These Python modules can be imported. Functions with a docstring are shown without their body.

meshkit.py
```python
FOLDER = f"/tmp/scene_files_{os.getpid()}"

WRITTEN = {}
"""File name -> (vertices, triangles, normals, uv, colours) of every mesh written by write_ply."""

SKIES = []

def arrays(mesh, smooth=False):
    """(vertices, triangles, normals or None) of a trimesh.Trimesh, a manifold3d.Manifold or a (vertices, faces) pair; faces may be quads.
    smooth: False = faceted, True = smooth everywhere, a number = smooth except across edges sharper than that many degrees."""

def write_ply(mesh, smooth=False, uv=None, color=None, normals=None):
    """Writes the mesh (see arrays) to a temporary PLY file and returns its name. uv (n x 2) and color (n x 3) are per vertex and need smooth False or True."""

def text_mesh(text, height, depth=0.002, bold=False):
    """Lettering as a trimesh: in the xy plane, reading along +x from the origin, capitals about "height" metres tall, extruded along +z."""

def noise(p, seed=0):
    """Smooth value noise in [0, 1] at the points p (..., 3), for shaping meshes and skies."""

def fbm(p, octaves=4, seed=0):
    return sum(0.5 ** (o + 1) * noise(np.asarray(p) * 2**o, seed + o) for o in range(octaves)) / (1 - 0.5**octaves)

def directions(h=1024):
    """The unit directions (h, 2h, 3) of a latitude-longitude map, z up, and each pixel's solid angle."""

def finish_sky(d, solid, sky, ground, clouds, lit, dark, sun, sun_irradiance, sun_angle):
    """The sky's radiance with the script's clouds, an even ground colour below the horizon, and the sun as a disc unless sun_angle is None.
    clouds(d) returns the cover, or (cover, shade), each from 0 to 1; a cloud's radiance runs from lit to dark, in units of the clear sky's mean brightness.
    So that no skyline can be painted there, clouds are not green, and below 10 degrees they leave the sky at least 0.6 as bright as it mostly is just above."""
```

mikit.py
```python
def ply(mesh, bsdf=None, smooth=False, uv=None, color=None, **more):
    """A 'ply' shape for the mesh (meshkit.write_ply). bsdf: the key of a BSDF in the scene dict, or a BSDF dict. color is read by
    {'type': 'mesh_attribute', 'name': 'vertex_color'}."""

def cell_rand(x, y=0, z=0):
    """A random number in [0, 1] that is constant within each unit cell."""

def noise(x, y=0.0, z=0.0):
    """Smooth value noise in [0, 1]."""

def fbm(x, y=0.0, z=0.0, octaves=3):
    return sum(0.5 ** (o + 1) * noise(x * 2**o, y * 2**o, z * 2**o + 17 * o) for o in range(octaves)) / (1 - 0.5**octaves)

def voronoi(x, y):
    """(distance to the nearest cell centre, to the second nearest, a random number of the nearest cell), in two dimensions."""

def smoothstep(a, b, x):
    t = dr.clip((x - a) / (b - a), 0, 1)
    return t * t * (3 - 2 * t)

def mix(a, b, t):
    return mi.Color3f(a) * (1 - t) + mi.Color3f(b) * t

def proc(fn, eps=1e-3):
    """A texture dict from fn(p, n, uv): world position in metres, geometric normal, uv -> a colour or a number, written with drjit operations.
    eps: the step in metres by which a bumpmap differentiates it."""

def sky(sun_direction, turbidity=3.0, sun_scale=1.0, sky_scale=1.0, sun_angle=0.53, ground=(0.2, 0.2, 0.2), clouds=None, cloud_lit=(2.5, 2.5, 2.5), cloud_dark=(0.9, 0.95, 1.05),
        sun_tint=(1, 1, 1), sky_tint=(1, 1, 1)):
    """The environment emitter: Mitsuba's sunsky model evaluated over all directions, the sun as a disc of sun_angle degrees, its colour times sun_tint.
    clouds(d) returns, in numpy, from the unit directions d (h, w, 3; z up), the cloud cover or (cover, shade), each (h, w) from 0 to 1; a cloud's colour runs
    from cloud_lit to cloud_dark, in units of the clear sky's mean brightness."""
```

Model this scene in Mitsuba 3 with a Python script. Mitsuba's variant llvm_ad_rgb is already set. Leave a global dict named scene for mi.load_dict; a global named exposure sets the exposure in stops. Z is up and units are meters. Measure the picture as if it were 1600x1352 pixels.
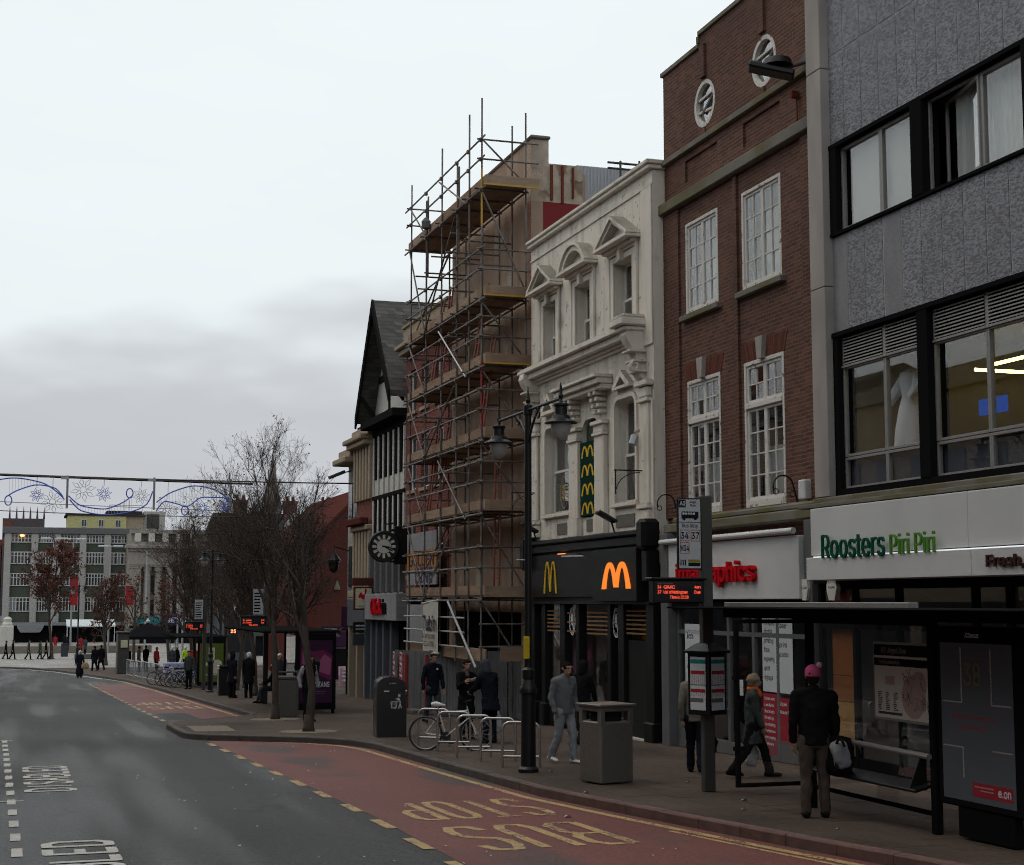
import math, random
import numpy as np, trimesh, drjit as dr, mitsuba as mi, mikit, meshkit
import manifold3d as m3
from scipy.interpolate import PchipInterpolator
import shapely
from shapely.geometry import Polygon, LineString, Point, MultiPolygon, box as sbox
from shapely.ops import unary_union
from mikit import noise, fbm, voronoi, cell_rand, smoothstep, mix

T = mi.ScalarTransform4f
scene, labels = {'type': 'scene'}, {}
rng = np.random.default_rng(7)
random.seed(7)

# ---------------------------------------------------------------- camera, sky, exposure
EYE = np.array([0.0, 0.0, 2.2])
PITCH = math.atan(264 / 2400)
YAW = math.atan(780 * math.cos(PITCH) / 2400)
FWD = np.array([math.sin(YAW) * math.cos(PITCH), math.cos(YAW) * math.cos(PITCH), math.sin(PITCH)])
scene['camera'] = {'type': 'perspective', 'fov': 2 * math.degrees(math.atan(800 / 2400)), 'fov_axis': 'x', 'near_clip': 0.1, 'far_clip': 3000.0,
                   'to_world': T().look_at(origin=EYE.tolist(), target=(EYE + FWD).tolist(), up=[0, 0, 1])}


def clouds(d):
    """A closed winter cloud deck: pale overhead, with a greyer bank low down whose edge is ragged."""
    el = np.degrees(np.arcsin(np.clip(d[..., 2], -1, 1)))
    n = meshkit.fbm(d * [3.2, 3.2, 9.0] + 5.3, 5, seed=3)
    n2 = meshkit.fbm(d * [11.0, 11.0, 26.0] + 1.7, 4, seed=9)
    edge = el + (n - 0.5) * 11.0 + (n2 - 0.5) * 4.5
    bank = 1 - np.clip((edge - 7.0) / 3.4, 0, 1)
    bank = bank * bank * (3 - 2 * bank)
    soft = np.clip(1 - (el - 9) / 16, 0, 1) * 0.2 * n
    return np.ones_like(el), np.clip(0.88 * bank * (0.72 + 0.5 * n) + soft + 0.10 * (n2 - 0.5), 0, 1)


scene['sky'] = mikit.sky((-0.35, 0.2, 0.75), turbidity=4, sun_scale=0.12, sun_angle=24, clouds=clouds, ground=(0.07, 0.07, 0.07),
                         cloud_lit=(2.22, 2.39, 2.44), cloud_dark=(1.40, 1.45, 1.53))
exposure = 1.95
EM = 0.37

# ---------------------------------------------------------------- names and entries


def numbered(k):
    if k not in scene and k not in labels and k not in TAKEN:
        TAKEN.add(k)
        return k
    i = COUNT.get(k, 0) + 1
    while f'{k}_{i:03d}' in TAKEN:
        i += 1
    COUNT[k] = i
    TAKEN.add(f'{k}_{i:03d}')
    return f'{k}_{i:03d}'


TAKEN, COUNT = set(), {}


def tag(key, label=None, cat=None, group=None, kind=None):
    e = labels.setdefault(key, {})
    for n, v in (('label', label), ('category', cat), ('group', group), ('kind', kind)):
        if v:
            e[n] = v
    return key


def thing(name, label, cat, group=None):
    return tag(numbered(name), label, cat, group)


def put(name, mesh, mat, parent=None, smooth=False, **kw):
    """One entry of the scene: a mesh (or a ready ply dict) under its own key."""
    key = numbered(f'{parent}__{name}' if parent else name)
    if isinstance(mesh, dict):
        d = {**mesh, 'bsdf': {'type': 'ref', 'id': mat}}
    else:
        if isinstance(mesh, M):
            mesh = mesh.out()
        d = mikit.ply(mesh, mat, smooth=smooth)
    emit = kw.pop('emit', None)
    tw = kw.pop('to_world', None)
    if emit is not None:
        d['emitter'] = {'type': 'area', 'radiance': {'type': 'rgb', 'value': [float(c) * EM for c in emit]}}
    if tw is not None:
        d['to_world'] = tw
    scene[key] = d
    if kw:
        tag(key, **kw)
    return key


def each(name, m, mat, parent=None, smooth=False, **kw):
    """Every solid that was added to m becomes a part of its own."""
    for v, f in zip(m.v, m.f):
        put(name, (v, f - f.min()), mat, parent, smooth, **kw)


def one(name, mesh, mat, label, cat, group=None, smooth=False, **kw):
    key = put(name, mesh, mat, None, smooth, **kw)
    return tag(key, label, cat, group)


def setting(name, mesh, mat, kind='structure', smooth=False, label=None, parent=None):
    key = put(name, mesh, mat, parent, smooth)
    return tag(key, label, None, None, kind)


# ---------------------------------------------------------------- mesh helpers
def rot(axis, a):
    c, s = math.cos(a), math.sin(a)
    x, y, z = np.asarray(axis, float) / np.linalg.norm(axis)
    return np.array([[c + x * x * (1 - c), x * y * (1 - c) - z * s, x * z * (1 - c) + y * s], [y * x * (1 - c) + z * s, c + y * y * (1 - c), y * z * (1 - c) - x * s],
                     [z * x * (1 - c) - y * s, z * y * (1 - c) + x * s, c + z * z * (1 - c)]])


def basis(d):
    d = np.asarray(d, float) + [0, 0, 1e-9]
    d = d / np.linalg.norm(d)
    a = np.cross(d, [0, 0, 1.0] if abs(d[2]) < 0.9 else [1.0, 0, 0])
    a /= np.linalg.norm(a)
    return a, np.cross(d, a), d


BF = np.array([[0, 2, 3], [0, 3, 1], [4, 5, 7], [4, 7, 6], [0, 1, 5], [0, 5, 4], [2, 6, 7], [2, 7, 3], [0, 4, 6], [0, 6, 2], [1, 3, 7], [1, 7, 5]])
BV = np.array([[x, y, z] for z in (0, 1) for y in (0, 1) for x in (0, 1)], float)


class M:
    def __init__(self):
        self.v, self.f, self.n = [], [], 0

    def add(self, v, f):
        v, f = np.asarray(v, float).reshape(-1, 3), np.asarray(f, int).reshape(-1, 3)
        self.v.append(v)
        self.f.append(f + self.n)
        self.n += len(v)
        return self

    def out(self):
        return np.vstack(self.v), np.vstack(self.f)

    def box(self, x0, x1, y0, y1, z0, z1, c=0.0):
        lo, hi = np.array([min(x0, x1), min(y0, y1), min(z0, z1)]), np.array([max(x0, x1), max(y0, y1), max(z0, z1)])
        if c <= 0:
            return self.add(lo + BV * (hi - lo), BF)
        c = min(c, (hi - lo).min() * 0.45)
        ctr, h = (lo + hi) / 2, (hi - lo) / 2
        return self.add(*cbox(ctr, np.eye(3), h, c))

    def obox(self, ctr, ax, half, c=0.0):
        """ax: rows are the box's own axes."""
        if c > 0:
            return self.add(*cbox(np.asarray(ctr, float), np.asarray(ax, float), np.asarray(half, float), c))
        return self.add(np.asarray(ctr) + ((BV * 2 - 1) * half) @ np.asarray(ax), BF)

    def tube(self, pts, r, n=6, cap=True):
        p = np.asarray(pts, float)
        r = np.broadcast_to(r, (len(p),)).astype(float)
        t = np.gradient(p, axis=0)
        t /= np.linalg.norm(t, axis=1, keepdims=True) + 1e-12
        a, b, _ = basis(t[0])
        A = np.empty_like(p)
        B = np.empty_like(p)
        for i in range(len(p)):
            a = a - t[i] * (a @ t[i])
            a /= np.linalg.norm(a) + 1e-12
            A[i], B[i] = a, np.cross(t[i], a)
        w = np.arange(n) * 2 * math.pi / n
        v = p[:, None] + r[:, None, None] * (np.cos(w)[None, :, None] * A[:, None] + np.sin(w)[None, :, None] * B[:, None])
        i, j = np.meshgrid(np.arange(len(p) - 1), np.arange(n), indexing='ij')
        q0, q1, q2, q3 = i * n + j, i * n + (j + 1) % n, (i + 1) * n + (j + 1) % n, (i + 1) * n + j
        f = np.vstack([np.stack([q0, q1, q2], -1).reshape(-1, 3), np.stack([q0, q2, q3], -1).reshape(-1, 3)])
        v = v.reshape(-1, 3)
        if cap:
            k = np.arange(1, n - 1)
            e = (len(p) - 1) * n
            f = np.vstack([f, np.stack([k * 0, k + 1, k], -1), np.stack([k * 0 + e, e + k, e + k + 1], -1)])
        return self.add(v, f)

    def lathe(self, prof, at=(0, 0, 0), n=16, axis=None):
        """prof: (radius, height) pairs; axis: direction the height runs along."""
        prof = np.asarray(prof, float)
        w = np.arange(n) * 2 * math.pi / n
        v = np.stack([prof[:, :1] * np.cos(w), prof[:, :1] * np.sin(w), np.repeat(prof[:, 1:], n, 1)], -1).reshape(-1, 3)
        if axis is not None:
            a, b, d = basis(axis)
            v = v @ np.stack([a, b, d])
        i, j = np.meshgrid(np.arange(len(prof) - 1), np.arange(n), indexing='ij')
        q0, q1, q2, q3 = i * n + j, i * n + (j + 1) % n, (i + 1) * n + (j + 1) % n, (i + 1) * n + j
        f = np.vstack([np.stack([q0, q1, q2], -1).reshape(-1, 3), np.stack([q0, q2, q3], -1).reshape(-1, 3)])
        k = np.arange(1, n - 1)
        e = (len(prof) - 1) * n
        f = np.vstack([f, np.stack([k * 0, k + 1, k], -1), np.stack([k * 0 + e, e + k, e + k + 1], -1)])
        return self.add(v + np.asarray(at, float), f)

    def ext(self, poly, depth, frame):
        """A shapely polygon extruded along the frame's third axis. frame: (origin, xdir, ydir)."""
        o, x, y = (np.asarray(q, float) for q in frame)
        z = np.cross(x, y)
        for g in (poly.geoms if hasattr(poly, 'geoms') else [poly]):
            if g.is_empty or g.geom_type != 'Polygon' or g.area < 1e-7:
                continue
            m = trimesh.creation.extrude_polygon(g, abs(depth), engine='earcut')
            v = np.array(m.vertices)
            if depth < 0:
                v[:, 2] += depth
            self.add(o + v[:, :1] * x + v[:, 1:2] * y + v[:, 2:] * z, m.faces)
        return self

    def wall(self, X, th, poly):
        """In the plane x = X, polygon over (y, z), thick towards +x."""
        return self.ext(poly, th, ((X, 0, 0), (0, 1, 0), (0, 0, 1)))

    def cross(self, Y, th, poly):
        """In the plane y = Y, polygon over (x, z), thick towards +y."""
        return self.ext(poly, th, ((0, Y + th, 0), (1, 0, 0), (0, 0, 1)))

    def moved(self, mat):
        mat = np.asarray(mat)
        o = M()
        v, f = self.out()
        o.add(v @ mat[:3, :3].T + mat[:3, 3], f)
        return o


def cbox(ctr, ax, h, c):
    pts = []
    for s in np.array([[x, y, z] for x in (-1, 1) for y in (-1, 1) for z in (-1, 1)]):
        for k in range(3):
            q = s * (h - c)
            q[k] = s[k] * h[k]
            pts.append(q)
    f = CB_F
    return ctr + np.array(pts) @ ax, f


def _cbf():
    m = m3.Manifold.hull_points(np.array([[a + 0.0 for a in q] for q in _cbp()]))
    t = trimesh.Trimesh(m.to_mesh().vert_properties[:, :3], m.to_mesh().tri_verts, process=False)
    p = np.array(_cbp())
    idx = [int(np.argmin(((p - v) ** 2).sum(1))) for v in t.vertices]
    return np.array([[idx[i] for i in f] for f in t.faces])


def _cbp():
    out = []
    for s in [[x, y, z] for x in (-1, 1) for y in (-1, 1) for z in (-1, 1)]:
        for k in range(3):
            q = [v * 0.8 for v in s]
            q[k] = s[k] * 1.0
            out.append(q)
    return out


CB_F = _cbf()


def mat4(R=np.eye(3), t=(0, 0, 0)):
    m = np.eye(4)
    m[:3, :3], m[:3, 3] = R, t
    return m


W_ = lambda X, Y, z: ((X, Y, z), (0, -1, 0), (0, 0, 1))        # a sign facing the street, reads towards -y
S_ = lambda X, Y, z: ((X, Y, z), (1, 0, 0), (0, 0, 1))         # a sign facing back down the street


def text(m, s, h, frame, width=None, depth=0.004, bold=False, hk=1.0):
    t = meshkit.text_mesh(s, h, depth, bold)
    v = np.array(t.vertices)
    v[:, 0] -= v[:, 0].min()
    if width:
        v[:, 0] *= width / v[:, 0].max()
    v[:, 1] *= hk
    o, x, y = (np.asarray(q, float) for q in frame)
    m.add(o + v[:, :1] * x + v[:, 1:2] * y + v[:, 2:] * np.cross(x, y), t.faces)
    return m


# the ground falls away along the street; piecewise straight so that sheets stay parallel
_gy = np.array([-60, 0, 20, 45, 64, 95, 136, 215, 400.0])
_gz = np.array([1.5, 0, -.5, -1.12, -1.65, -2.4, -2.95, -3.2, -3.2])
KN = np.concatenate([np.arange(-60, 220, 4.0), [240, 400, 2500]])
KZ = PchipInterpolator(_gy, _gz)(np.clip(KN, -60, 400))


def G(y):
    return np.interp(y, KN, KZ)


def sheet(m, poly, dz):
    x0, y0, x1, y1 = poly.bounds
    cuts = [y0] + [k for k in KN if y0 < k < y1] + [y1]
    for a, b in zip(cuts[:-1], cuts[1:]):
        s = poly.intersection(sbox(x0 - 1, a, x1 + 1, b))
        for g in (s.geoms if hasattr(s, 'geoms') else [s]):
            if g.geom_type != 'Polygon' or g.area < 1e-6:
                continue
            v, f = trimesh.creation.triangulate_polygon(g, engine='earcut')
            v = np.asarray(v)
            f = np.asarray(f)
            e1, e2 = v[f[:, 1]] - v[f[:, 0]], v[f[:, 2]] - v[f[:, 0]]
            flip = (e1[:, 0] * e2[:, 1] - e1[:, 1] * e2[:, 0]) < 0
            f[flip] = f[flip][:, ::-1]
            m.add(np.column_stack([v, G(v[:, 1]) + dz]), f)
    return m


def pol(*p):
    return Polygon(p)


# ---------------------------------------------------------------- materials
def rgb(c):
    return {'type': 'rgb', 'value': [float(x) for x in c]}


def matte(k, c):
    scene[k] = {'type': 'twosided', 'bsdf': {'type': 'diffuse', 'reflectance': c if isinstance(c, dict) else rgb(c)}}
    return k


def gloss(k, c, rough=0.4, metal=0.0, spec=0.5, coat=0.0):
    scene[k] = {'type': 'twosided', 'bsdf': {'type': 'principled', 'base_color': c if isinstance(c, dict) else rgb(c), 'roughness': rough, 'metallic': metal, 'specular': spec, 'clearcoat': coat}}
    return k


def bumped(k, c, h, rough=0.7, scale=1.0, spec=0.3):
    scene[k] = {'type': 'twosided', 'bsdf': {'type': 'bumpmap', 'arbitrary': h, 'scale': scale, 'bsdf': {'type': 'principled', 'base_color': c if isinstance(c, dict) else rgb(c), 'roughness': rough, 'specular': spec}}}
    return k


def C(a, b, c):
    return mi.Color3f(a, b, c)


def asphalt_c(p, n, uv):
    g = fbm(p.x * 0.5, p.y * 0.16, 0.0, 4)
    s = noise(p.x * 46, p.y * 46, 3.0)
    wear = smoothstep(0.45, 0.75, fbm(p.x * 0.9 + 4, p.y * 0.07, 2.0, 3))
    v = 0.021 + 0.015 * g + 0.012 * wear
    patch = cell_rand(dr.floor((p.x + 0.6 * noise(p.y * 0.3, 3.0)) / 2.3), dr.floor((p.y + noise(p.x * 0.7, 1.0)) / 7.0), 4)
    v = v * dr.select(patch > 0.82, 0.86, dr.select(patch < 0.12, 1.12, 1.0))
    v = v * (0.62 + 0.76 * s)
    v = dr.select(noise(p.x * 21 + 9, p.y * 21, 5.0) > 0.94, v * 1.7, v)
    crack = smoothstep(0.012, 0.0, dr.abs(fbm(p.x * 0.35, p.y * 0.35, 9.0, 4) - 0.5))
    v = v * (1 - 0.35 * crack)
    return C(v * 1.0, v * 0.99, v * 1.0)


def asphalt_r(p, n, uv):
    return 0.66 + 0.10 * noise(p.x * 0.35, p.y * 0.22, 1.0) - 0.14 * smoothstep(0.5, 0.7, fbm(p.x * 0.9 + 4, p.y * 0.07, 2.0, 3))


def red_c(p, n, uv):
    g = fbm(p.x * 0.7, p.y * 0.5, 2.0, 4)
    s = noise(p.x * 40, p.y * 40, 1.0)
    worn = smoothstep(0.57, 0.75, fbm(p.x * 0.55 + 3, p.y * 0.3, 7.0, 4)) * 0.75
    c = mix(C(0.086, 0.024, 0.020), C(0.126, 0.040, 0.033), g)
    c = mix(c, C(0.036, 0.033, 0.033), worn)
    return c * (0.75 + 0.5 * s)


def paint(base, under, amt):
    def fn(p, n, uv):
        w = smoothstep(amt, amt + 0.2, fbm(p.x * 5.0, p.y * 3.0, 4.0, 4) * 0.6 + 0.4 * noise(p.x * 33, p.y * 33, 2.0))
        return mix(C(*base), C(*under), w) * (0.85 + 0.3 * noise(p.x * 14, p.y * 9, 2.0))
    return fn


def slab_c(p, n, uv):
    g = fbm(p.x * 0.8, p.y * 0.6, 1.0, 4)
    s = noise(p.x * 30, p.y * 30, 1.0)
    t = cell_rand(dr.floor(p.x / 0.61), dr.floor(p.y / 0.91), 3)
    c = mix(C(0.043, 0.031, 0.025), C(0.078, 0.058, 0.048), g * 0.7 + 0.3 * t)
    gum = smoothstep(0.80, 0.86, noise(p.x * 9.0, p.y * 9.0, 8.0))
    c = mix(c, C(0.05, 0.045, 0.042), 0.5 * gum)
    damp = smoothstep(0.55, 0.72, fbm(p.x * 0.35, p.y * 0.25, 6.0, 3))
    return c * (0.84 + 0.32 * s) * (1 - 0.28 * damp)


def kerb_c(p, n, uv):
    t = smoothstep(19.0, 26.0, p.y)
    c = mix(C(0.105, 0.058, 0.050), C(0.060, 0.052, 0.048), t)
    return c * (0.6 + 0.8 * fbm(p.x * 6, p.y * 6, p.z * 6, 4))


def brick(p, c1, c2, mortar, mw=0.0055):
    """Courses 75 mm high along z; the run goes along whichever of x and y the wall follows."""
    row = dr.floor(p.z / 0.075)
    u = p.x + p.y
    col = dr.floor(u / 0.225 + 0.5 * (row - 2 * dr.floor(row / 2)))
    fu = u / 0.225 + 0.5 * (row - 2 * dr.floor(row / 2)) - col
    fz = p.z / 0.075 - row
    m = dr.maximum(smoothstep(0.76, 0.86, dr.abs(fz - 0.5) * 2), 0.6 * smoothstep(0.90, 0.96, dr.abs(fu - 0.5) * 2))
    r = cell_rand(col, row, 5)
    c = mix(C(*c1), C(*c2), r * r)
    return mix(c, C(*mortar), m), m


def brick_red_c(p, n, uv):
    c, m = brick(p, (0.088, 0.034, 0.023), (0.160, 0.066, 0.044), (0.190, 0.132, 0.104))
    soot = fbm(p.y * 0.9, p.z * 0.35, p.x, 4)
    return c * (0.42 + 0.66 * soot)


def brick_red_h(p, n, uv):
    c, m = brick(p, (0, 0, 0), (1, 1, 1), (0, 0, 0))
    return -0.005 * m + 0.002 * noise(p.y * 70, p.z * 70, p.x * 70)


def brick_far_c(p, n, uv):
    c, m = brick(p, (0.150, 0.048, 0.042), (0.200, 0.080, 0.066), (0.19, 0.13, 0.11))
    return c * (0.7 + 0.6 * fbm(p.y * 0.5, p.z * 0.5, p.x * 0.5, 3))


def stucco_c(p, n, uv):
    st = fbm(p.y * 5.0, p.z * 0.55, p.x * 5, 4)
    g = fbm(p.y * 1.3, p.z * 1.3, p.x * 1.3, 4)
    c = mix(C(0.60, 0.55, 0.485), C(0.30, 0.26, 0.215), smoothstep(0.48, 0.76, st) * 0.42)
    c = mix(c, C(0.20, 0.18, 0.155), smoothstep(0.62, 0.82, g) * 0.55)
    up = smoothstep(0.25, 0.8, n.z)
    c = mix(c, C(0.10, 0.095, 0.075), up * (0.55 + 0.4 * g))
    spots = smoothstep(0.86, 0.92, noise(p.y * 9, p.z * 9, p.x * 9))
    return mix(c, C(0.16, 0.14, 0.12), spots * 0.5)


def stucco_h(p, n, uv):
    return 0.006 * fbm(p.y * 6, p.z * 6, p.x * 6, 4)


def render_c(p, n, uv):
    g = fbm(p.y * 0.8, p.z * 0.8, p.x * 0.8, 4)
    s = fbm(p.y * 4.0, p.z * 0.8, p.x * 4, 3)
    c = mix(C(0.250, 0.165, 0.118), C(0.320, 0.235, 0.180), g)
    c = mix(c, C(0.36, 0.32, 0.27), smoothstep(0.60, 0.72, fbm(p.y * 1.1 + 4, p.z * 1.1, p.x * 1.1, 4)))
    return c * (0.72 + 0.5 * s)


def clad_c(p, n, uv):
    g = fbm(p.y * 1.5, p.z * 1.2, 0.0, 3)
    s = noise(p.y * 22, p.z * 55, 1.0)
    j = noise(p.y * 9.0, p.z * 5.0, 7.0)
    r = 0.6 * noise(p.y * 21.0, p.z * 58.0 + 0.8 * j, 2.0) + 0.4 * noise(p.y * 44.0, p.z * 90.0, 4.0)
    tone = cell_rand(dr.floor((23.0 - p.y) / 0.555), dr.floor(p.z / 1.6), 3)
    return C(0.205, 0.207, 0.228) * (0.78 + 0.14 * g + 0.08 * s + 0.14 * tone) * (0.55 + 0.75 * smoothstep(0.2, 0.75, r))  # ridge shading of the relief put into the colour, along with recess dirt


def clad_h(p, n, uv):
    w = fbm(p.y * 7.0, p.z * 4.0, 3.0, 3)
    return 0.008 * noise(p.y * 21.0, p.z * 58.0 + 0.8 * noise(p.y * 9.0, p.z * 5.0, 7.0), 2.0) + 0.006 * noise(p.y * 40, p.z * 70, 1.0)


def smooth_clad_c(p, n, uv):
    return C(0.235, 0.235, 0.250) * (0.7 + 0.35 * fbm(p.y * 3, p.z * 1.1, 0.0, 4) + 0.25 * noise(p.y * 60, p.z * 60, 1.0))


def concrete_c(p, n, uv):
    g = fbm(p.y * 2 + p.x * 2, p.z * 0.7, 0.0, 4)
    return C(0.335, 0.305, 0.290) * (0.72 + 0.5 * g)


def stone_c(p, n, uv):
    g = fbm(p.y * 1.7 + p.x, p.z * 2.6, p.x, 4)
    moss = smoothstep(0.42, 0.62, fbm(p.y * 1.1 + 7, p.z * 1.5, p.x, 4))
    c = mix(C(0.185, 0.172, 0.150), C(0.105, 0.095, 0.075), g)
    return mix(c, C(0.105, 0.092, 0.042), moss * 0.75)


def timber_c(p, n, uv):
    r = fbm(p.x * 2.0 + p.z * 9, p.y * 0.5, p.z * 30, 4)
    b = cell_rand(dr.floor(p.y / 1.9), dr.floor(p.z / 0.5), dr.floor(p.x / 2))
    c = mix(C(0.195, 0.125, 0.088), C(0.37, 0.275, 0.205), r * 0.6 + b * 0.4)
    return c * (0.75 + 0.4 * fbm(p.y * 3, p.z * 12, p.x * 3, 3))


def steel_c(p, n, uv):
    g = fbm(p.x * 3, p.y * 3, p.z * 2.2, 4)
    return mix(C(0.085, 0.066, 0.057), C(0.165, 0.150, 0.142), smoothstep(0.38, 0.62, g))


def slate_c(p, n, uv):
    row = dr.floor(p.z / 0.16)
    u = p.x + p.y
    col = dr.floor(u / 0.3 + 0.5 * (row - 2 * dr.floor(row / 2)))
    f = p.z / 0.16 - row
    r = cell_rand(col, row, 2)
    return C(0.098, 0.094, 0.090) * (0.65 + 0.6 * r) * (1 - 0.55 * smoothstep(0.86, 0.97, f))


def bark_c(p, n, uv):
    g = fbm(p.x * 18, p.y * 18, p.z * 5, 4)
    return mix(C(0.032, 0.025, 0.021), C(0.088, 0.069, 0.057), g)


def far_stone_c(p, n, uv):
    g = fbm(p.x * 0.35, p.z * 0.6, p.y * 0.35, 4)
    st = fbm(p.x * 1.6, p.z * 0.25, p.y, 3)
    return mix(C(0.215, 0.195, 0.172), C(0.34, 0.315, 0.285), g) * (0.72 + 0.5 * st)


def dirty_white_c(p, n, uv):
    g = fbm(p.y * 0.9 + p.x * 0.9, p.z * 0.7, p.x * 0.6, 4)
    return C(0.52, 0.52, 0.522) * (0.80 + 0.26 * g)


def flake_c(p, n, uv):
    g = fbm(p.y * 13 + p.x * 13, p.z * 13, p.x * 7, 4)
    return mix(C(0.58, 0.555, 0.525), C(0.21, 0.165, 0.135), smoothstep(0.68, 0.74, g))


def hoard_c(p, n, uv):
    g = fbm(p.y * 2.0 + p.x * 2, p.z * 0.9, 0.0, 4)
    return C(0.150, 0.155, 0.160) * (0.6 + 0.75 * g)


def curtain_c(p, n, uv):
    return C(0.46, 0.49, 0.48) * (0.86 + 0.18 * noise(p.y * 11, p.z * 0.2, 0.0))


P = mikit.proc
scene['asphalt'] = {'type': 'twosided', 'bsdf': {'type': 'bumpmap', 'arbitrary': P(lambda p, n, uv: 0.0035 * noise(p.x * 60, p.y * 60, 0.0)), 'scale': 1.0,
                    'bsdf': {'type': 'principled', 'base_color': P(asphalt_c), 'roughness': P(asphalt_r), 'specular': 0.42}}}
gloss('red_asphalt', P(red_c), 0.62, spec=0.38)
gloss('yellow_paint', P(paint((0.29, 0.190, 0.078), (0.085, 0.04, 0.032), 0.53)), 0.6)
gloss('white_paint', P(paint((0.37, 0.345, 0.31), (0.06, 0.056, 0.054), 0.72)), 0.6)
bumped('slab', P(slab_c), P(lambda p, n, uv: 0.003 * noise(p.x * 35, p.y * 35, 0.0)), 0.75, spec=0.15)
gloss('plaza_stone', P(lambda p, n, uv: C(0.20, 0.19, 0.18) * (0.7 + 0.5 * fbm(p.x * 0.6, p.y * 0.3, 0.0, 3))), 0.7)
bumped('kerb', P(kerb_c), P(lambda p, n, uv: 0.006 * fbm(p.x * 30, p.y * 30, p.z * 30, 2)), 0.7)
bumped('brick_red', P(brick_red_c), P(brick_red_h), 0.85)
matte('brick_far', P(brick_far_c))
bumped('stucco', P(stucco_c), P(stucco_h), 0.8)
bumped('tan_render', P(render_c), P(lambda p, n, uv: 0.012 * fbm(p.y * 5, p.z * 5, p.x * 5, 4)), 0.9)
bumped('end_render', P(lambda p, n, uv: mix(C(0.23, 0.16, 0.115), C(0.40, 0.335, 0.265), smoothstep(0.42, 0.55, fbm(p.x * 1.9, p.z * 1.6, 3.0, 4))) * (0.7 + 0.5 * fbm(p.x * 5, p.z * 5, 1.0, 3))), P(lambda p, n, uv: 0.03 * smoothstep(0.42, 0.5, fbm(p.x * 1.9, p.z * 1.6, 3.0, 4))), 0.9)
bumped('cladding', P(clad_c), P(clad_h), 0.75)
matte('smooth_cladding', P(smooth_clad_c))
matte('concrete', P(concrete_c))
bumped('old_stone', P(stone_c), P(lambda p, n, uv: 0.012 * fbm(p.y * 9, p.z * 9, p.x * 9, 3)), 0.9)
matte('timber', P(timber_c))
gloss('scaffold_steel', P(steel_c), 0.55, 0.2)
matte('slate', P(slate_c))
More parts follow.
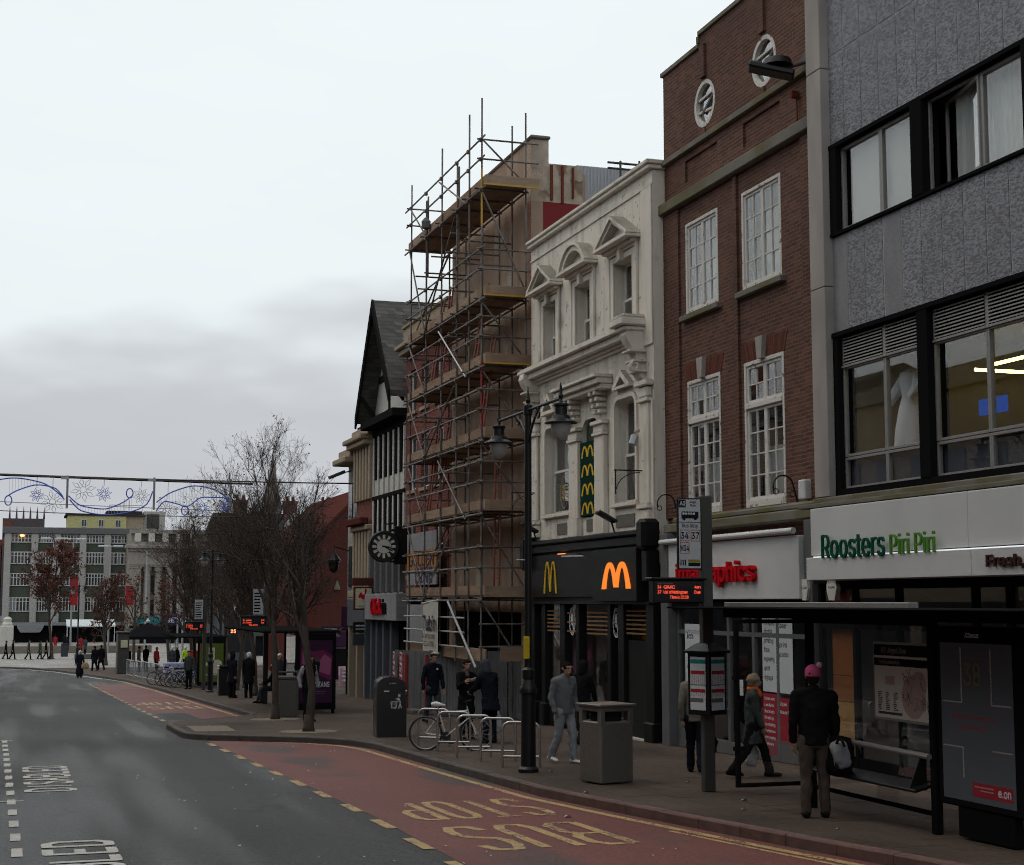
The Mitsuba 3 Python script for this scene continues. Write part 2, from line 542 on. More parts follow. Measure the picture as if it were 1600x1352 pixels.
bumped('bark', P(bark_c), P(lambda p, n, uv: 0.02 * fbm(p.x * 22, p.y * 22, p.z * 6, 3)), 0.9)
matte('far_stone', P(far_stone_c))
gloss('sign_white', P(dirty_white_c), 0.45)
matte('flaking_white', P(flake_c))
gloss('hoarding_sheet', P(hoard_c), 0.45, 0.25)
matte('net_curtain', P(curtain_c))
for k, c in dict(dark_void=(0.012, 0.012, 0.013), room_grey=(0.16, 0.15, 0.135), room_tan=(0.22, 0.19, 0.115), black_board=(0.014, 0.015, 0.015), joint_grey=(0.60, 0.60, 0.61), mortar=(0.16, 0.12, 0.10),
                 brick_piece=(0.140, 0.058, 0.045), brick_piece_b=(0.105, 0.045, 0.038), tudor_black=(0.018, 0.017, 0.017), tudor_white=(0.47, 0.455, 0.43), red_board=(0.20, 0.035, 0.035), cream=(0.31, 0.25, 0.19),
                 pale_wall=(0.36, 0.35, 0.335), dark_brick=(0.085, 0.030, 0.026), far_green=(0.075, 0.085, 0.068), far_yellow=(0.46, 0.43, 0.21), far_glass=(0.035, 0.038, 0.042), far_frame=(0.50, 0.50, 0.49),
                 turret=(0.095, 0.08, 0.085), spire_stone=(0.19, 0.165, 0.155), roof_dark=(0.042, 0.040, 0.042), plant_metal=(0.36, 0.375, 0.40), rust_red=(0.15, 0.045, 0.03), wood_slat=(0.26, 0.15, 0.085),
                 poster_white=(0.52, 0.55, 0.58), poster_red=(0.30, 0.032, 0.045), poster_ink=(0.06, 0.05, 0.06), orange_panel=(0.28, 0.105, 0.035), amber_panel=(0.36, 0.20, 0.055), skin=(0.36, 0.215, 0.16), skin_dark=(0.22, 0.125, 0.09),
                 hair_dark=(0.018, 0.013, 0.011), hair_blond=(0.22, 0.165, 0.115), hair_white=(0.55, 0.54, 0.52), cloth_black=(0.012, 0.012, 0.014), cloth_navy=(0.013, 0.014, 0.021), cloth_grey=(0.13, 0.135, 0.145), cloth_pale=(0.24, 0.25, 0.27),
                 cloth_green=(0.052, 0.062, 0.058), cloth_brown=(0.085, 0.065, 0.055), cloth_beige=(0.165, 0.15, 0.125), cloth_pink=(0.52, 0.10, 0.22), cloth_palepink=(0.66, 0.40, 0.48), cloth_orange=(0.55, 0.12, 0.02),
                 cloth_white=(0.60, 0.61, 0.64), cloth_red=(0.30, 0.03, 0.035), cloth_hivis=(0.45, 0.75, 0.04), cloth_slate=(0.05, 0.055, 0.07), dark_green=(0.012, 0.035, 0.026), bag_white=(0.55, 0.55, 0.58), bag_tan=(0.32, 0.22, 0.13), shoe_black=(0.013, 0.012, 0.012),
                 leaf_red=(0.115, 0.048, 0.038), leaf_brown=(0.105, 0.064, 0.047), text_green=(0.010, 0.075, 0.045), text_lime=(0.085, 0.22, 0.035), text_brown=(0.055, 0.025, 0.022), text_red=(0.47, 0.012, 0.02), text_black=(0.015, 0.015, 0.018),
                 arch_yellow=(0.62, 0.40, 0.05), grey_panel=(0.125, 0.125, 0.13), bluegrey=(0.10, 0.11, 0.125), teal=(0.03, 0.20, 0.22), navy_sign=(0.018, 0.028, 0.085), purple=(0.07, 0.045, 0.09), pink_art=(0.34, 0.10, 0.20), magenta_art=(0.16, 0.03, 0.09), plum_art=(0.05, 0.02, 0.05),
                 green_art=(0.055, 0.075, 0.022), cream_art=(0.52, 0.50, 0.36), map_paper=(0.50, 0.47, 0.43), map_pink=(0.36, 0.26, 0.235), orange_board=(0.36, 0.16, 0.045), blue_text=(0.07, 0.06, 0.10), banner=(0.47, 0.46, 0.42), reflected_sky_pale=(0.34, 0.36, 0.335), cloth_blueprint=(0.30, 0.33, 0.48),
                 concrete_plain=(0.115, 0.11, 0.105), pale_stone=(0.52, 0.50, 0.46), tactile=(0.20, 0.175, 0.145), yellow_tag=(0.50, 0.36, 0.03), olive_tag=(0.22, 0.22, 0.03), dull_gold=(0.15, 0.14, 0.10), flag_grey=(0.42, 0.43, 0.45), rope_blue=(0.13, 0.18, 0.62), rope_white=(0.55, 0.56, 0.58), door_dark=(0.028, 0.03, 0.029), litter=(0.6, 0.6, 0.58)).items():
    matte(k, c)
gloss('black_metal', (0.008, 0.008, 0.009), 0.4, spec=0.3)
gloss('black_fascia', (0.010, 0.0105, 0.0105), 0.4, spec=0.12)
matte('dark_frame', (0.010, 0.010, 0.011))
gloss('grey_frame', (0.21, 0.20, 0.195), 0.45, 0.2)
gloss('white_wood', (0.56, 0.55, 0.53), 0.5)
gloss('stainless', (0.52, 0.50, 0.48), 0.28, 0.9)
gloss('bin_steel', (0.20, 0.185, 0.165), 0.42, 0.6)
gloss('bin_black', (0.010, 0.010, 0.012), 0.18, 0, 0.5, 0.6)
gloss('pole_grey', (0.05, 0.048, 0.045), 0.55, spec=0.3)
gloss('galvanised', (0.34, 0.35, 0.36), 0.4, 0.6)
gloss('post_red', (0.26, 0.02, 0.025), 0.5)
gloss('ladder_red', (0.21, 0.05, 0.03), 0.5)
gloss('yellow_tube', (0.42, 0.25, 0.03), 0.5)
gloss('louvre', (0.27, 0.26, 0.25), 0.5, 0.1)
gloss('rubber', (0.014, 0.014, 0.014), 0.6)
gloss('chrome', (0.6, 0.6, 0.6), 0.15, 1.0)
gloss('bike_white', (0.55, 0.55, 0.54), 0.3)
gloss('bike_red', (0.30, 0.03, 0.03), 0.3)
gloss('bike_blue', (0.03, 0.05, 0.14), 0.3)
gloss('bus_side', (0.05, 0.17, 0.15), 0.25)
gloss('lantern_glass', (0.30, 0.30, 0.295), 0.25)
gloss('lamp_on', (0.8, 0.8, 0.8), 0.5)
matte('lit_face', (0.03, 0.02, 0.02))
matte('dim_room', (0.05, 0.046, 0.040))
gloss('lens', (0.02, 0.02, 0.025), 0.1)
scene['glass'] = {'type': 'thindielectric', 'int_ior': 1.52}
gloss('far_pane', (0.03, 0.034, 0.038), 0.08)
scene['dirty_glass'] = {'type': 'blendbsdf', 'weight': 0.1, 'a': {'type': 'thindielectric', 'int_ior': 1.52}, 'b': {'type': 'twosided', 'bsdf': {'type': 'diffuse', 'reflectance': rgb((0.35, 0.36, 0.36))}}}
# ---------------------------------------------------------------- ground, road, pavements
ROAD = -0.13
KL = [(11.2, -40), (10.2, 0), (9.25, 9), (8.62, 14), (8.37, 15.55), (7.9, 19), (7.55, 22), (7.48, 27), (7.45, 32.6), (7.22, 34.0), (6.6, 35.2), (5.6, 36.1), (4.75, 36.9), (4.2, 37.5),
      (4.0, 38.3), (4.02, 43.0), (4.5, 44.2), (5.5, 45.1), (6.5, 46.0), (7.05, 47.4), (7.05, 60), (7.03, 78), (6.64, 94), (5.32, 104.6), (3.6, 117), (1.5, 125), (-1.5, 129), (-14, 132), (-60, 136)]
pav_poly = Polygon(KL + [(-60, 500), (200, 500), (200, -40)])
pav_in = pav_poly.buffer(-0.15)
left_pav = sbox(-16, -60, -2.3, 118)
base = M()
for a, b in ((-2400, -200), (-200, 260), (260, 2400)):
    sheet(base, sbox(a, -60, b, 2400), ROAD - 0.012)
setting('ground', base, 'asphalt')
m = M()
sheet(m, sbox(-2.3, -59, 60, 136).difference(pav_poly.buffer(-0.01)).union(sbox(-60, 116, 8, 140)).difference(pav_poly.buffer(-0.01)), ROAD)
setting('road', m, 'asphalt')
slab_area = sbox(7.0, 13.2, 12.6, 33.4).intersection(pav_in)
m = M()
sheet(m, pav_in.intersection(sbox(-60, -40, 60, 240)).difference(sbox(7, 13.05, 13, 33)), 0)
sheet(m, pav_in.intersection(sbox(7, 12.6, 13.06, 33.0)), -0.012)
setting('pavement', m, 'slab')
m = M()
sheet(m, pav_in.intersection(sbox(-50, 123, 60, 238)), 0.004)
setting('square_paving', m, 'plaza_stone', parent=None)
m = M()
sheet(m, left_pav, 0)
setting('opposite_pavement', m, 'slab')
for y in np.arange(-30, 116, 2.0):
    put('kerb_stone', M().add([[x, q, G(q) + z] for q in (y + .006, y + 1.994) for x, z in ((-2.3, -.3), (-2.3, .004), (-2.14, .004), (-2.14, -.3))], [[0, 1, 5], [0, 5, 4], [1, 2, 6], [1, 6, 5], [2, 3, 7], [2, 7, 6], [0, 2, 1], [0, 3, 2], [4, 5, 6], [4, 6, 7]]), 'kerb', 'opposite_pavement')

# kerb stones, one by one along the line
line = LineString(KL)
s0, L_ = line.project(Point(9.6, 6)), line.length
s, n = s0, 0
while s < L_ - 1:
    ln = 0.9 if s < line.project(Point(7.05, 80)) else 3.0
    a, b = np.array(line.interpolate(s + 0.006).coords[0]), np.array(line.interpolate(min(s + ln - 0.006, L_)).coords[0])
    s += ln
    n += 1
    if n > 150:
        break
    t = (b - a) / np.linalg.norm(b - a)
    nn = np.array([t[1], -t[0]])       # into the pavement
    ja, jb = rng.uniform(-0.006, 0.006, 2)
    c = 0.015
    rows = []
    for q, z in ((a, G(a[1])), (b, G(b[1]))):
        i = nn * rng.uniform(-.004, .004)
        rows += [[*(q + i), z - 0.25], [*(q + i), z - c], [*(q + i + nn * c), z + 0.004], [*(q + i + nn * 0.15), z + 0.004], [*(q + i + nn * 0.15), z - 0.25]]
    v = np.array(rows)
    v[:, 2] += ja * 0.5
    f = []
    for k in range(4):
        f += [[k, k + 1, k + 6], [k, k + 6, k + 5]]
    f += [[0, 2, 1], [0, 3, 2], [0, 4, 3], [5, 6, 7], [5, 7, 8], [5, 8, 9]]
    put('kerb_stone', (v, np.array(f)), 'kerb', 'pavement')

# paving slabs near the camera, each a stone of its own
row = 0
x = 7.0
cnt = 0
while x < 12.6:
    y = 13.06 - 0.455 * (row % 2)
    while y < 33.0 and cnt < 300:
        g = sbox(x + 0.004, max(y, 13.06) + 0.004, min(x + 0.606, 12.6), min(y + 0.906, 33.0)).intersection(pav_in.buffer(-0.004))
        if not g.is_empty and g.geom_type == 'Polygon' and g.area > 0.02:
            p = np.array(g.exterior.coords)[:-1]
            ctr = p.mean(0)
            q = ctr + (p - ctr) * (1 - 0.008)
            dz, tx, ty = rng.uniform(-0.0025, 0.0025), *rng.uniform(-.0022, .0022, 2)
            zt = lambda a: G(a[:, 1]) + dz + (a[:, 0] - ctr[0]) * tx + (a[:, 1] - ctr[1]) * ty
            k = len(p)
            v = np.vstack([np.column_stack([p, zt(p) - 0.03]), np.column_stack([p, zt(p) - 0.004]), np.column_stack([q, zt(q)])])
            f = []
            for r_ in (0, 1):
                for i in range(k):
                    j = (i + 1) % k
                    f += [[r_ * k + i, r_ * k + j, r_ * k + k + j], [r_ * k + i, r_ * k + k + j, r_ * k + k + i]]
            f += [[2 * k, 2 * k + i, 2 * k + i + 1] for i in range(1, k - 1)]
            put('paving_slab', (v, np.array(f)), 'slab', 'pavement')
            cnt += 1
        y += 0.91
    x += 0.61
    row += 1

# surfaces and painted markings
red1 = Polygon([(5.3, 5), (4.5, 13), (4.66, 20), (4.62, 25), (4.42, 36.8), (9, 36.8), (12, 5)]).difference(pav_poly.buffer(0.03))
red2 = Polygon([(4.45, 46.2), (4.4, 60), (4.35, 79), (4.6, 92), (8, 92), (8, 44.4), (4.9, 44.4)]).difference(pav_poly.buffer(0.03))
m = M()
sheet(m, red1, ROAD + 0.004)
sheet(m, red2.difference(sbox(4, 47, 5.5, 52)), ROAD + 0.004)
setting('red_bus_bay', m, 'red_asphalt')
m = M()
for a, b in ((0.20, 0.33), (0.40, 0.47)):
    ring = pav_poly.buffer(b).difference(pav_poly.buffer(a))
    sheet(m, ring.intersection(sbox(4.2, 6, 13, 35.6) if a < .25 else sbox(4.6, 6, 13, 17.5)), ROAD + 0.008)
    if a < .25:
        sheet(m, ring.intersection(sbox(4.4, 45, 9, 100)), ROAD + 0.008)
for y in np.arange(15, 36.5, 2.0):
    xx = np.interp(y, [13, 20, 25, 36.8], [4.42, 4.6, 4.55, 4.33])
    sheet(m, sbox(xx - .07, y, xx + .07, y + 1.0), ROAD + 0.008)
for y in np.arange(46.6, 92, 2.2):
    sheet(m, sbox(4.26, y, 4.40, y + 1.1), ROAD + 0.008)
ground_text = lambda s, X, Y, w, h: text(m, s, h, ((X, Y, 0), (-1, 0, 0), (0, -1, 0)), width=w, depth=0.001, hk=1.0)


def lay(mm, dz):
    """Drop flat lettering onto the falling road surface."""
    v, f = mm.out()
    v = v.copy()
    v[:, 2] = v[:, 2] * 0.5 + G(v[:, 1]) + dz
    o = M()
    o.add(v, f)
    return o


t1 = M()


def stroke_text(mm, s, frame, w, h, sw, gap=0.16):
    """Road lettering in straight-sided strokes, as stencilled on a road."""
    P_ = {'B': [[(0, 0), (0, 1), (.7, 1), (1, .88), (1, .64), (.75, .52), (0, .52)], [(.75, .52), (1, .4), (1, .12), (.7, 0), (0, 0)]], 'U': [[(0, 1), (0, .16), (.22, 0), (.78, 0), (1, .16), (1, 1)]],
          'S': [[(1, .82), (.8, 1), (.2, 1), (0, .84), (0, .66), (.2, .54), (.8, .46), (1, .34), (1, .16), (.8, 0), (.2, 0), (0, .18)]], 'T': [[(0, 1), (1, 1)], [(.5, 1), (.5, 0)]],
          'O': [[(.22, 0), (0, .16), (0, .84), (.22, 1), (.78, 1), (1, .84), (1, .16), (.78, 0), (.22, 0), (0, .16)]], 'P': [[(0, 0), (0, 1), (.75, 1), (1, .88), (1, .58), (.75, .46), (0, .46)]],
          'D': [[(0, 0), (0, 1), (.65, 1), (1, .82), (1, .18), (.65, 0), (0, 0), (0, .2)]], 'I': [[(.5, 0), (.5, 1)]], 'A': [[(0, 0), (.5, 1), (1, 0)], [(.2, .36), (.8, .36)]], 'L': [[(0, 1), (0, 0), (1, 0)]],
          'E': [[(1, 1), (0, 1), (0, 0), (1, 0)], [(0, .5), (.85, .5)]]}
    n = len(s)
    cw = w / n
    shapes = []
    for i, ch in enumerate(s):
        iw = cw * (1 - gap) - sw
        for pl in P_[ch]:
            shapes.append(LineString([(i * cw + cw * gap / 2 + sw / 2 + a * iw, sw / 2 + b * (h - sw)) for a, b in pl]).buffer(sw / 2, cap_style=2, join_style=1, resolution=3))
    mm.ext(unary_union(shapes), 0.001, frame)


E3 = lambda X, Y: ((X, Y, 0), (-1, 0, 0), (0, -1, 0))
stroke_text(t1, 'BUS', E3(6.98, 18.85), 1.95, 2.25, 0.135)
stroke_text(t1, 'STOP', E3(7.1, 21.85), 2.05, 2.2, 0.12)
stroke_text(t1, 'BUS', E3(6.6, 58.0), 1.95, 2.6, 0.17)
stroke_text(t1, 'STOP', E3(6.6, 62.3), 2.05, 2.6, 0.15)
tt = lay(t1, ROAD + 0.008)
m.add(*tt.out())
setting('yellow_road_markings', m, 'yellow_paint')
m = M()
for y in np.arange(6.5, 39, 1.44):
    xx = np.interp(y, [10, 39], [0.22, -0.08])
    sheet(m, sbox(xx - .06, y, xx + .06, y + .72), ROAD + 0.008)
t1 = M()
D3 = lambda X, Y: ((X, Y, 0), (0, 1, 0), (-1, 0, 0))
stroke_text(t1, 'DISABLED', D3(1.07, 25.55), 5.25, 0.80, 0.115)
stroke_text(t1, 'DISABLED', D3(1.22, 14.0), 5.25, 0.82, 0.125)
m.add(*lay(t1, ROAD + 0.008).out())
sheet(m, sbox(-1.6, 24.2, 0.25, 24.3), ROAD + 0.008)
sheet(m, sbox(-2.0, 38.9, 0.1, 39.05).union(sbox(-1.6, 32.5, -1.45, 38)), ROAD + 0.008)
sheet(m, pav_poly.buffer(0.5).difference(pav_poly.buffer(0.35)).intersection(sbox(-6, 100, 8, 135)), ROAD + 0.008)
setting('white_road_markings', m, 'white_paint')
m = M()
sheet(m, Polygon([(4.35, 38.6), (5.3, 38.3), (5.4, 40.9), (4.4, 41.2)]), 0.004)
setting('tactile_paving', m, 'tactile')
m = M()
for cx, cy in ((7.12, 43.65), (6.92, 37.45)):
    sheet(m, Point(cx, cy).buffer(0.75, resolution=2), 0.004)
setting('tree_pit', m, 'tactile')
m = M()
for i in range(150):
    y = rng.uniform(14, 44)
    x = rng.uniform(0.6, 7.3)
    a = rng.uniform(0, 6.28)
    r_ = rng.uniform(.006, .018)
    dz = G(y) + ROAD + .011
    m.add([[x + r_ * math.cos(a + k) * (1 + .4 * math.sin(3 * k + a)), y + 1.5 * r_ * math.sin(a + k), dz + .004 * (k % 2)] for k in (0, 1.6, 3.1, 4.7)], [[0, 1, 2], [0, 2, 3]])
for x, y, r_ in ((7.9, 21.0, .05), (9.5, 19.2, .05), (9.0, 18.2, .04), (11.2, 27.5, .07), (8.6, 24.5, .04), (7.0, 19.3, .06), (9.9, 21.9, .04), (10.4, 15.4, .03), (9.1, 16.0, .03)):
    z = G(y) + (0.006 if x > 7.6 else ROAD + .012)
    m.add([[x - r_, y, z], [x, y - r_, z + r_ * .6], [x + r_, y + .3 * r_, z], [x, y + r_, z + r_ * .3]], [[0, 1, 2], [0, 2, 3]])
setting('litter', m, 'litter', 'stuff', label='scraps of pale litter and grit scattered on the road')
# ---------------------------------------------------------------- windows and shared building parts


def bars(m, X, ya, yb, za, zb, cols, rows, fw, bw, d):
    """A frame in the plane x = X (front), with glazing bars; returns the pane rectangles."""
    m.box(X, X + d, ya, ya + fw, za, zb, .006).box(X, X + d, yb - fw, yb, za, zb, .006)
    m.box(X + .001, X + d - .001, ya + fw, yb - fw, za, za + fw, .004).box(X + .001, X + d - .001, ya + fw, yb - fw, zb - fw, zb, .004)
    ys, zs = np.linspace(ya + fw, yb - fw, cols + 1), np.linspace(za + fw, zb - fw, rows + 1)
    for y in ys[1:-1]:
        m.box(X + .008, X + d - .008, y - bw / 2, y + bw / 2, za + fw, zb - fw)
    for z in zs[1:-1]:
        m.box(X + .011, X + d - .011, ya + fw, yb - fw, z - bw / 2, z + bw / 2)
    return [(ys[i], ys[i + 1], zs[j], zs[j + 1]) for i in range(cols) for j in range(rows)]


def pane(parent, X, r, mat='glass', name='pane', tilt=None):
    a, b, c, d = r
    e = rng.uniform(-.004, .004, 2) if tilt is None else (0, 0)
    v = np.array([[X + e[0], a, c], [X - e[0], b, c], [X - e[0] + e[1], b, d], [X + e[0] + e[1], a, d]])
    return put(name, (v, np.array([[0, 2, 1], [0, 3, 2]])), mat, parent)


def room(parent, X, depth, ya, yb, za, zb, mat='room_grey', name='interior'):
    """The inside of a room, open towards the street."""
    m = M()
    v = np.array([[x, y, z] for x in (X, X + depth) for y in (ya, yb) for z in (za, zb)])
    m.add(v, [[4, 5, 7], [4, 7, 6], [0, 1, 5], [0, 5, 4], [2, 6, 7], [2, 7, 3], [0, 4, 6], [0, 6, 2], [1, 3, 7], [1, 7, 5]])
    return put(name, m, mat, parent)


def curtain(parent, X, ya, yb, za, zb, mat='net_curtain', amp=0.012, name='curtain', n=None):
    n = n or max(6, int((yb - ya) / 0.035))
    y = np.linspace(ya, yb, n)
    x = X + amp * np.sin(y * 38 + 1.7 * np.sin(y * 11)) + amp * .5 * np.sin(y * 91)
    v = np.vstack([np.column_stack([x, y, np.full(n, za)]), np.column_stack([x * 1.0, y, np.full(n, zb)])])
    i = np.arange(n - 1)
    return put(name, (v, np.vstack([np.stack([i, i + 1, i + 1 + n], 1), np.stack([i, i + 1 + n, i + n], 1)])), mat, parent, smooth=True)


def shell(parent, X, ya, yb, za, zb, depth, mat, roof='roof_dark', name='side_wall'):
    """Side walls, back and roof behind a front wall."""
    m = M()
    m.box(X, X + depth, ya, ya + .2, za, zb).box(X, X + depth, yb - .2, yb, za, zb).box(X + depth, X + depth + .2, ya, yb, za, zb)
    put(name, m, mat, parent)
    put('roof', M().box(X, X + depth + .2, ya, yb, zb - .25, zb - .02), roof, parent)


def arches_poly(w, h, t, top):
    """The twin-arch emblem as a polygon, w wide and h high from (0, 0)."""
    def arch(cx, half, hh, n=28):
        s = np.linspace(-1, 1, n)
        return [(cx + half * u, hh * (1 - abs(u) ** 2.3)) for u in s]
    A = w / 4 + t / 4
    parts = []
    for cx in (A, w - A):
        o = Polygon(arch(cx, A, h))
        i = Polygon(arch(cx, A - t, h - top))
        parts.append(o.difference(i))
    u = unary_union(parts)
    return u.difference(sbox(w / 2 - t * .75, -1, w / 2 + t * .75, h * .055))


# ---------------------------------------------------------------- A: grey panelled block on the right
XA = 13.2
A = thing('office_block', 'grey panelled modern block with black window bands above the white takeaway fascia', 'building')
bays = [23.02, 20.21, 17.4, 14.6, 11.8, 9.0]
m = M()
m.box(XA + .006, XA + .3, 9, 23.0, 10.02, 15.6).box(XA + .006, XA + .3, 9, 23.0, 6.74, 8.40)
each('backing_wall', m, 'joint_grey', A)
shell(A, XA + .3, 9, 23.4, -0.7, 15.6, 12, 'concrete')
each('floor_slab', M().box(XA + .3, 25, 9.2, 23.2, 3.6, 4.0).box(XA + .31, 25, 9.2, 23.2, 6.75, 8.35).box(XA + .31, 25, 9.2, 23.2, 10.1, 10.4), 'room_grey', A)
js = [23.0 - 0.555 * i for i in range(26)]
for z0, z1 in ((6.75, 8.40), (10.03, 11.59), (11.615, 13.2), (13.22, 14.6)):
    for i in range(25):
        plain = z0 < 7 and i in (0, 3)
        if js[i + 1] < 9:
            break
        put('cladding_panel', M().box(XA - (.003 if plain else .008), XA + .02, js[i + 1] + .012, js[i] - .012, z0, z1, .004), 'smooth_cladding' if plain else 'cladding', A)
put('pilaster', M().box(13.02, XA + .3, 22.93, 23.42, 3.96, 7.55, .01).box(13.02, XA + .3, 22.93, 23.42, 7.56, 11.4, .01).box(13.02, XA + .3, 22.93, 23.42, 11.41, 15.7, .01), 'concrete', A)
put('coping', M().box(XA - .05, XA + .35, 9, 22.9, 14.62, 14.75, .01), 'concrete', A)
# upper window band
m = M()
m.box(XA - .06, XA + .25, 9, 22.92, 9.94, 10.015, .004).box(XA - .06, XA + .25, 9, 22.92, 8.405, 8.46, .004).box(XA - .05, XA + .25, 22.7, 22.92, 8.46, 9.94, .004)
for b in bays[1:]:
    m.box(XA - .07, XA + .25, b - .16, b + .16, 8.46, 9.94, .006)
put('window_band_frame', m, 'dark_frame', A)
for k in range(5):
    hi, lo = (22.7 if k == 0 else bays[k] - .16), bays[k + 1] + .16
    mid = lo + (hi - lo) * (.45 if k else .46)
    w = M()
    rs = bars(w, XA + .06, lo, mid, 8.47, 9.93, 1, 1, .055, .03, .08)
    rs2 = []
    if k != 1:
        rs2 = bars(w, XA + .06, mid, hi, 8.47, 9.93, 1, 1, .055, .03, .08)
    else:
        bars(w, XA + .06, mid, hi, 8.47, 9.93, 1, 1, .035, .03, .06)
    W1 = put('window', w, 'grey_frame', A)
    for r_ in rs + rs2:
        pane(W1, XA + .1, r_)
    if k == 1:   # the open casement, swung out on its near edge
        R = rot((0, 0, 1), math.radians(-13))
        hinge = np.array([XA + .03, mid + .02, 0])
        c = M()
        rr = bars(c, 0, 0, hi - mid - .05, 8.5, 9.9, 1, 1, .05, .03, .05)[0]
        cs = put('open_casement', c.moved(mat4(R, hinge)), 'grey_frame', A, label='casement standing open')
        g = M()
        a, b, cc, d = rr
        g.add(np.array([[.025, a, cc], [.025, b, cc], [.025, b, d], [.025, a, d]]), [[0, 2, 1], [0, 3, 2]])
        put('pane', g.moved(mat4(R, hinge)), 'glass', cs)
    if k == 0:
        put('roller_blind', M().box(XA + .2, XA + .215, lo, hi - .14, 8.47, 9.93), 'reflected_sky_pale', A)  # pale sheet added behind the panes for the sky they reflect
    else:
        curtain(A, XA + .3, lo, hi - .4 if k == 1 else hi, 8.47, 9.93)  # drawn curtain; its stretch behind the open casement stands in for reflected sky
room(A, XA + .28, 4, 9.1, 22.9, 8.36, 10.05, 'room_grey')
# lower window band with louvres
m = M()
m.box(XA - .08, XA + .3, 9, 22.92, 6.655, 6.735, .006).box(XA - .06, XA + .3, 9, 22.92, 3.955, 4.07, .006).box(XA - .05, XA + .3, 22.78, 22.93, 4.07, 6.655, .004)
for b in bays[1:]:
    m.box(XA - .07, XA + .3, b - .14, b + .14, 4.07, 6.655, .006)
put('window_band_frame', m, 'dark_frame', A)
for k in range(5):
    hi, lo = (22.78 if k == 0 else bays[k] - .14), bays[k + 1] + .14
    mid = lo + (hi - lo) * .46
    for ya, yb in ((lo, mid), (mid, hi)):
        w = M()
        rs = bars(w, XA + .05, ya, yb, 4.61, 6.14, 1, 1, .045, .03, .08)
        rs += bars(w, XA + .052, ya, yb, 4.07, 4.60, 1, 1, .045, .03, .08)
        w.box(XA + .05, XA + .13, ya, ya + .04, 6.145, 6.65).box(XA + .05, XA + .13, yb - .04, yb, 6.145, 6.65).box(XA + .02, XA + .05, ya, yb, 6.12, 6.16, .005)
        W1 = put('window', w, 'grey_frame', A)
        for r_ in rs:
            pane(W1, XA + .09, r_, tilt=0 if r_[3] < 4.7 else None)
        put('louvre_backing', M().box(XA + .12, XA + .13, ya + .04, yb - .04, 6.16, 6.65), 'dark_void', W1)
        for i in range(9):
            z = 6.18 + i * .053
            q = Polygon([(0, 0), (.012, 0), (.07, .03), (.07, .036), (.008, .022), (0, .022)])
            put('louvre_blade', M().ext(q, yb - ya - .084, ((XA + .035, yb - .042, z), (1, 0, 0), (0, 0, 1))), 'louvre', W1)
        put('spandrel', M().box(XA + .16, XA + .18, ya, yb, 4.0, 4.6), 'cloth_slate', W1)
m = M()
v = np.array([[x, y, z] for x in (XA + .3, XA + 6.5) for y in (9.1, 22.9) for z in (4.0, 6.74)])
put('interior', M().add(v, [[4, 5, 7], [4, 7, 6], [0, 1, 5], [0, 5, 4], [2, 6, 7], [2, 7, 3], [0, 4, 6], [0, 6, 2], [1, 3, 7], [1, 7, 5]]), 'room_tan', A)
one('fluorescent_tube', M().tube([[14.8, 20.85, 5.97], [14.8, 16.0, 5.97]], .03, 8), 'lamp_on', 'lit yellowish strip light seen highest through the first floor glass', 'strip light', emit=(3.6, 3.0, .75))
one('fluorescent_tube', M().tube([[14.97, 21.5, 6.0], [17.6, 21.5, 6.0]], .03, 8), 'lamp_on', 'lit yellowish strip light hanging lower behind the first floor glass', 'strip light', emit=(3.6, 3.0, .75))
one('wall_screen', M().box(15.5, 15.56, 21.45, 22.2, 5.33, 5.6, .01), 'lit_face', 'small blue glowing screen inside the first floor room', 'screen', emit=(.006, .03, .15))
# mannequin dress in the window
m = M().lathe([(.02, 0), (.30, 0), (.27, .35), (.21, .66), (.15, .88), (.165, 1.0), (.20, 1.16), (.17, 1.27), (.07, 1.33), (.055, 1.36)], (13.75, 21.5, 4.62), 20)
m.tube([[13.75, 21.68, 5.86], [13.7, 21.85, 5.62], [13.62, 21.95, 5.42]], [.075, .095, .06], 8)
m.tube([[13.75, 21.32, 5.86], [13.68, 21.2, 5.62], [13.58, 21.28, 5.45]], [.075, .095, .06], 8)
one('dress_mannequin', m, 'cloth_white', 'white dress with full sleeves on a stand behind the first floor glass', 'mannequin', smooth=40)
# mossy sill above the fascia
put('sill_band', M().box(12.98, 13.5, 9, 23.4, 3.79, 3.945, .015).box(12.4, 13.2, 9, 22.9, 3.72, 3.785, .008), 'old_stone', A)
# the takeaway's fascia
FS = thing('fascia_sign', 'long white takeaway fascia lettered in green, with a lit ledge below', 'sign')
for a, b in ((9, 12.2), (12.2, 15.0), (15.0, 18.05), (18.05, 22.42)):
    put('upper_board', M().box(12.37, 12.9, a + .003, b - .003, 2.94, 3.70, .008), 'sign_white', FS)
for a, b in ((9, 13.4), (13.4, 17.9), (17.9, 22.46)):
    put('lower_board', M().box(12.30, 12.9, a + .003, b - .003, 2.54, 2.905, .008), 'sign_white', FS)
put('light_strip', M().box(12.34, 12.36, 9.2, 22.3, 2.908, 2.922), 'lamp_on', FS, emit=(.36, .38, .41))
put('lettering', text(M(), 'Roosters', .37, W_(12.30, 21.9, 2.885), width=1.86, depth=.035), 'text_green', FS, label='dark green lettering')
put('lettering', text(M(), 'Piri Piri', .29, W_(12.30, 19.88, 2.89), width=1.16, depth=.035), 'text_lime', FS, label='lighter green lettering')
put('lettering', text(M(), 'Fresh, grilled', .15, W_(12.29, 17.52, 2.66), width=1.75, depth=.03, bold=True), 'text_brown', FS, label='small dark brown lettering')
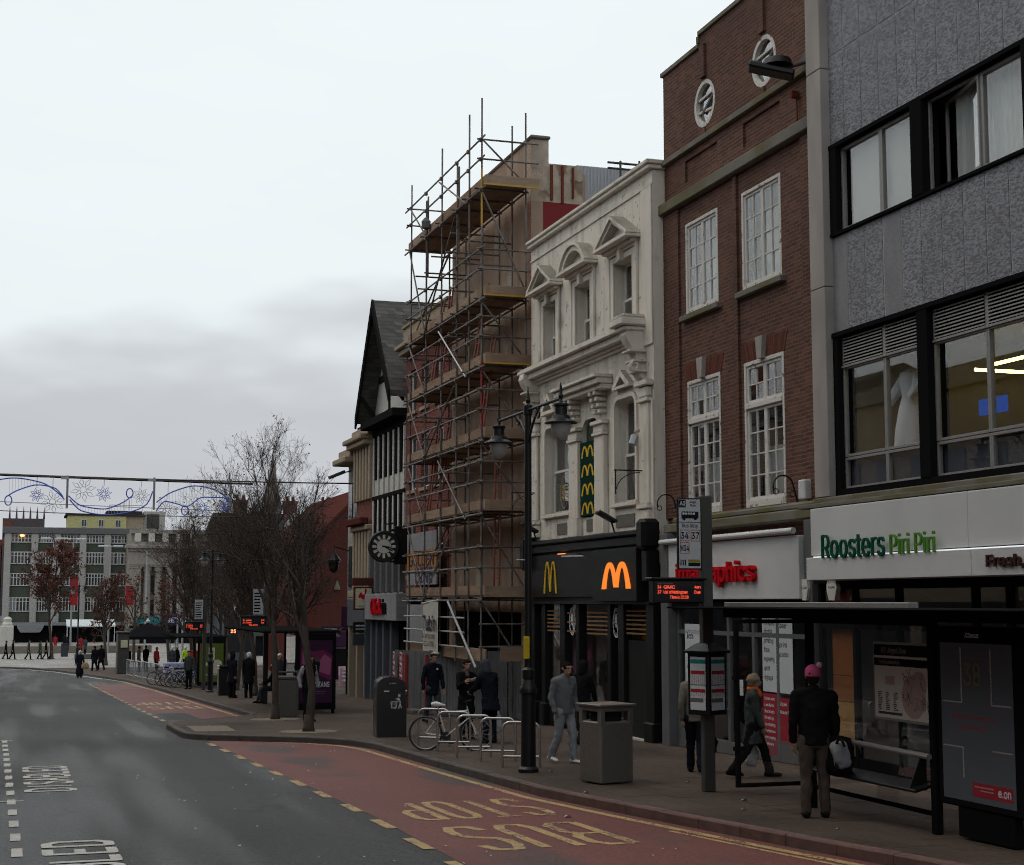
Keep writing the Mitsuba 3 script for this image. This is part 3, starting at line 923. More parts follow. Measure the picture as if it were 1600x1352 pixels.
# shopfront below
put('shop_ceiling', M().box(12.9, 13.5, 9, 23.3, 2.50, 2.7), 'dark_void', A)
m = M()
for y in (23.3, 22.2, 20.9, 18.9, 18.1, 16.2, 14.2, 12.2, 9.1):
    m.box(13.0, 13.1, y - .05, y + .05, -.75, 2.5, .006)
m.box(13.01, 13.09, 9, 23.3, -.75, -.3).box(13.01, 13.09, 9, 23.3, 1.75, 1.85).box(13.01, 13.09, 9, 23.3, 2.4, 2.5)
put('shop_frame', m, 'dark_frame', A)
for a, b in zip((23.25, 22.15, 20.85, 18.85, 18.05, 16.15, 14.15, 12.15), (22.25, 20.95, 18.95, 18.15, 16.25, 14.25, 12.25, 9.15)):
    pane(A, 13.05, (b, a, -.3, 1.75), name='shop_pane')
    pane(A, 13.05, (b, a, 1.85, 2.4), name='shop_pane')
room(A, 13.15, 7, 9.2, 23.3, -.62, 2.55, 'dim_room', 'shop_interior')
for i, (z0, z1, mt) in enumerate(((-.3, .55, 'amber_panel'), (.56, .98, 'orange_panel'), (.99, 1.9, 'orange_panel'), (1.91, 2.35, 'red_board'))):
    put('poster_panel', M().box(13.12, 13.14, 22.3, 23.1, z0, z1), mt, A)
each('counter', M().box(15, 15.6, 14, 20, -.6, .5).box(17, 17.1, 11, 21, -.6, 2.2), 'cloth_brown', A)
put('wall_panel', M().box(13.4, 13.45, 18.2, 18.8, -.6, 2.4), 'far_green', A)

for y, w, lab in ((23.65, .13, 'pale burglar alarm box on the narrow strip between the two shop fascias'), (22.72, .17, 'white hexagonal burglar alarm box under the end of the takeaway fascia')):
    hexa = Polygon([(-w, .04), (-w * .55, -.16), (w * .55, -.16), (w, .04), (w * .7, .2), (-w * .7, .2)])
    k = thing('alarm_box', lab, 'alarm box')
    put('casing', M().ext(hexa, .08, W_(12.98, y, 2.38)), 'white_wood', k)
    put('lettering', text(M(), 'ALARM', .045, W_(12.9, y + .1, 2.41), width=.2, depth=.002), 'text_black', k)

# ---------------------------------------------------------------- B: the brick building
XB = 13.3
B = thing('brick_building', 'tall dark red brick building with two round windows below a stepped parapet', 'building')
ovals = [(28.19, 12.47), (25.54, 12.47)]
w_up = [(27.65, 29.21, 8.17, 10.13), (24.96, 26.57, 8.17, 10.13)]
w_lo = [(27.63, 29.2, 3.97, 6.77), (24.96, 26.57, 3.97, 6.77)]
outline = Polygon([(23.42, 2.3), (30.3, 2.3), (30.3, 13.72), (28.42, 13.72), (28.42, 13.98), (26.3, 13.98), (26.3, 14.4), (23.42, 14.4)])
holes = unary_union([Point(*o).buffer(.49, resolution=12) for o in ovals] + [sbox(a, c, b, d) for a, b, c, d in w_up + w_lo])
pan = [sbox(27.63, 11.03, 29.2, 11.5), sbox(24.93, 11.02, 26.46, 11.5)]
put('front_wall', M().wall(XB, .05, outline.difference(holes).difference(unary_union(pan))).wall(XB + .05, .25, outline.difference(holes)), 'brick_red', B)
m = M()
for a, b in ((29.5, 30.3), (26.72, 26.86), (23.42, 24.1)):
    m.box(XB - .05, XB, a, b, 3.96, 10.55)
each('brick_strip', m, 'brick_red', B)
shell(B, XB + .3, 23.42, 30.3, -.75, 13.7, 11, 'brick_red')
put('coping', M().box(XB - .05, XB + .35, 28.40, 30.36, 13.72, 13.82, .01).box(XB - .05, XB + .35, 26.27, 28.40, 13.98, 14.08, .01).box(XB - .05, XB + .35, 28.38, 28.46, 13.82, 13.98, .01).box(XB - .05, XB + .35, 23.4, 26.33, 14.4, 14.5, .01), 'old_stone', B)
put('string_course', M().box(XB - .1, XB + .1, 23.42, 30.36, 11.66, 11.78, .012), 'old_stone', B)
put('string_course', M().box(XB - .16, XB + .1, 23.42, 30.4, 10.57, 10.80, .015), 'old_stone', B)
for yo, zo in ovals:
    ring = Point(0, 0).buffer(.5, resolution=16).difference(Point(0, 0).buffer(.41, resolution=16))
    w = M().ext(ring, .1, W_(XB + .1, yo, zo))
    for z, tl in ((.17, .05), (-.14, -.08)):
        w.obox((XB + .06, yo, zo + z), rot((1, 0, 0), tl), (.02, .42, .022))
    W1 = put('round_window', w, 'flaking_white', B)
    put('pane', M().ext(Point(0, 0).buffer(.42, resolution=12), .004, W_(XB + .09, yo, zo)), 'glass', W1)
    put('broken_slat', M().obox((XB + .05, yo - .1, zo - .02), rot((1, 0, 0), .5), (.02, .3, .03)).obox((XB + .2, yo + .1, zo + .05), rot((1, 0, 0), .2), (.02, .2, .1)), 'grey_panel', W1)
    each('brick_key', M().box(XB - .06, XB, yo - .11, yo + .11, zo + .55, zo + 1.25).box(XB - .04, XB, yo - .06, yo + .06, zo - .75, zo - .52), 'brick_red', B)
for a, b, c, d in w_up:
    w = M()
    w.box(XB - .01, XB + .12, a, a + .07, c, d, .006).box(XB - .01, XB + .12, b - .07, b, c, d, .006).box(XB - .012, XB + .12, a + .07, b - .07, d - .07, d, .006).box(XB - .012, XB + .12, a + .07, b - .07, c, c + .09, .006)
    mid = (a + b) / 2
    rs = bars(w, XB + .02, a + .07, mid, c + .09, d - .07, 2, 4, .055, .024, .06) + bars(w, XB + .022, mid, b - .07, c + .09, d - .07, 2, 4, .055, .024, .06)
    W1 = put('window', w, 'flaking_white', B)
    for r_ in rs:
        pane(W1, XB + .05, r_)
    put('sill', M().box(XB - .12, XB + .05, a - .14, b + .14, c - .12, c - .002, .012), 'old_stone', B)
    put('window_blind', M().box(XB + .4, XB + .41, a, (a + b) / 2 - .01, c, d).box(XB + .42, XB + .43, (a + b) / 2, b, c, d), 'reflected_sky_pale', B)  # flat pale sheets added to imitate sky mirrored in the glass
for a, b, c, d in w_lo:
    w = M()
    w.box(XB - .01, XB + .12, a, a + .07, c, d, .006).box(XB - .01, XB + .12, b - .07, b, c, d, .006).box(XB - .012, XB + .12, a + .07, b - .07, d - .08, d, .006).box(XB - .03, XB + .12, a + .07, b - .07, c, c + .14, .006).box(XB - .03, XB + .12, a + .07, b - .07, 5.86, 5.96, .006)
    mid = (a + b) / 2
    rs = []
    for u, v_ in ((a + .07, mid), (mid, b - .07)):
        rs += bars(w, XB + .02, u, v_, 5.96, d - .08, 2, 2, .06, .024, .06) + bars(w, XB + .022, u, v_, c + .14, 5.86, 2, 4, .06, .024, .06)
    W1 = put('window', w, 'flaking_white', B)
    for r_ in rs:
        pane(W1, XB + .05, r_)
    curtain(B, XB + .5, a, b, c, c + 1.2)
    mid = (a + b) / 2
    put('keystone', M().ext(Polygon([(-.09, 0), (.09, 0), (.15, .42), (-.15, .42)]), .1, W_(XB, mid, d - .02)), 'concrete', B)
    for s_ in (-1, 1):      # the rubbed-brick voussoirs of the flat arch
        for i in range(9):
            u0, u1 = .11 + i * .082, .11 + (i + 1) * .082 - .012
            lean = lambda u: u * 1.10 + .045
            q = Polygon([(s_ * u0, 0), (s_ * u1, 0), (s_ * lean(u1), .36), (s_ * lean(u0), .36)])
            put('arch_brick', M().ext(q, .012, W_(XB, mid, d + .004)), ('brick_piece', 'brick_piece_b')[int(rng.random() < .4)], B)
room(B, XB + .3, 3.5, 23.6, 30.2, 3.7, 6.9, 'room_tan')
room(B, XB + .3, 3.5, 23.6, 30.2, 7.6, 10.4, 'room_grey')
room(B, XB + .3, 2.5, 23.6, 30.2, 11.3, 13.5, 'room_grey')
put('stone_band', M().box(12.95, 13.5, 23.42, 29.75, 3.62, 3.80, .02).box(13.08, 13.5, 23.42, 29.6, 3.80, 3.94, .04), 'old_stone', B)
# its shopfront
each('end_pier', M().box(12.86, 13.3, 29.35, 29.72, -.8, 3.6, .01).box(12.95, 13.3, 23.46, 23.72, -.8, 3.6, .01), 'grey_panel', B)
put('soffit', M().box(12.95, 13.6, 23.7, 29.35, 2.05, 2.2), 'black_board', B)
SB = thing('shop_sign', 'white shop fascia with raised red lettering under a rolled awning tube', 'sign')
put('board', M().box(12.86, 13.2, 23.74, 29.3, 2.24, 3.34, .01), 'sign_white', SB)
put('lettering', text(M(), 'imagraphics', .36, W_(12.855, 28.75, 2.58), width=3.45, depth=.09, bold=True), 'text_red', SB)
put('awning_tube', M().tube([[12.80, 23.8, 3.42], [12.80, 29.55, 3.42]], .055, 12), 'sign_white', SB)
m = M()
for y in (29.3, 28.0, 26.95, 25.9, 24.95, 23.75):
    m.box(13.05, 13.13, y - .05, y + .05, -.75, 2.05, .006)
m.box(13.055, 13.125, 23.75, 29.3, 1.55, 1.63).box(13.055, 13.125, 23.75, 25.9, -.75, -.25).box(13.055, 13.125, 28, 29.3, -.75, -.25).box(13.055, 13.125, 25.9, 28, -.72, -.45)
put('shop_frame', m, 'grey_panel', B)
for a, b in ((29.25, 28.05), (27.95, 27.0), (26.9, 25.95), (25.85, 25.0), (24.9, 23.8)):
    pane(B, 13.09, (b, a, -.45, 1.55), name='shop_pane')
    pane(B, 13.09, (b, a, 1.63, 2.05), name='shop_pane')
put('door_handle', M().tube([[13.0, 26.98, .1], [13.0, 26.98, 1.3]], .02, 8).box(13.0, 13.09, 26.97, 26.99, .15, .18).box(13.0, 13.09, 26.97, 26.99, 1.22, 1.25), 'stainless', B)
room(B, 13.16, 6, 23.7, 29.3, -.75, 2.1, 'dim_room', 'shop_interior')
each('display_stand', M().box(14.2, 14.8, 26, 28, -.7, .3).box(15.5, 15.7, 24, 29, -.7, .55), 'red_board', B)
put('counter', M().box(16, 16.6, 24, 28.5, -.7, .4), 'poster_white', B)


def window_poster(name, label, X, ya, yb, za, zb, mat, lines, ink, h, lead, extra=None):
    k = thing(name, label, 'poster')
    put('sheet', M().box(X, X + .004, ya, yb, za, zb), mat, k)
    m = M()
    z = zb - lead
    for s_ in lines:
        text(m, s_, h, W_(X - .001, yb - (yb - ya) * .12, z), width=(yb - ya) * .72 * min(1, .35 + len(s_) / 14), depth=.001, bold=True)
        z -= lead
    put('print', m, ink, k)
    return k


window_poster('window_poster', 'pale window poster with short printed lines nearest the red brick shop door', 13.06, 25.0, 25.55, .58, 1.95, 'poster_white', ['Photocopying', 'digital', 'printing', 'fax', 'engineering', 'and', 'signage'], 'poster_ink', .085, .165)
window_poster('window_poster', 'pale window poster with a phone picture beside the takeaway end', 13.06, 24.4, 24.95, .58, 1.9, 'poster_white', ['laser', 'copies', 'print', 'posters'], 'poster_ink', .085, .17)
window_poster('window_poster', 'tall red window poster with white border lowest by the pink hatted man', 13.055, 25.0, 25.55, -.55, .55, 'poster_red', ['Business cards', 'Leaflets', 'Booklets', 'Binding', 'Laminating', 'Invitations', 'Plan copying', 'Banners'], 'poster_white', .05, .115)
window_poster('window_poster', 'short red window poster partly behind the pink hatted man', 13.055, 24.4, 24.95, -.3, .5, 'poster_red', ['Open', 'Mon to Sat'], 'poster_white', .06, .14)
window_poster('window_poster', 'pale poster with red and black lettering behind the bus stop pole', 13.055, 28.1, 28.95, .3, 1.75, 'poster_white', ['im', 'agraphics', 'copy'], 'poster_ink', .12, .3)
one('notice_card', M().box(13.03, 13.035, 26.3, 26.5, .45, .75), 'poster_white', 'small white notice card on the glass shop door', 'notice')
# things on its face
k = thing('floodlight', 'large dark area floodlight on a bracket high on the brick wall', 'floodlight')
ax = rot((0, 0, 1), math.radians(100)) @ rot((0, 1, 0), math.radians(12))
put('housing', M().add(*cbox(np.array([12.62, 23.95, 11.66]), np.stack([[-.86, .42, .26], [.42, .9, 0], [-.25, .1, -.96]]), np.array([.42, .2, .06]), .03)).lathe([(.02, 0), (.28, .04), (.24, .16), (.05, .22)], (12.72, 23.9, 11.7), 12), 'black_metal', k, smooth=30)
put('bracket', M().tube([[13.3, 23.75, 11.85], [12.9, 23.85, 11.72]], .035, 8).box(13.22, 13.3, 23.62, 23.9, 11.72, 12.0), 'pole_grey', k)
for y, sgn, lab in ((29.75, 1, 'curled black iron hanging bracket near the white building corner'), (24.55, 1, 'curled black iron hanging bracket above the small white box')):
    q_ = np.linspace(0, math.pi * 1.12, 14)
    m = M().tube([[13.3, y, 3.95], [13.24, y, 4.2], *[[13.02 + .2 * math.cos(a), y, 4.24 + .2 * math.sin(a)] for a in q_]], .015, 6)
    m.tube([[12.87 + .05 * math.cos(a), y, 4.15 + .05 * math.sin(a)] for a in np.linspace(2.6, 8.5, 12)], .010, 5).tube([[13.2 - .05 * math.cos(a), y, 4.12 + .06 * math.sin(a)] for a in np.linspace(0, 6, 12)], .009, 5)
    one('hanging_bracket', m, 'black_metal', lab, 'bracket')
one('junction_box', M().box(13.12, 13.3, 23.95, 24.2, 3.98, 4.33, .02), 'sign_white', 'small white box fixed low on the brick wall by the grey pilaster', 'box')
put('conduit', M().tube([[13.26, 24.2, 10.85], [13.26, 24.2, 11.3]], .015, 6).box(13.15, 13.28, 24.16, 24.24, 11.3, 11.42), 'rust_red', B)
# ---------------------------------------------------------------- C: the white stucco building
XC = 13.0
Cc = thing('stucco_building', 'white stucco building with pedimented windows above a black restaurant front', 'building')
w_top = [(31.38, 32.5, 8.36, 9.95), (34.03, 35.07, 8.36, 9.92), (36.5, 37.48, 8.36, 9.88)]
lowr = [(31.28, 32.5, 4.42, 6.76), (35.45, 37.37, 4.42, 6.62)]
ctr = (33.62, 34.72, 4.2, 6.55)


def roundtop(a, b, c, d, r=.22):
    return unary_union([sbox(a, c, b, d - r), sbox(a + r, c, b - r, d), Point(a + r, d - r).buffer(r, resolution=6), Point(b - r, d - r).buffer(r, resolution=6)])


hol = unary_union([sbox(a, c, b, d) for a, b, c, d in w_top] + [roundtop(*q) for q in lowr] + [roundtop(*ctr, r=.35)])
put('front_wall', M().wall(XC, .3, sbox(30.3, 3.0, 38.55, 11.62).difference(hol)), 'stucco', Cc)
shell(Cc, XC + .3, 30.3, 38.55, -1.1, 11.5, 10, 'stucco')
put('return_wall', M().box(XC + .002, XC + .35, 30.28, 30.3, 3.0, 11.6), 'stucco', Cc)
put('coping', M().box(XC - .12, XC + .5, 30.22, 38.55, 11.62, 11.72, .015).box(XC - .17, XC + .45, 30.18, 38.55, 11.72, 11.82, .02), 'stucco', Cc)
put('string_course', M().box(XC - .035, XC, 30.28, 38.55, 11.26, 11.31, .008), 'stucco', Cc)
put('corner_strip', M().box(XC - .04, XC, 30.28, 30.86, 7.75, 11.26, .01).box(XC - .05, XC, 30.28, 31.0, 3.9, 6.55, .01), 'stucco', Cc)
for i, (a, b, c, d) in enumerate(w_top):
    y, hw = (a + b) / 2, (b - a) / 2
    s_ = put('window_surround', M().box(XC - .05, XC, a - .17, a, c - .05, d + .15, .01).box(XC - .05, XC, b, b + .17, c - .05, d + .15, .01).box(XC - .05, XC, a, b, d, d + .15, .01)
             .box(XC - .07, XC, a - .3, a - .19, c - .1, d + .28, .01).box(XC - .07, XC, b + .19, b + .3, c - .1, d + .28, .01).box(XC - .08, XC, a - .3, b + .3, d + .17, d + .30, .01), 'stucco', Cc)
    put('keystone', M().ext(Polygon([(-.07, 0), (.07, 0), (.11, .34), (-.11, .34)]), .13, W_(XC - .02, y, d - .03)), 'stucco', s_)
    z0 = d + .36
    w = hw + .42
    if i != 1:
        tri = lambda k, b0=0.0: Polygon([(-k, b0), (k, b0), (0, k * .5 + b0 * .5)])
        outer, inner = Polygon([(-w, 0), (w, 0), (w, .06), (0, .60), (-w, .06)]), Polygon([(-w * .72, .09), (w * .72, .09), (0, .46)])
    else:
        outer = Point(0, -.42).buffer(1.01, resolution=24).intersection(sbox(-w, 0, w, 2)).union(sbox(-w, 0, w, .07))
        inner = Point(0, -.42).buffer(.84, resolution=24).intersection(sbox(-w * .74, .09, w * .74, 2))
    put('pediment', M().ext(outer.difference(inner), .30, W_(XC, y, z0)).ext(inner.buffer(.01), .10, W_(XC, y, z0)).ext(outer.buffer(.035).difference(outer.buffer(-.04)).intersection(sbox(-3, .03, 3, 3)), .36, W_(XC, y, z0))
        .box(XC - .38, XC, y - w - .04, y + w + .04, z0 - .05, z0 + .02, .01).box(XC - .2, XC, y - w + .1, y + w - .1, z0 - .12, z0 - .05, .01), 'stucco', Cc)
    wf = M()
    zm = (c + d) / 2 - .08
    r1 = bars(wf, XC + .24, a, b, zm - .03, d, 1, 1, .06, .02, .05)
    r2 = bars(wf, XC + .20, a, b, c, zm + .03, 1, 1, .06, .02, .045)
    W1 = put('sash_window', wf, 'white_wood', Cc)
    pane(W1, XC + .265, r1[0]), pane(W1, XC + .225, r2[0])
    put('window_board', M().box(XC + .5, XC + .52, a, b, c, d), 'dark_void', Cc)
# mid cornice with consoles
m = M()
for z0, z1, pr in ((7.86, 7.93, .08), (7.93, 8.0, .16), (8.0, 8.16, .30), (8.16, 8.26, .42), (8.26, 8.31, .36)):
    m.box(XC - pr, XC, 31.0, 38.52, z0, z1, .012)
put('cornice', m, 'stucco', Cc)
put('cornice_end_block', M().box(XC - .62, XC, 30.62, 31.35, 8.20, 8.38, .03).box(XC - .56, XC, 30.68, 31.3, 8.38, 8.46, .03).box(XC - .52, XC, 30.7, 31.25, 8.10, 8.20, .02), 'stucco', Cc)
for y0 in (30.62, 37.8):
    prof = [(0, 1.15), (.42, 1.15), (.46, 1.0), (.40, .85), (.27, .68), (.20, .5), (.23, .36), (.19, .2), (.08, .06), (0, 0)]
    m = M().ext(Polygon([(-p, z) for p, z in prof]), .34, ((XC, y0 + .17 + .3, 7.0), (1, 0, 0), (0, 0, 1)))
    for k in range(3):
        m.box(XC - .4 + .08 * k, XC - .0, y0 - .03 + .12 - .05, y0 + .47 + .05 - .0, 7.62 - .22 * k, 7.68 - .22 * k, .015)
    m.tube([[XC - .28 + .09 * math.cos(q), y0 + .1, 7.3 + .09 * math.sin(q)] for q in np.linspace(0, 6.2, 14)], .04, 6)
    put('console', m, 'stucco', Cc, smooth=35)
for y in (30.28, 37.75):
    m = M().box(XC - .10, XC - .03, y + .12, y + .58, 4.3, 6.5, .015).box(XC - .16, XC, y + .06, y + .64, 6.5, 6.6, .02).box(XC - .20, XC, y + .02, y + .68, 6.85, 6.98, .02).box(XC - .13, XC, y + .1, y + .6, 6.6, 6.85, .03)
    m.box(XC - .18, XC, y + .04, y + .66, 4.18, 4.3, .02).box(XC - .14, XC, y + .08, y + .62, 3.85, 4.18, .02)
    put('pilaster', m, 'stucco', Cc)
# lower windows
for a, b, c, d in lowr:
    wf = M()
    zm = 5.5
    r1 = bars(wf, XC + .25, a, b, zm - .03, d, 1, 1, .06, .02, .05)
    r2 = bars(wf, XC + .21, a, b, c, zm + .03, 1, 1, .06, .02, .045)
    W1 = put('sash_window', wf, 'white_wood', Cc)
    pane(W1, XC + .275, r1[0]), pane(W1, XC + .235, r2[0])
    gl = put('window_poster_film', M().box(XC + .30, XC + .305, a + .05, b - .05, c + .05, zm), 'cloth_navy', Cc, label='dark blue poster film with an oval emblem')
    el = shapely.affinity.scale(Point(0, 0).buffer(1, resolution=16), .30, .42)
    put('oval_emblem', M().ext(el.difference(shapely.affinity.scale(el, .9, .93)), .003, W_(XC + .298, (a + b) / 2 if b - a < 1.5 else b - .55, 4.98)), 'cream', gl)
    t_ = M()
    for j, ln in enumerate(('FREE', 'WIFI', 'HERE')):
        text(t_, ln, .1, W_(XC + .298, ((a + b) / 2 if b - a < 1.5 else b - .55) + .17, 5.05 - .13 * j), width=.34, depth=.002, bold=True)
    put('print', t_, 'arch_yellow', gl)
    curtain(Cc, XC + .5, a, b, zm, d, 'net_curtain')
    ring = roundtop(a - .1, b + .1, c, d + .1, .3).difference(roundtop(a, b, c - 1, d))
    put('window_surround', M().ext(shapely.affinity.scale(ring, -1, 1, origin=(0, 0)), .05, ((XC, 0, 0), (0, -1, 0), (0, 0, 1))).box(XC - .1, XC, a - .12, b + .12, c - .12, c - .003, .02), 'stucco', Cc)
each('sunk_panel', M().box(XC - .02, XC, 31.4, 32.5, 3.86, 4.14).box(XC - .02, XC, 35.5, 36.5, 3.86, 4.14).box(XC - .02, XC, 34.0, 34.4, 3.86, 4.14), 'room_grey', Cc)
# centre bay: pilasters, hood, infill
a, b, c, d = ctr
m = M()
for y0, y1 in ((33.0, 33.62), (34.74, 35.36)):
    m.box(XC - .12, XC, y0, y1, 3.9, 6.05, .012).box(XC - .17, XC, y0 - .04, y1 + .04, 6.05, 6.13, .015).box(XC - .20, XC, y0 - .06, y1 + .06, 6.30, 6.40, .015).box(XC - .14, XC, y0, y1, 6.13, 6.3, .01).box(XC - .15, XC, y0 - .02, y1 + .02, 3.75, 4.2, .015)
    for k in range(4):
        m.box(XC - .30 + .04 * k, XC, y0 + .08, y0 + .22, 6.98 - .14 * k, 7.08 - .14 * k, .015).box(XC - .30 + .04 * k, XC, y1 - .22, y1 - .08, 6.98 - .14 * k, 7.08 - .14 * k, .015)
put('bay_pilasters', m, 'stucco', Cc, kind='stuff', label='pair of bracketed pilasters')
m = M()
for z0, z1, pr in ((7.08, 7.2, .30), (7.2, 7.34, .40), (7.34, 7.42, .48)):
    m.box(XC - pr, XC, 32.75 - pr * .2, 35.6 + pr * .2, z0, z1, .015)
put('bay_hood', m, 'stucco', Cc)
each('hood_pediment', M().ext(Polygon([(-.62, 0), (.62, 0), (0, .55)]).difference(Polygon([(-.36, .09), (.36, .09), (0, .4)])), .2, W_(XC - .0, 36.75, 6.95)).ext(Polygon([(-.5, 0), (.5, 0), (.5, .08), (0, .42), (-.5, .08)]).difference(Polygon([(-.3, .06), (.3, .06), (0, .27)])), .14, W_(XC, 31.9, 6.98)), 'stucco', Cc)
put('blind_window', M().box(XC + .12, XC + .14, a - .05, b + .05, 5.9, d + .05), 'far_green', Cc)
k = thing('emblem_banner', 'tall dark green wall sign with four yellow twin-arch emblems', 'sign')
put('panel', M().box(XC - .06, XC + .1, a + .06, b - .02, 4.22, 6.0, .008), 'dark_green', k)
for i in range(4):
    put('arch_emblem', M().ext(arches_poly(.84, .29, .10, .055), .008, W_(XC - .061, b - .11, 4.26 + .452 * i)), 'arch_yellow', k)
# hanging things on it
for y, lab in ((30.75, 'small black iron sign bracket on the near edge of the white building'), (38.0, 'small black iron sign bracket on the far edge of the white building')):
    one('sign_bracket', M().tube([[XC - .1, y, 5.02], [XC - .75, y, 5.02]], .016, 6).tube([[XC - .72, y, 5.04], [XC - .72, y, 4.5]], .016, 6).tube([[XC - .72 + .5 * (1 - math.cos(q)) * 0 - 0, y, 4.55] if 0 else [XC - .15 - .55 * math.sin(q), y, 4.98 - .4 * (1 - math.cos(q))] for q in np.linspace(0, 1.5, 9)], .012, 6), 'black_metal', lab, 'bracket')
for y, lab in ((32.0, 'black floodlight tilted on the ledge under the near sash window'), (37.4, 'black floodlight tilted on the ledge at the far end of the black shopfront')):
    k = thing('shop_floodlight', lab, 'floodlight')
    put('head', M().obox((XC - .45, y, 4.08), rot((0, 1, 0), -.5) @ rot((0, 0, 1), .15), (.24, .2, .04), .02), 'black_metal', k)
    put('arm', M().tube([[XC - .25, y, 3.72], [XC - .35, y, 4.04]], .02, 6), 'black_metal', k)
one('sensor_lamp', M().lathe([(.02, 0), (.09, .05), (.09, .25), (.03, .3)], (XC - .16, 30.95, 5.85), 10, (-.3, 0, -1)).tube([[XC, 30.95, 5.95], [XC - .2, 30.95, 5.88]], .03, 6), 'galvanised', 'small silver wall lamp beside the near sash window', 'lamp')
# black shopfront
put('shop_cornice', M().box(XC - .30, XC + .1, 30.25, 38.5, 3.62, 3.74, .03).box(XC - .2, XC + .1, 30.3, 38.5, 3.42, 3.62, .02), 'black_fascia', Cc)
put('shop_console', M().box(XC - .42, XC, 30.0, 30.42, 3.3, 3.95, .08).box(XC - .30, XC, 30.05, 30.38, 2.6, 3.3, .04), 'black_fascia', Cc)
put('shop_console', M().box(XC - .35, XC, 38.15, 38.56, 3.0, 3.9, .08), 'black_fascia', Cc)
ES = thing('restaurant_fascia', 'black restaurant fascia board with a thin yellow arch emblem', 'sign')
put('board', M().box(XC - .15, XC + .1, 33.2, 38.2, 2.3, 3.38, .01), 'black_fascia', ES)
put('arch_emblem', M().ext(arches_poly(.98, .80, .095, .07), .02, W_(XC - .155, 36.95 + .15, 2.40)), 'arch_yellow', ES)
put('light_tube', M().tube([[XC - .5, 33.35, 3.24], [XC - .5, 34.8, 3.27]], .022, 8).tube([[XC - .15, 34.6, 3.35], [XC - .5, 34.5, 3.27]], .015, 6).tube([[XC - .5, 37.2, 3.25], [XC - .5, 38.3, 3.28]], .022, 8), 'galvanised', ES)
put('lit_slot', M().box(XC - .18, XC - .15, 33.24, 33.32, 2.72, 3.02), 'lamp_on', ES, emit=(.75, .75, .72))
put('downlight', M().box(XC - .24, XC - .20, 35.35, 35.85, 3.352, 3.372), 'lit_face', ES, emit=(.9, .28, .09))
LS = thing('lit_emblem_sign', 'black square sign box with a glowing orange twin-arch emblem', 'sign')
put('box', M().box(XC - .34, XC + .1, 30.55, 33.15, 2.2, 3.36, .012), 'black_fascia', LS)
put('arch_emblem', M().ext(arches_poly(1.68, .59, .23, .12), .03, W_(XC - .345, 32.52, 2.475)), 'lit_face', LS, emit=(.72, .18, .022))
put('shopfront_frieze', M().box(XC - .16, XC + .1, 30.3, 38.5, 2.14, 2.2).box(XC - .05, XC + .1, 30.3, 38.5, 2.2, 3.42), 'black_fascia', Cc)
for i, (a, b) in enumerate(((30.3, 30.72), (31.98, 32.34), (32.78, 32.98), (34.42 + .42, 35.05), (35.84, 36.2), (37.3, 37.6), (38.15, 38.5))):
    m = M().box(XC - .06, XC + .15, a, b, -1.15, 2.14, .015).box(XC - .12, XC + .15, a - .04, b + .04, -1.15, -.35, .03)
    put('shopfront_post', m, 'black_fascia', Cc)
each('stall_riser', M().box(XC + .02, XC + .1, 32.34, 34.84, -1.15, -.45).box(XC + .02, XC + .1, 36.2, 38.2, -1.15, -.45), 'black_fascia', Cc)
for a, b in ((32.34, 32.78), (32.98, 34.84), (35.05, 35.84), (36.2, 37.3), (37.6, 38.2)):
    pane(Cc, XC + .06, (a, b, -.45, 2.12), name='shop_pane')
put('door_leaf', M().box(XC + .05, XC + .1, 30.75, 31.98, -.9, 1.35), 'door_dark', Cc)
put('door_step', M().box(XC - .05, XC + .1, 30.75, 31.95, -.85, -.745), 'pale_stone', Cc)
for (a, b, z1, n_) in ((30.76, 31.94, 2.05, 6), (33.03, 34.42, 2.0, 6), (36.24, 37.28, 2.02, 6), (35.1, 35.8, 1.98, 3), (32.36, 32.74, 1.98, 3)):
    bl = put('slatted_blind', M().box(XC - .01, XC, (a + b) / 2 - .3 * (b - a), (a + b) / 2 - .3 * (b - a) + .015, z1 - .62, z1), 'black_board', Cc)
    for i in range(n_):
        z = z1 - .06 - (.098 * i if n_ > 4 else .22 * i)
        put('slat', M().box(XC - .012, XC + .02, a, b, z - .018, z + .018), 'wood_slat', bl)
for y, in ((35.44,), (32.55,)):
    el = shapely.affinity.scale(Point(0, 0).buffer(1, resolution=16), .21, .34)
    m = M().ext(el.difference(shapely.affinity.scale(el, .86, .9)), .01, W_(XC - .0, y, 1.72)).ext(shapely.affinity.scale(Point(0, 0).buffer(1), .07, .16), .01, W_(XC, y + .02, 1.78)).ext(shapely.affinity.rotate(sbox(-.02, -.25, .03, .1), 25), .01, W_(XC, y - .03, 1.72))
    for q in np.linspace(0, 6.28, 18):
        m.box(XC - .012, XC, y + .165 * math.cos(q) - .012, y + .165 * math.cos(q) + .012, 1.72 + .27 * math.sin(q) - .015, 1.72 + .27 * math.sin(q) + .015)
    put('oval_emblem', m, 'poster_white', Cc)
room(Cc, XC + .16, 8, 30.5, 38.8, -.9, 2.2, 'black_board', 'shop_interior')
one('yellow_column', M().box(14.4, 14.7, 33.9, 34.25, -.9, 1.75).box(14.35, 14.75, 33.85, 34.3, 1.3, 1.62), 'yellow_tag', 'yellow column seen inside the dark restaurant', 'column')
room(Cc, XC + .31, 4, 30.5, 38.4, 4.0, 7.2, 'room_grey')
room(Cc, XC + .53, 4, 30.5, 38.4, 8.2, 10.4, 'dark_void')

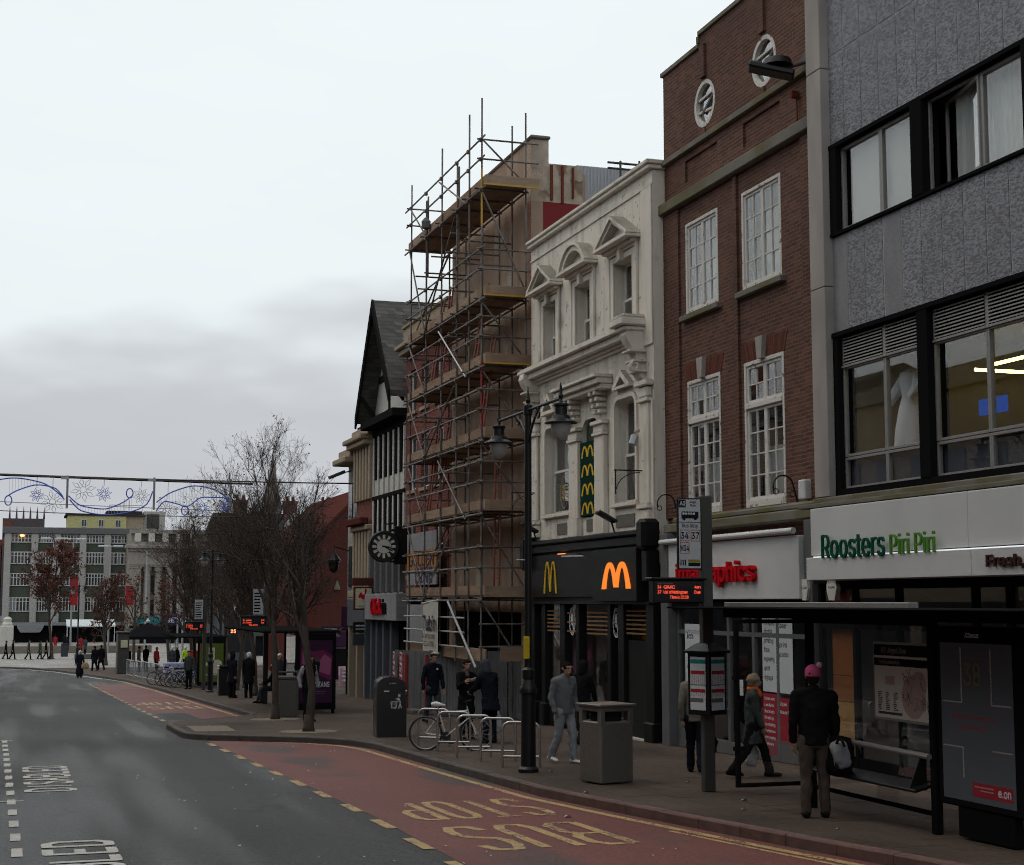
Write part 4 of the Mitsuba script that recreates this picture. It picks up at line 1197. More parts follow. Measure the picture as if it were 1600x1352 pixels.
# ---------------------------------------------------------------- D: the building behind the scaffold
XD = 13.3
D = thing('rendered_building', 'derelict building with tan rendered front and flaking parapet behind scaffolding', 'building')
put('front_wall', M().wall(XD, .35, sbox(39.45, 1.9, 47.5, 15.0)), 'tan_render', D)
put('corner_strip', M().box(XD + .02, XD + .35, 38.56, 39.45, -1.2, 11.6), 'tan_render', D)
m = M()
stp = Polygon([(13.3, 10), (24, 10), (24, 13.2), (14.82, 13.2), (14.82, 14.35), (13.82, 14.35), (13.82, 15.02), (13.3, 15.02)])
put('end_wall', M().cross(39.45, .35, stp.intersection(sbox(13.3, 13.25, 30, 16))), 'end_render', D)
put('end_wall', M().cross(39.452, .34, stp.intersection(sbox(13.0, 10, 30, 13.25))), 'red_board', D, label='dark red painted upper end wall')
put('pipe', M().box(13.86, 13.93, 39.40, 39.45, 13.3, 14.3).box(14.18, 14.25, 39.40, 39.45, 13.25, 14.3).box(14.5, 14.55, 39.38, 39.45, 13.4, 14.28), 'rust_red', D)
put('chimney_breast', M().lathe([(.62, 12.6), (.62, 13.45), (.60, 13.45), (.5, 13.5), (.5, 14.3), (.0, 14.33)], (14.75, 40.4, 0), 10).box(14.6, 15.3, 39.8, 41.2, 12.4, 13.3), 'tan_render', D)
put('back_block', M().box(XD + .35, 24, 39.8, 53.7, -1.4, 11.6), 'tan_render', D)
put('parapet_coping', M().box(XD - .06, XD + .45, 39.42, 47.5, 15.0, 15.1, .03).box(13.26, 13.86, 39.38, 39.9, 15.02, 15.12, .03), 'old_stone', D)
PR = one('plant_room', (lambda m: ([m.box(15.6 + .11 * i, 15.655 + .11 * i, 41.98, 42.0, 12, 15.16) for i in range(26)], m.box(15.6, 18.5, 42.0, 44, 11, 15.16))[1])(M()), 'plant_metal', 'ribbed grey metal plant room on the roof behind the white parapet', 'plant room')
one('roof_rail', M().tube([[16.2, 41, 15.03], [18.3, 41, 15.03]], .035, 6).tube([[16.2, 41, 14.86], [18.3, 41, 14.86]], .035, 6).tube([[16.6, 41, 13.6], [16.6, 41, 15.1]], .035, 6).tube([[17.2, 41, 13.6], [17.2, 41, 15.15]], .03, 6).box(16.55, 17.0, 41.5, 41.8, 13.4, 13.6).box(15.9, 16.05, 41.8, 41.95, 13.6, 13.8), 'pole_grey', 'grey pipe rail on the flat roof beside the ribbed plant room', 'rail')
# brick front half, Y 47.5..53.6
E_ = thing('red_terrace', 'narrow bright red brick house front half hidden behind the far end of the scaffold', 'building')
wr = [(y - .5, y + .5, z, z + h) for y in (49.0, 50.9, 52.6) for z, h in ((8.9, 1.5), (6.1, 1.9), (3.1, 2.0))]
put('front_wall', M().wall(XD, .3, sbox(47.5, 2.2, 53.6, 11.2).difference(unary_union([sbox(a, c, b, d) for a, b, c, d in wr]))), 'brick_far', E_)
for a, b, c, d in wr:
    wf = M()
    rs = bars(wf, XD + .1, a, b, c, d, 1, 2, .08, .05, .06)
    W1 = put('window', wf, 'white_wood', E_)
    for r_ in rs:
        pane(W1, XD + .13, r_, 'far_pane')
    put('sill', M().box(XD - .08, XD + .1, a - .1, b + .1, c - .12, c - .003), 'cream', E_)
put('cornice', M().box(XD - .45, XD + .3, 47.5, 53.7, 11.2, 11.35, .02).box(XD - .3, XD + .3, 47.5, 53.65, 11.0, 11.2, .02).box(XD - .12, XD + .3, 47.5, 53.62, 11.35, 12.0, .02).box(XD - .2, XD + .3, 47.5, 53.64, 12.0, 12.1, .02), 'cream', E_)
put('shop_void', M().box(XD + .3, XD + .35, 39.8, 53.6, -1.5, 2.3), 'dark_void', D)
each('shop_pier', M().box(XD - .05, XD + .3, 39.5, 40.2, -1.2, 1.9).box(XD - .05, XD + .3, 46.9, 47.5, -1.3, 1.9), 'tan_render', D)
ch = thing('chimney_pair', 'tall red brick chimney stacks showing through the top scaffold lifts', 'chimney')
for y in (46.2, 48.0, 49.6):
    put('stack', M().box(17.2, 17.75, y, y + .55, 11.5, 13.6).box(17.1, 17.85, y - .1, y + .65, 13.6, 13.85), 'brick_far', ch)
# old shop boards behind the scaffold
k = thing('painted_hoarding', 'orange and white painted shop board with blue lettering behind the scaffold', 'sign')
put('board', M().box(12.92, 12.98, 47.9, 51.8, 3.9, 4.5), 'smooth_cladding', k)
put('band', M().box(12.92, 12.98, 47.9, 51.8, 3.28, 3.9), 'orange_board', k)
put('lower_board', M().box(12.92, 12.98, 47.9, 51.8, 2.75, 3.27), 'smooth_cladding', k)
put('lettering', text(M(), 'GOLDEN', .42, W_(12.92, 51.5, 3.38), width=3.3, depth=.01, bold=True), 'blue_text', k)
put('lettering', text(M(), 'DINE', .5, W_(12.92, 50.6, 2.82), width=2.2, depth=.01, bold=True), 'blue_text', k)
k = thing('blue_shop_sign', 'narrow blue sign strip with white lettering behind the scaffold', 'sign')
put('board', M().box(12.92, 12.98, 47.2, 51.6, 2.2, 2.55), 'navy_sign', k)
put('lettering', text(M(), 'GO SOUVLAKI', .2, W_(12.92, 51.2, 2.28), width=3.6, depth=.01, bold=True), 'poster_white', k)
one('white_shop_panel', M().box(12.9, 12.98, 48.4, 51.7, .6, 2.1), 'smooth_cladding', 'plain pale blank shop panel behind the lowest scaffold lift', 'panel')

# ---------------------------------------------------------------- the scaffold
SC = thing('scaffolding', 'tall tube scaffolding with timber toe boards wrapping the rendered building', 'scaffold')
XO, XI = 11.85, 13.12
std = [39.37, 40.6, 41.8, 43.5, 45.3, 47.2]
tops = [16.0, 15.9, 14.9, 15.75, 14.6, 15.6]
levels = [13.72, 10.66, 8.8, 6.8, 4.85, 2.55]
R_ = .026


def tube1(name, a, b, r=R_, mat='scaffold_steel'):
    return put(name, M().tube([a, b], r, 7), mat, SC)


cps = M()


def coupler(x, y, z):
    cps.box(x - .05, x + .05, y - .05, y + .05, z - .055, z + .055, .012)


for i, (y, t_) in enumerate(zip(std, tops)):
    zb = .55 if y < 43 else G(y) + .02
    j = rng.uniform(-.02, .02, 2)
    if i == 0:
        tube1('standard', [XO, y, zb], [XO, y, 4.6])
        tube1('standard', [XO, y, 4.6], [XO, y, 6.9])
        tube1('standard', [XO, y, 6.9], [XO, y, 8.7], mat='post_red')
        tube1('standard', [XO, y, 8.7], [XO, y, 12.4])
        tube1('standard', [XO, y, 12.4], [XO, y, 14.0], .028, 'yellow_tube')
        tube1('standard', [XO, y, 14.0], [XO, y, t_])
    else:
        tube1('standard', [XO + j[0], y, zb], [XO, y + j[1], t_])
    tube1('standard', [XI, y + .02, G(y)], [XI, y, 15.7 if i in (0, 1) else 13.6])
    if i % 2 == 0 and i:
        tube1('standard', [XO + .06, y + .05, 12.2], [XO + .06, y + .05, 14.75])
for z in levels:
    top = z == levels[0]
    y0, y1 = std[0] - .25, std[-1] + .45
    for dz in (-.32, .55, 1.1):
        zz = z + dz
        for x in ((XO - .05,) if dz > 0 else (XO - .05, XI - .05)):
            tube1('ledger', [x, y0 + rng.uniform(-.2, .1), zz], [x, y1 + rng.uniform(-.1, .3), zz + rng.uniform(-.03, .03)])
        for y in std:
            coupler(XO - .03, y, zz)
    for y in std:
        tube1('transom', [XO - .2, y + .06, z - .26], [XI + .1, y + .06, z - .26])
    for dz in (.55, 1.1):
        for y in (std[0] - .05, std[-1] + .05):
            tube1('guard_rail', [XO - .15, y, z + dz], [XI + (.35 if y < 40 else .1), y, z + dz])
    # deck boards, laid lengthwise: five wide, in two lengths
    for k in range(5):
        x = XO + .06 + k * .235
        yc = rng.uniform(42.6, 44.0)
        put('deck_board', M().box(x, x + .225, y0 + .02, yc - .01, z - .225, z - .187, .004), 'timber', SC)
        put('deck_board', M().box(x, x + .225, yc + .01, y1, z - .225, z - .187, .004), 'timber', SC)
    cut = sorted(rng.uniform(40.5, 46.5, 2))
    e = [y0, *cut, y1]
    for a, b in zip(e[:-1], e[1:]):
        if b - a > .3:
            put('toe_board', M().box(XO + .03, XO + .07, a + .008, b - .008, z - .185, z + .065 + rng.uniform(-.01, .01), .004), 'timber', SC)
    put('toe_board', M().box(XO + .02, XI + .3, y0 - .05, y0 - .01, z - .185, z + .055, .004), 'timber', SC)
    put('deck_edge', M().box(XO, XI + .3, y0 - .07, y0 - .02, z - .235, z - .19), 'yellow_tube' if z > 8.5 else 'timber', SC)
    put('toe_board', M().box(XO + .02, XI, y1 + .0, y1 + .04, z - .185, z + .055, .004), 'timber', SC)
zs = [.5] + levels[::-1] + [15.2]
for i, (a, b) in enumerate(zip(zs[1:-1], zs[2:])):
    s_ = 1 if i % 2 else -1
    ya, yb = (std[1], std[3]) if s_ > 0 else (std[4], std[2])
    tube1('brace', [XO - .09, ya, a - .4], [XO - .09, yb, b - .5], mat='galvanised' if i % 3 == 0 else 'scaffold_steel')
    tube1('brace', [XO - .05, std[5], b - .4], [XO - .05, std[4], a - .2])
    tube1('brace', [XO, std[0] - .08, b - .4], [XI, std[0] - .08, a - .1])
    tube1('brace', [XO, std[5] + .1, a - .3], [XI, std[5] + .1, b - .3])
    if i < 5:
        for y in (std[2], std[4]):
            tube1('transom', [XO - .35, y, (a + b) / 2], [XI, y, (a + b) / 2])
for z in (9.9, 10.1, 11.0, 11.7, 12.35, 12.8):
    y = 41.2 + rng.uniform(-.4, 1.5)
    tube1('transom', [XO - .15, y, z], [XI + .1, y, z])
for y in np.linspace(43.8, 47.0, 5):
    tube1('transom', [XO - .25, y, 11.15 + (47 - y) * .42], [XI, y, 11.15 + (47 - y) * .42])
tube1('ledger', [XO + .3, 47.2, 11.15], [XO + .3, 43.6, 12.65])
for z in (.95, 1.35, 1.75):
    tube1('ledger', [XO - .05, 40.8, z], [XO - .05, 47.6, z], mat='galvanised')
for z in (1.0, 1.6):
    tube1('guard_rail', [XO - .05, std[0], z], [XI, std[0], z])
tube1('brace', [XO - .1, 42.3, 2.2], [XO - .1, 39.5, .45], .035, 'galvanised')
tube1('brace', [XO, 39.3, 2.2], [XI - .2, 39.3, .6])
for a, b in ((39.1, 41.4), (41.42, 44.2), (44.22, 47.7)):
    put('toe_board', M().box(XO + .03, XO + .08, a, b, .62, .95, .004), 'timber', SC)
put('toe_board', M().box(12.3, 12.95, 39.05, 39.1, .62, 1.0), 'timber', SC)
put('coupler', cps, 'scaffold_steel', SC, kind='stuff', label='clamps joining the tubes')
put('swivel_pulley', M().lathe([(.02, 0), (.13, .05), (.15, .25), (.05, .38)], (XO - .1, 45.0, 13.6), 10).tube([[XO - .1, 45.0, 13.98], [XO - .1, 45.0, 14.5]], .01, 5).tube([[XO - .1, 45.0, 13.6], [XO - .1, 45.02, 3.5]], .006, 4), 'grey_panel', SC)
# ladders
for j, (y, z0, z1, lab) in enumerate(((46.0, 8.85, 11.6, 'red ladder slanting between the upper scaffold lifts'), (45.0, 8.85, 11.9, 'red ladder beside the brick front near the upper scaffold lift'), (46.4, 4.9, 7.9, 'long red ladder against the brick front in the middle lifts'),
                                       (45.2, 4.9, 7.7, 'shorter red ladder right of the long one in the middle lifts'), (41.3, 8.9, 11.2, 'red ladder at the near bay below the third platform'), (40.6, 6.9, 9.6, 'red ladder slanting behind the pink corner tube'), (39.75, 2.5, 6.0, 'red ladder with clear rungs at the near bottom of the scaffold'))):
    w_ = .16 if j < 6 else .24
    k = thing('ladder', lab, 'ladder')
    xs = (XO + .35, XO + .75) if j < 6 else (XO + .55, XO + .6)
    for s_ in (-1, 1):
        put('stile', M().tube([[xs[0], y + s_ * w_, z0 - .2], [xs[1], y + s_ * w_, z1]], .028, 6), 'ladder_red', k)
    for q in np.linspace(.06, .95, int((z1 - z0) / .28)):
        put('rung', M().tube([[xs[0] + (xs[1] - xs[0]) * q, y - w_, z0 - .2 + (z1 - z0 + .2) * q], [xs[0] + (xs[1] - xs[0]) * q, y + w_, z0 - .2 + (z1 - z0 + .2) * q]], .014, 5), 'ladder_red', k)
# the banner tied to it
k = thing('scaffold_banner', 'white vertical cloth banner reading Tubin tied to the scaffold', 'banner')
b0 = np.array([XO - .14, 43.2, .72])
yy = np.linspace(0, 1, 12)
v = []
for z in np.linspace(0, 1, 10):
    for y in yy:
        v.append([b0[0] - .04 * math.sin(y * 3.1) * (0.4 + .6 * z), b0[1] + 1.72 * (y - .0), b0[2] + 1.5 * z - .10 * y + .02 * math.sin(y * 7)])
f = []
for i in range(9):
    for j in range(11):
        a = i * 12 + j
        f += [[a, a + 1, a + 13], [a, a + 13, a + 12]]
put('cloth', (np.array(v), np.array(f)), 'banner', k, smooth=True)
put('lettering', text(M(), 'Tubin', .42, W_(XO - .19, 44.8, 1.36), width=1.5, depth=.003, bold=True), 'cloth_slate', k)
t_ = text(M(), 'SCAFFOLDING', .13, W_(XO - .19, 44.75, 1.12), width=1.35, depth=.003)
put('lettering', text(t_, '0115 978 0000'[:4] + ' 97801', .15, W_(XO - .19, 44.75, .9), width=1.35, depth=.003), 'cloth_brown', k)
each('pole', M().tube([[XO - .15, 43.1, 2.24], [XO - .15, 45.0, 2.14]], .03, 6).tube([[XO - .15, 43.1, .72], [XO - .15, 45.0, .62]], .03, 6), 'banner', k)

# ---------------------------------------------------------------- corrugated hoarding round its foot
H = thing('site_hoarding', 'grey corrugated metal hoarding with red posts around the scaffold foot', 'hoarding')
runs = [((13.1, 54.2), (11.62, 46.3), 8), ((11.62, 46.3), (11.62, 43.9), 3), ((11.62, 43.9), (13.45, 40.05), 5)]
for a, b, n_ in runs:
    a, b = np.array(a), np.array(b)
    for i in range(n_):
        p, q = a + (b - a) * i / n_, a + (b - a) * (i + 1) / n_
        L2 = np.linalg.norm(q - p)
        t = (q - p) / L2
        nn = np.array([-t[1], t[0]])
        if nn[0] > 0:
            nn = -nn
        s_ = np.arange(0, L2 + 1e-6, .0305)
        wv = .016 * np.clip(1.6 * np.sin(s_ / .152 * 2 * math.pi), -1, 1) + .004 * (i % 2)
        pt = p + s_[:, None] * t + wv[:, None] * nn
        z0, z1 = G(p[1]) + .03, G(p[1]) + 1.86 + rng.uniform(-.015, .015)
        k_ = len(pt)
        v = np.vstack([np.column_stack([pt, np.full(k_, z0)]), np.column_stack([pt, np.full(k_, z1)])])
        ii = np.arange(k_ - 1)
        put('corrugated_sheet', (v, np.vstack([np.stack([ii, ii + 1, ii + 1 + k_], 1), np.stack([ii, ii + 1 + k_, ii + k_], 1)])), 'hoarding_sheet', H, smooth=40)
for x, y in ((11.55, 46.3), (11.55, 43.85), (12.4, 50.5), (12.05, 48.6), (13.38, 40.05)):
    put('post', M().box(x - .045, x + .045, y - .045, y + .045, G(y), G(y) + 1.75, .008), 'post_red', H)
each('foot_block', M().box(11.3, 11.6, 44.5, 45.3, G(45), G(45) + .14, .02).box(11.6, 11.9, 42.6, 43.2, G(43), G(43) + .13, .02).box(13.1, 13.5, 39.5, 40, G(40), G(40) + .16, .02), 'concrete_plain', H)
for y, x, hh, lab in ((51.7, 12.58, (['SITE', 'SAFETY', 'NOTICE', 'HATS']), 'tall red and white site notice on the hoarding by the grey shop'), (47.6, 11.82, (['DANGER', 'KEEP OUT', 'SITE']), 'shorter red and white site notice right above the man in navy')):
    k = thing('site_notice', lab, 'notice')
    z1 = G(y) + 1.8
    n_ = len(hh)
    # hangs flat on the sheet it is fixed to
    t = np.array([-1.48, -7.9]) / math.hypot(1.48, 7.9)
    fr = ((x - .03, y + .5, z1), (t[0], t[1], 0), (0, 0, 1))
    put('sheet', M().ext(sbox(0, -.36 * n_, 1.15, 0), .006, fr), 'poster_white', k)
    for i, s_ in enumerate(hh):
        put('band', M().ext(sbox(.05, -.36 * (i + 1) + .04, 1.1, -.36 * i - .04), .003, ((fr[0][0] - .007, fr[0][1], z1), fr[1], fr[2])), 'poster_red' if i < 3 else 'poster_white', k)
        put('lettering', text(M(), s_, .13, ((fr[0][0] - .012 + t[0] * .12, fr[0][1] + t[1] * .12, z1 - .36 * i - .25), fr[1], fr[2]), width=.85, depth=.002, bold=True), 'poster_white' if i < 3 else 'poster_ink', k)
# ---------------------------------------------------------------- the timber-framed gable with its clock
XT = 13.3
Tb = thing('timber_framed_building', 'black and white timber framed gabled building beyond the scaffold', 'building')
gy, gz = 56.15, 13.55
gab = Polygon([(53.62, 2.5), (58.75, 2.5), (58.75, 9.7), (gy, 13.2), (53.62, 9.9)])
put('front_wall', M().wall(XT, .3, gab), 'tudor_white', Tb)
put('dark_infill', M().box(XT - .025, XT - .001, 53.7, 58.7, 4.4, 6.2).box(XT - .025, XT - .001, 53.7, 58.7, 6.9, 8.6), 'tudor_black', Tb)
m = M()
wm = M()
for y in np.linspace(53.72, 58.65, 7):
    wm.box(XT - .06, XT, y - .09, y + .09, 4.45, 8.55)
each('white_mullion', wm, 'tudor_white', Tb)
m.box(XT - .07, XT, 53.62, 58.75, 8.55, 8.85).box(XT - .07, XT, 53.62, 58.75, 6.1, 6.25).box(XT - .07, XT, 53.62, 58.75, 4.2, 4.45)
put('timber_frame', m, 'tudor_black', Tb)
for i, (a, b) in enumerate(zip(np.linspace(53.72, 58.65, 7)[:-1], np.linspace(53.72, 58.65, 7)[1:])):
    for c, d in ((4.5, 6.1), (6.95, 8.5)):
        put('leaded_window', M().box(XT - .04, XT - .026, a + .26, b - .26, c, d), 'dark_void', Tb)
        mm = M()
        for z in np.linspace(c, d, 6):
            mm.box(XT - .05, XT - .041, a + .2, b - .2, z - .015, z + .015)
        put('leading', mm.box(XT - .055, XT - .041, (a + b) / 2 - .02, (a + b) / 2 + .02, c, d), 'tudor_black', Tb)
put('jetty', M().box(XT - .55, XT, 53.5, 58.85, 8.85, 9.15, .02), 'tudor_black', Tb)
ov = 12.62
m = M()
for ye, ze in ((53.3, 9.75), (58.95, 9.35)):
    q = Polygon([(gy, gz), (gy, gz - .22), (ye, ze - .22), (ye, ze)])
    m.wall(ov, 14, q)
    R2 = Polygon([(gy, gz + .02), (gy, gz - .45), (ye, ze - .45), (ye, ze + .02)])
put('roof', m, 'slate', Tb)
m = M()
for ye, ze in ((53.3, 9.75), (58.95, 9.35)):
    m.wall(ov - .08, .08, Polygon([(gy, gz + .03), (gy, gz - .42), (ye, ze - .42), (ye, ze + .03)]))
    m.tube([[ov + .02, gy + (ye - gy) * .75, gz + (ze - gz) * .75 - .3], [XT, gy + (ye - gy) * .75, gz + (ze - gz) * .75 - 1.2]], .07, 6)
put('bargeboard', m, 'tudor_black', Tb)
each('gable_band', M().box(XT - .05, XT, 54.4, 58.0, 10.6, 10.85).box(XT - .05, XT, gy - .1, gy + .1, 9.15, 13.0).ext(Polygon([(-1.3, 0), (1.3, 0), (0, 1.7)]), .03, W_(XT, gy, 11.0)), 'tudor_black', Tb)
each('side_wall', M().box(XT + .3, 26, 53.62, 53.9, -1.6, 9.8).box(XT + .3, 26, 58.5, 58.75, -1.6, 9.4), 'dark_brick', Tb)
put('lower_front', M().box(XT - .02, XT + .3, 53.62, 58.75, -1.7, 2.5), 'dark_void', Tb)
m = M()
for y in np.linspace(53.75, 58.6, 6):
    m.box(XT - .2, XT, y - .13, y + .13, 2.52, 4.2, .02)
each('stone_mullion', m, 'grey_panel', Tb)
k = thing('street_shop_sign', 'grey wrapped shop fascia with a short red word beside the hoarding', 'sign')
put('board', M().box(12.72, 13.25, 52.55, 57.6, 1.52, 2.48, .02), 'smooth_cladding', k)
put('lettering', text(M(), 'Click', .55, W_(12.72, 56.3, 1.74), width=1.7, depth=.08, bold=True), 'text_red', k)
put('lettering', text(M(), 'in', .5, W_(12.72, 54.5, 1.76), width=.55, depth=.06, bold=True), 'text_black', k)
m = M()
for y in (54.3, 55.5, 56.6, 57.5, 58.6):
    m.box(12.95, 13.25, y - .1, y + .1, -1.8, 1.52, .02)
each('shop_pier', m, 'bluegrey', Tb)
for y in (54.9, 56.05, 57.05):
    put('shop_glass', M().box(13.1, 13.12, y - .45, y + .45, -1.4, 1.5), 'far_pane', Tb)
ck = thing('street_clock', 'round black street clock with pale roman numeral dial on a wall bracket', 'clock')
cc = np.array([12.35, 52.9, 4.12])
ca = np.array([-.18, -1, 0]) / math.hypot(.18, 1)
put('case', M().lathe([(.0, -.14), (.52, -.14), (.56, -.08), (.56, .08), (.52, .14), (.47, .14), (.46, .10), (0, .10)], cc, 28, ca), 'black_metal', ck, smooth=35)
cx_ = np.array([-ca[1], ca[0], 0])
fr = lambda d, u, v_: tuple(cc + ca * d + cx_ * u + np.array([0, 0, v_]))
put('dial', M().lathe([(.0, .11), (.44, .11), (.44, .112), (0, .112)], cc, 28, ca), 'black_metal', ck)
m = M()
for h in range(12):
    a = h * math.pi / 6
    q = shapely.affinity.rotate(sbox(-.045, .27, .045, .41), -math.degrees(a), origin=(0, 0))
    m.ext(q, .006, (fr(.113, 0, 0), cx_, (0, 0, 1)))
put('numerals', m, 'pale_stone', ck)
put('dial_centre', M().ext(Point(0, 0).buffer(.25), .004, (fr(.113, 0, 0), cx_, (0, 0, 1))), 'pale_stone', ck)
m = M()
for a, ln, w in ((118, .36, .022), (100, .24, .03)):
    m.ext(shapely.affinity.rotate(sbox(-w, -.06, w, ln), -a, origin=(0, 0)), .006, (fr(.118, 0, 0), cx_, (0, 0, 1)))
put('hands', m, 'black_metal', ck)
put('bracket', M().tube([[12.6, 53.0, 4.7], [13.3, 53.3, 4.7]], .05, 6).tube([[12.6, 53.0, 3.6], [13.3, 53.3, 3.6]], .04, 6).box(12.75, 13.3, 52.95, 53.15, 3.5, 4.85, .02).tube([[12.4, 52.9, 4.65], [12.4, 52.9, 4.9], [12.7, 53, 4.95]], .03, 6), 'black_metal', ck)

# ---------------------------------------------------------------- cream pilastered building and its neighbours
Cb = thing('cream_building', 'cream pilastered building with deep cornice left of the timber gable', 'building')
put('front_wall', M().wall(13.3, .3, sbox(58.75, 2.4, 61.9, 8.9)), 'brick_far', Cb)
put('body', M().box(13.6, 26, 58.8, 61.9, -1.8, 8.9), 'cream', Cb)
m = M()
for y in np.linspace(58.95, 61.7, 6):
    m.box(13.12, 13.3, y - .15, y + .15, 6.2, 8.4, .02).box(13.12, 13.3, y - .15, y + .15, 2.6, 5.0, .02)
each('pilaster', m, 'cream', Cb)
each('cornice', M().box(12.7, 13.5, 58.7, 62.1, 8.55, 8.75, .04).box(12.85, 13.5, 58.75, 62.0, 8.35, 8.55, .03).box(13.05, 13.5, 58.75, 61.9, 8.75, 9.1, .03).box(12.95, 13.4, 58.75, 61.9, 2.35, 2.6, .03).box(13.0, 13.4, 58.75, 61.9, 5.0, 5.2, .03), 'cream', Cb)
put('balustrade', M().box(13.1, 13.2, 58.8, 61.0, 10.3, 10.4).box(13.1, 13.2, 58.8, 61.0, 9.1, 9.2).tube([[13.15, 59.0, 9.1], [13.15, 59.0, 10.4]], .05, 5).tube([[13.15, 59.7, 9.1], [13.15, 59.7, 10.4]], .05, 5).tube([[13.15, 60.4, 9.1], [13.15, 60.4, 10.4]], .05, 5), 'roof_dark', Cb)
put('dormer', M().box(13.5, 15, 58.8, 60.6, 9.1, 10.3, .05), 'roof_dark', Cb)
put('dark_glass', M().box(13.22, 13.26, 58.9, 61.8, 2.62, 4.98), 'far_pane', Cb)
put('window_box', M().box(12.8, 13.15, 59, 61.7, 5.2, 5.5, .05), 'dark_brick', Cb)
put('shop_fascia', M().box(12.95, 13.4, 58.8, 61.9, 1.2, 2.3, .03), 'bluegrey', Cb)
m = M()
for y in (58.9, 60.3, 61.8):
    m.box(13.0, 13.3, y - .1, y + .1, -1.8, 1.2, .02)
each('shop_pier', m, 'cream', Cb)
put('shop_void', M().box(13.3, 13.35, 58.8, 61.9, -1.8, 1.2), 'dark_void', Cb)
Pb = thing('white_end_building', 'narrow whitewashed building at the far end of the right hand row', 'building')
put('body', M().box(13.45, 26, 61.9, 64.3, -2, 8.0), 'pale_wall', Pb)
each('cornice', M().box(12.75, 13.6, 61.92, 64.4, 7.9, 8.15, .05).box(13.0, 13.6, 61.95, 64.3, 8.15, 8.5, .03), 'cream', Pb)
m = M()
for y in (62.5, 63.6):
    for z in (2.8, 5.4):
        m.box(13.4, 13.45, y - .3, y + .3, z, z + 1.7)
each('window', m, 'far_pane', Pb)
put('shop_fascia', M().box(13.2, 13.5, 62, 64.3, 1.0, 2.0, .03), 'plum_art', Pb)
put('shop_void', M().box(13.40, 13.45, 62.1, 64.2, -1.8, 1.0), 'dark_void', Pb)
one('wall_floodlight', M().obox((12.8, 63.6, 7.5), rot((0, 1, 0), .4), (.35, .2, .07), .02).tube([[13.5, 63.6, 7.7], [12.9, 63.6, 7.55]], .03, 6), 'pole_grey', 'grey floodlight under the far cream cornice', 'floodlight')
one('wall_lantern', M().lathe([(.05, 0), (.2, .12), (.24, .5), (.32, .52), (.1, .8), (.02, 1.0)], (12.8, 64.0, 3.4), 8).tube([[13.5, 64.0, 4.3], [12.8, 64.0, 4.5], [12.8, 64.0, 4.3]], .03, 6), 'black_metal', 'black wall lantern on a curled arm on the white end building', 'lamp')
one('cafe_parasol', M().lathe([(.55, 0), (.05, .35)], (12.6, 63.9, .75), 8).tube([[12.6, 63.9, .75], [13.4, 63.9, 1.2]], .03, 6), 'tactile', 'small pale cone shaded lamp by the far dark shop', 'lamp')
# red gable wall beyond
Rb = thing('gable_end_building', 'dark red brick building with a blank sloping gable wall behind the bare trees', 'building')
put('gable_wall', M().cross(92, .4, Polygon([(17.3, -2.6), (26, -2.6), (26, 9.5), (19.9, 8.7), (18.3, 7.05), (17.3, 6.1)])), 'dark_brick', Rb)
put('body', M().box(17.35, 26, 92.4, 110, -2.6, 6.0), 'dark_brick', Rb)
put('roof', M().add([[17.1, 91.9, 6.0], [20.3, 91.9, 9.2], [20.3, 110, 9.2], [17.1, 110, 6.0], [17.1, 91.9, 5.8], [20.3, 91.9, 9.0], [20.3, 110, 9.0], [17.1, 110, 5.8]], [[0, 1, 2], [0, 2, 3], [4, 6, 5], [4, 7, 6], [0, 4, 5], [0, 5, 1]]), 'dark_brick', Rb)
one('bell_alarm', M().lathe([(.2, 0), (.19, .1), (.05, .5), (.02, .55)], (18.6, 91.9, 2.9), 8), 'dull_gold', 'small yellow bell shaped alarm on the blank red gable', 'alarm box')
Lo = thing('low_shop_row', 'low pale shop units under the blank red gable wall', 'building')
put('wall', M().box(17.2, 24, 88, 92, -2.6, .2), 'pale_wall', Lo)
put('fascia', M().box(17.1, 24, 87.8, 88, -.4, .5, .02), 'plum_art', Lo)
each('opening', M().box(17.6, 19, 87.95, 88.02, -2.5, -.5).box(19.4, 21, 87.95, 88.02, -2.5, -.5), 'dark_void', Lo)
# row of brick buildings behind the trees
Bb = thing('terrace_row', 'row of red brick buildings with chimneys seen through the bare branches', 'building')
put('wall', M().box(19.0, 32.5, 150, 162, -3.4, 9.2), 'brick_far', Bb)
put('roof', M().add([[18.7, 149.6, 9.0], [32.8, 149.6, 9.0], [32.8, 155, 11.0], [18.7, 155, 11.0], [18.7, 163, 9], [32.8, 163, 9]], [[0, 1, 2], [0, 2, 3], [3, 2, 5], [3, 5, 4], [0, 3, 4], [1, 5, 2]]), 'roof_dark', Bb)
for x in (20.6, 25.6, 29.2):
    c_ = put('chimney', M().box(x, x + 1.2, 153, 154.2, 9, 11.9).box(x - .1, x + 1.3, 152.9, 154.3, 11.9, 12.2), 'brick_far', Bb)
    each('pot', M().lathe([(.14, 0), (.12, .5)], (x + .3, 153.6, 12.2), 8).lathe([(.14, 0), (.12, .5)], (x + .9, 153.6, 12.2), 8), 'rust_red', c_)
for x in np.arange(19.8, 32, 1.9):
    for z in (-.2, 2.8, 5.8):
        w_ = put('window', M().box(x, x + 1.1, 149.93, 150, z, z + 1.9), 'far_frame', Bb)
        put('pane', M().box(x + .12, x + .5, 149.9, 149.93, z + .12, z + 1.78).box(x + .6, x + .98, 149.9, 149.93, z + .12, z + 1.78), 'far_pane', w_)
for x in (21.5, 25.0, 28.5):
    put('dormer', M().cross(149.2, .6, Polygon([(x, 8.2), (x + 1.8, 8.2), (x + 1.8, 9.6), (x + .9, 10.8), (x, 9.6)])), 'far_frame', Bb)
put('shop_fascia', M().box(19, 32, 149.5, 150, -1.1, -.2), 'far_green', Bb)
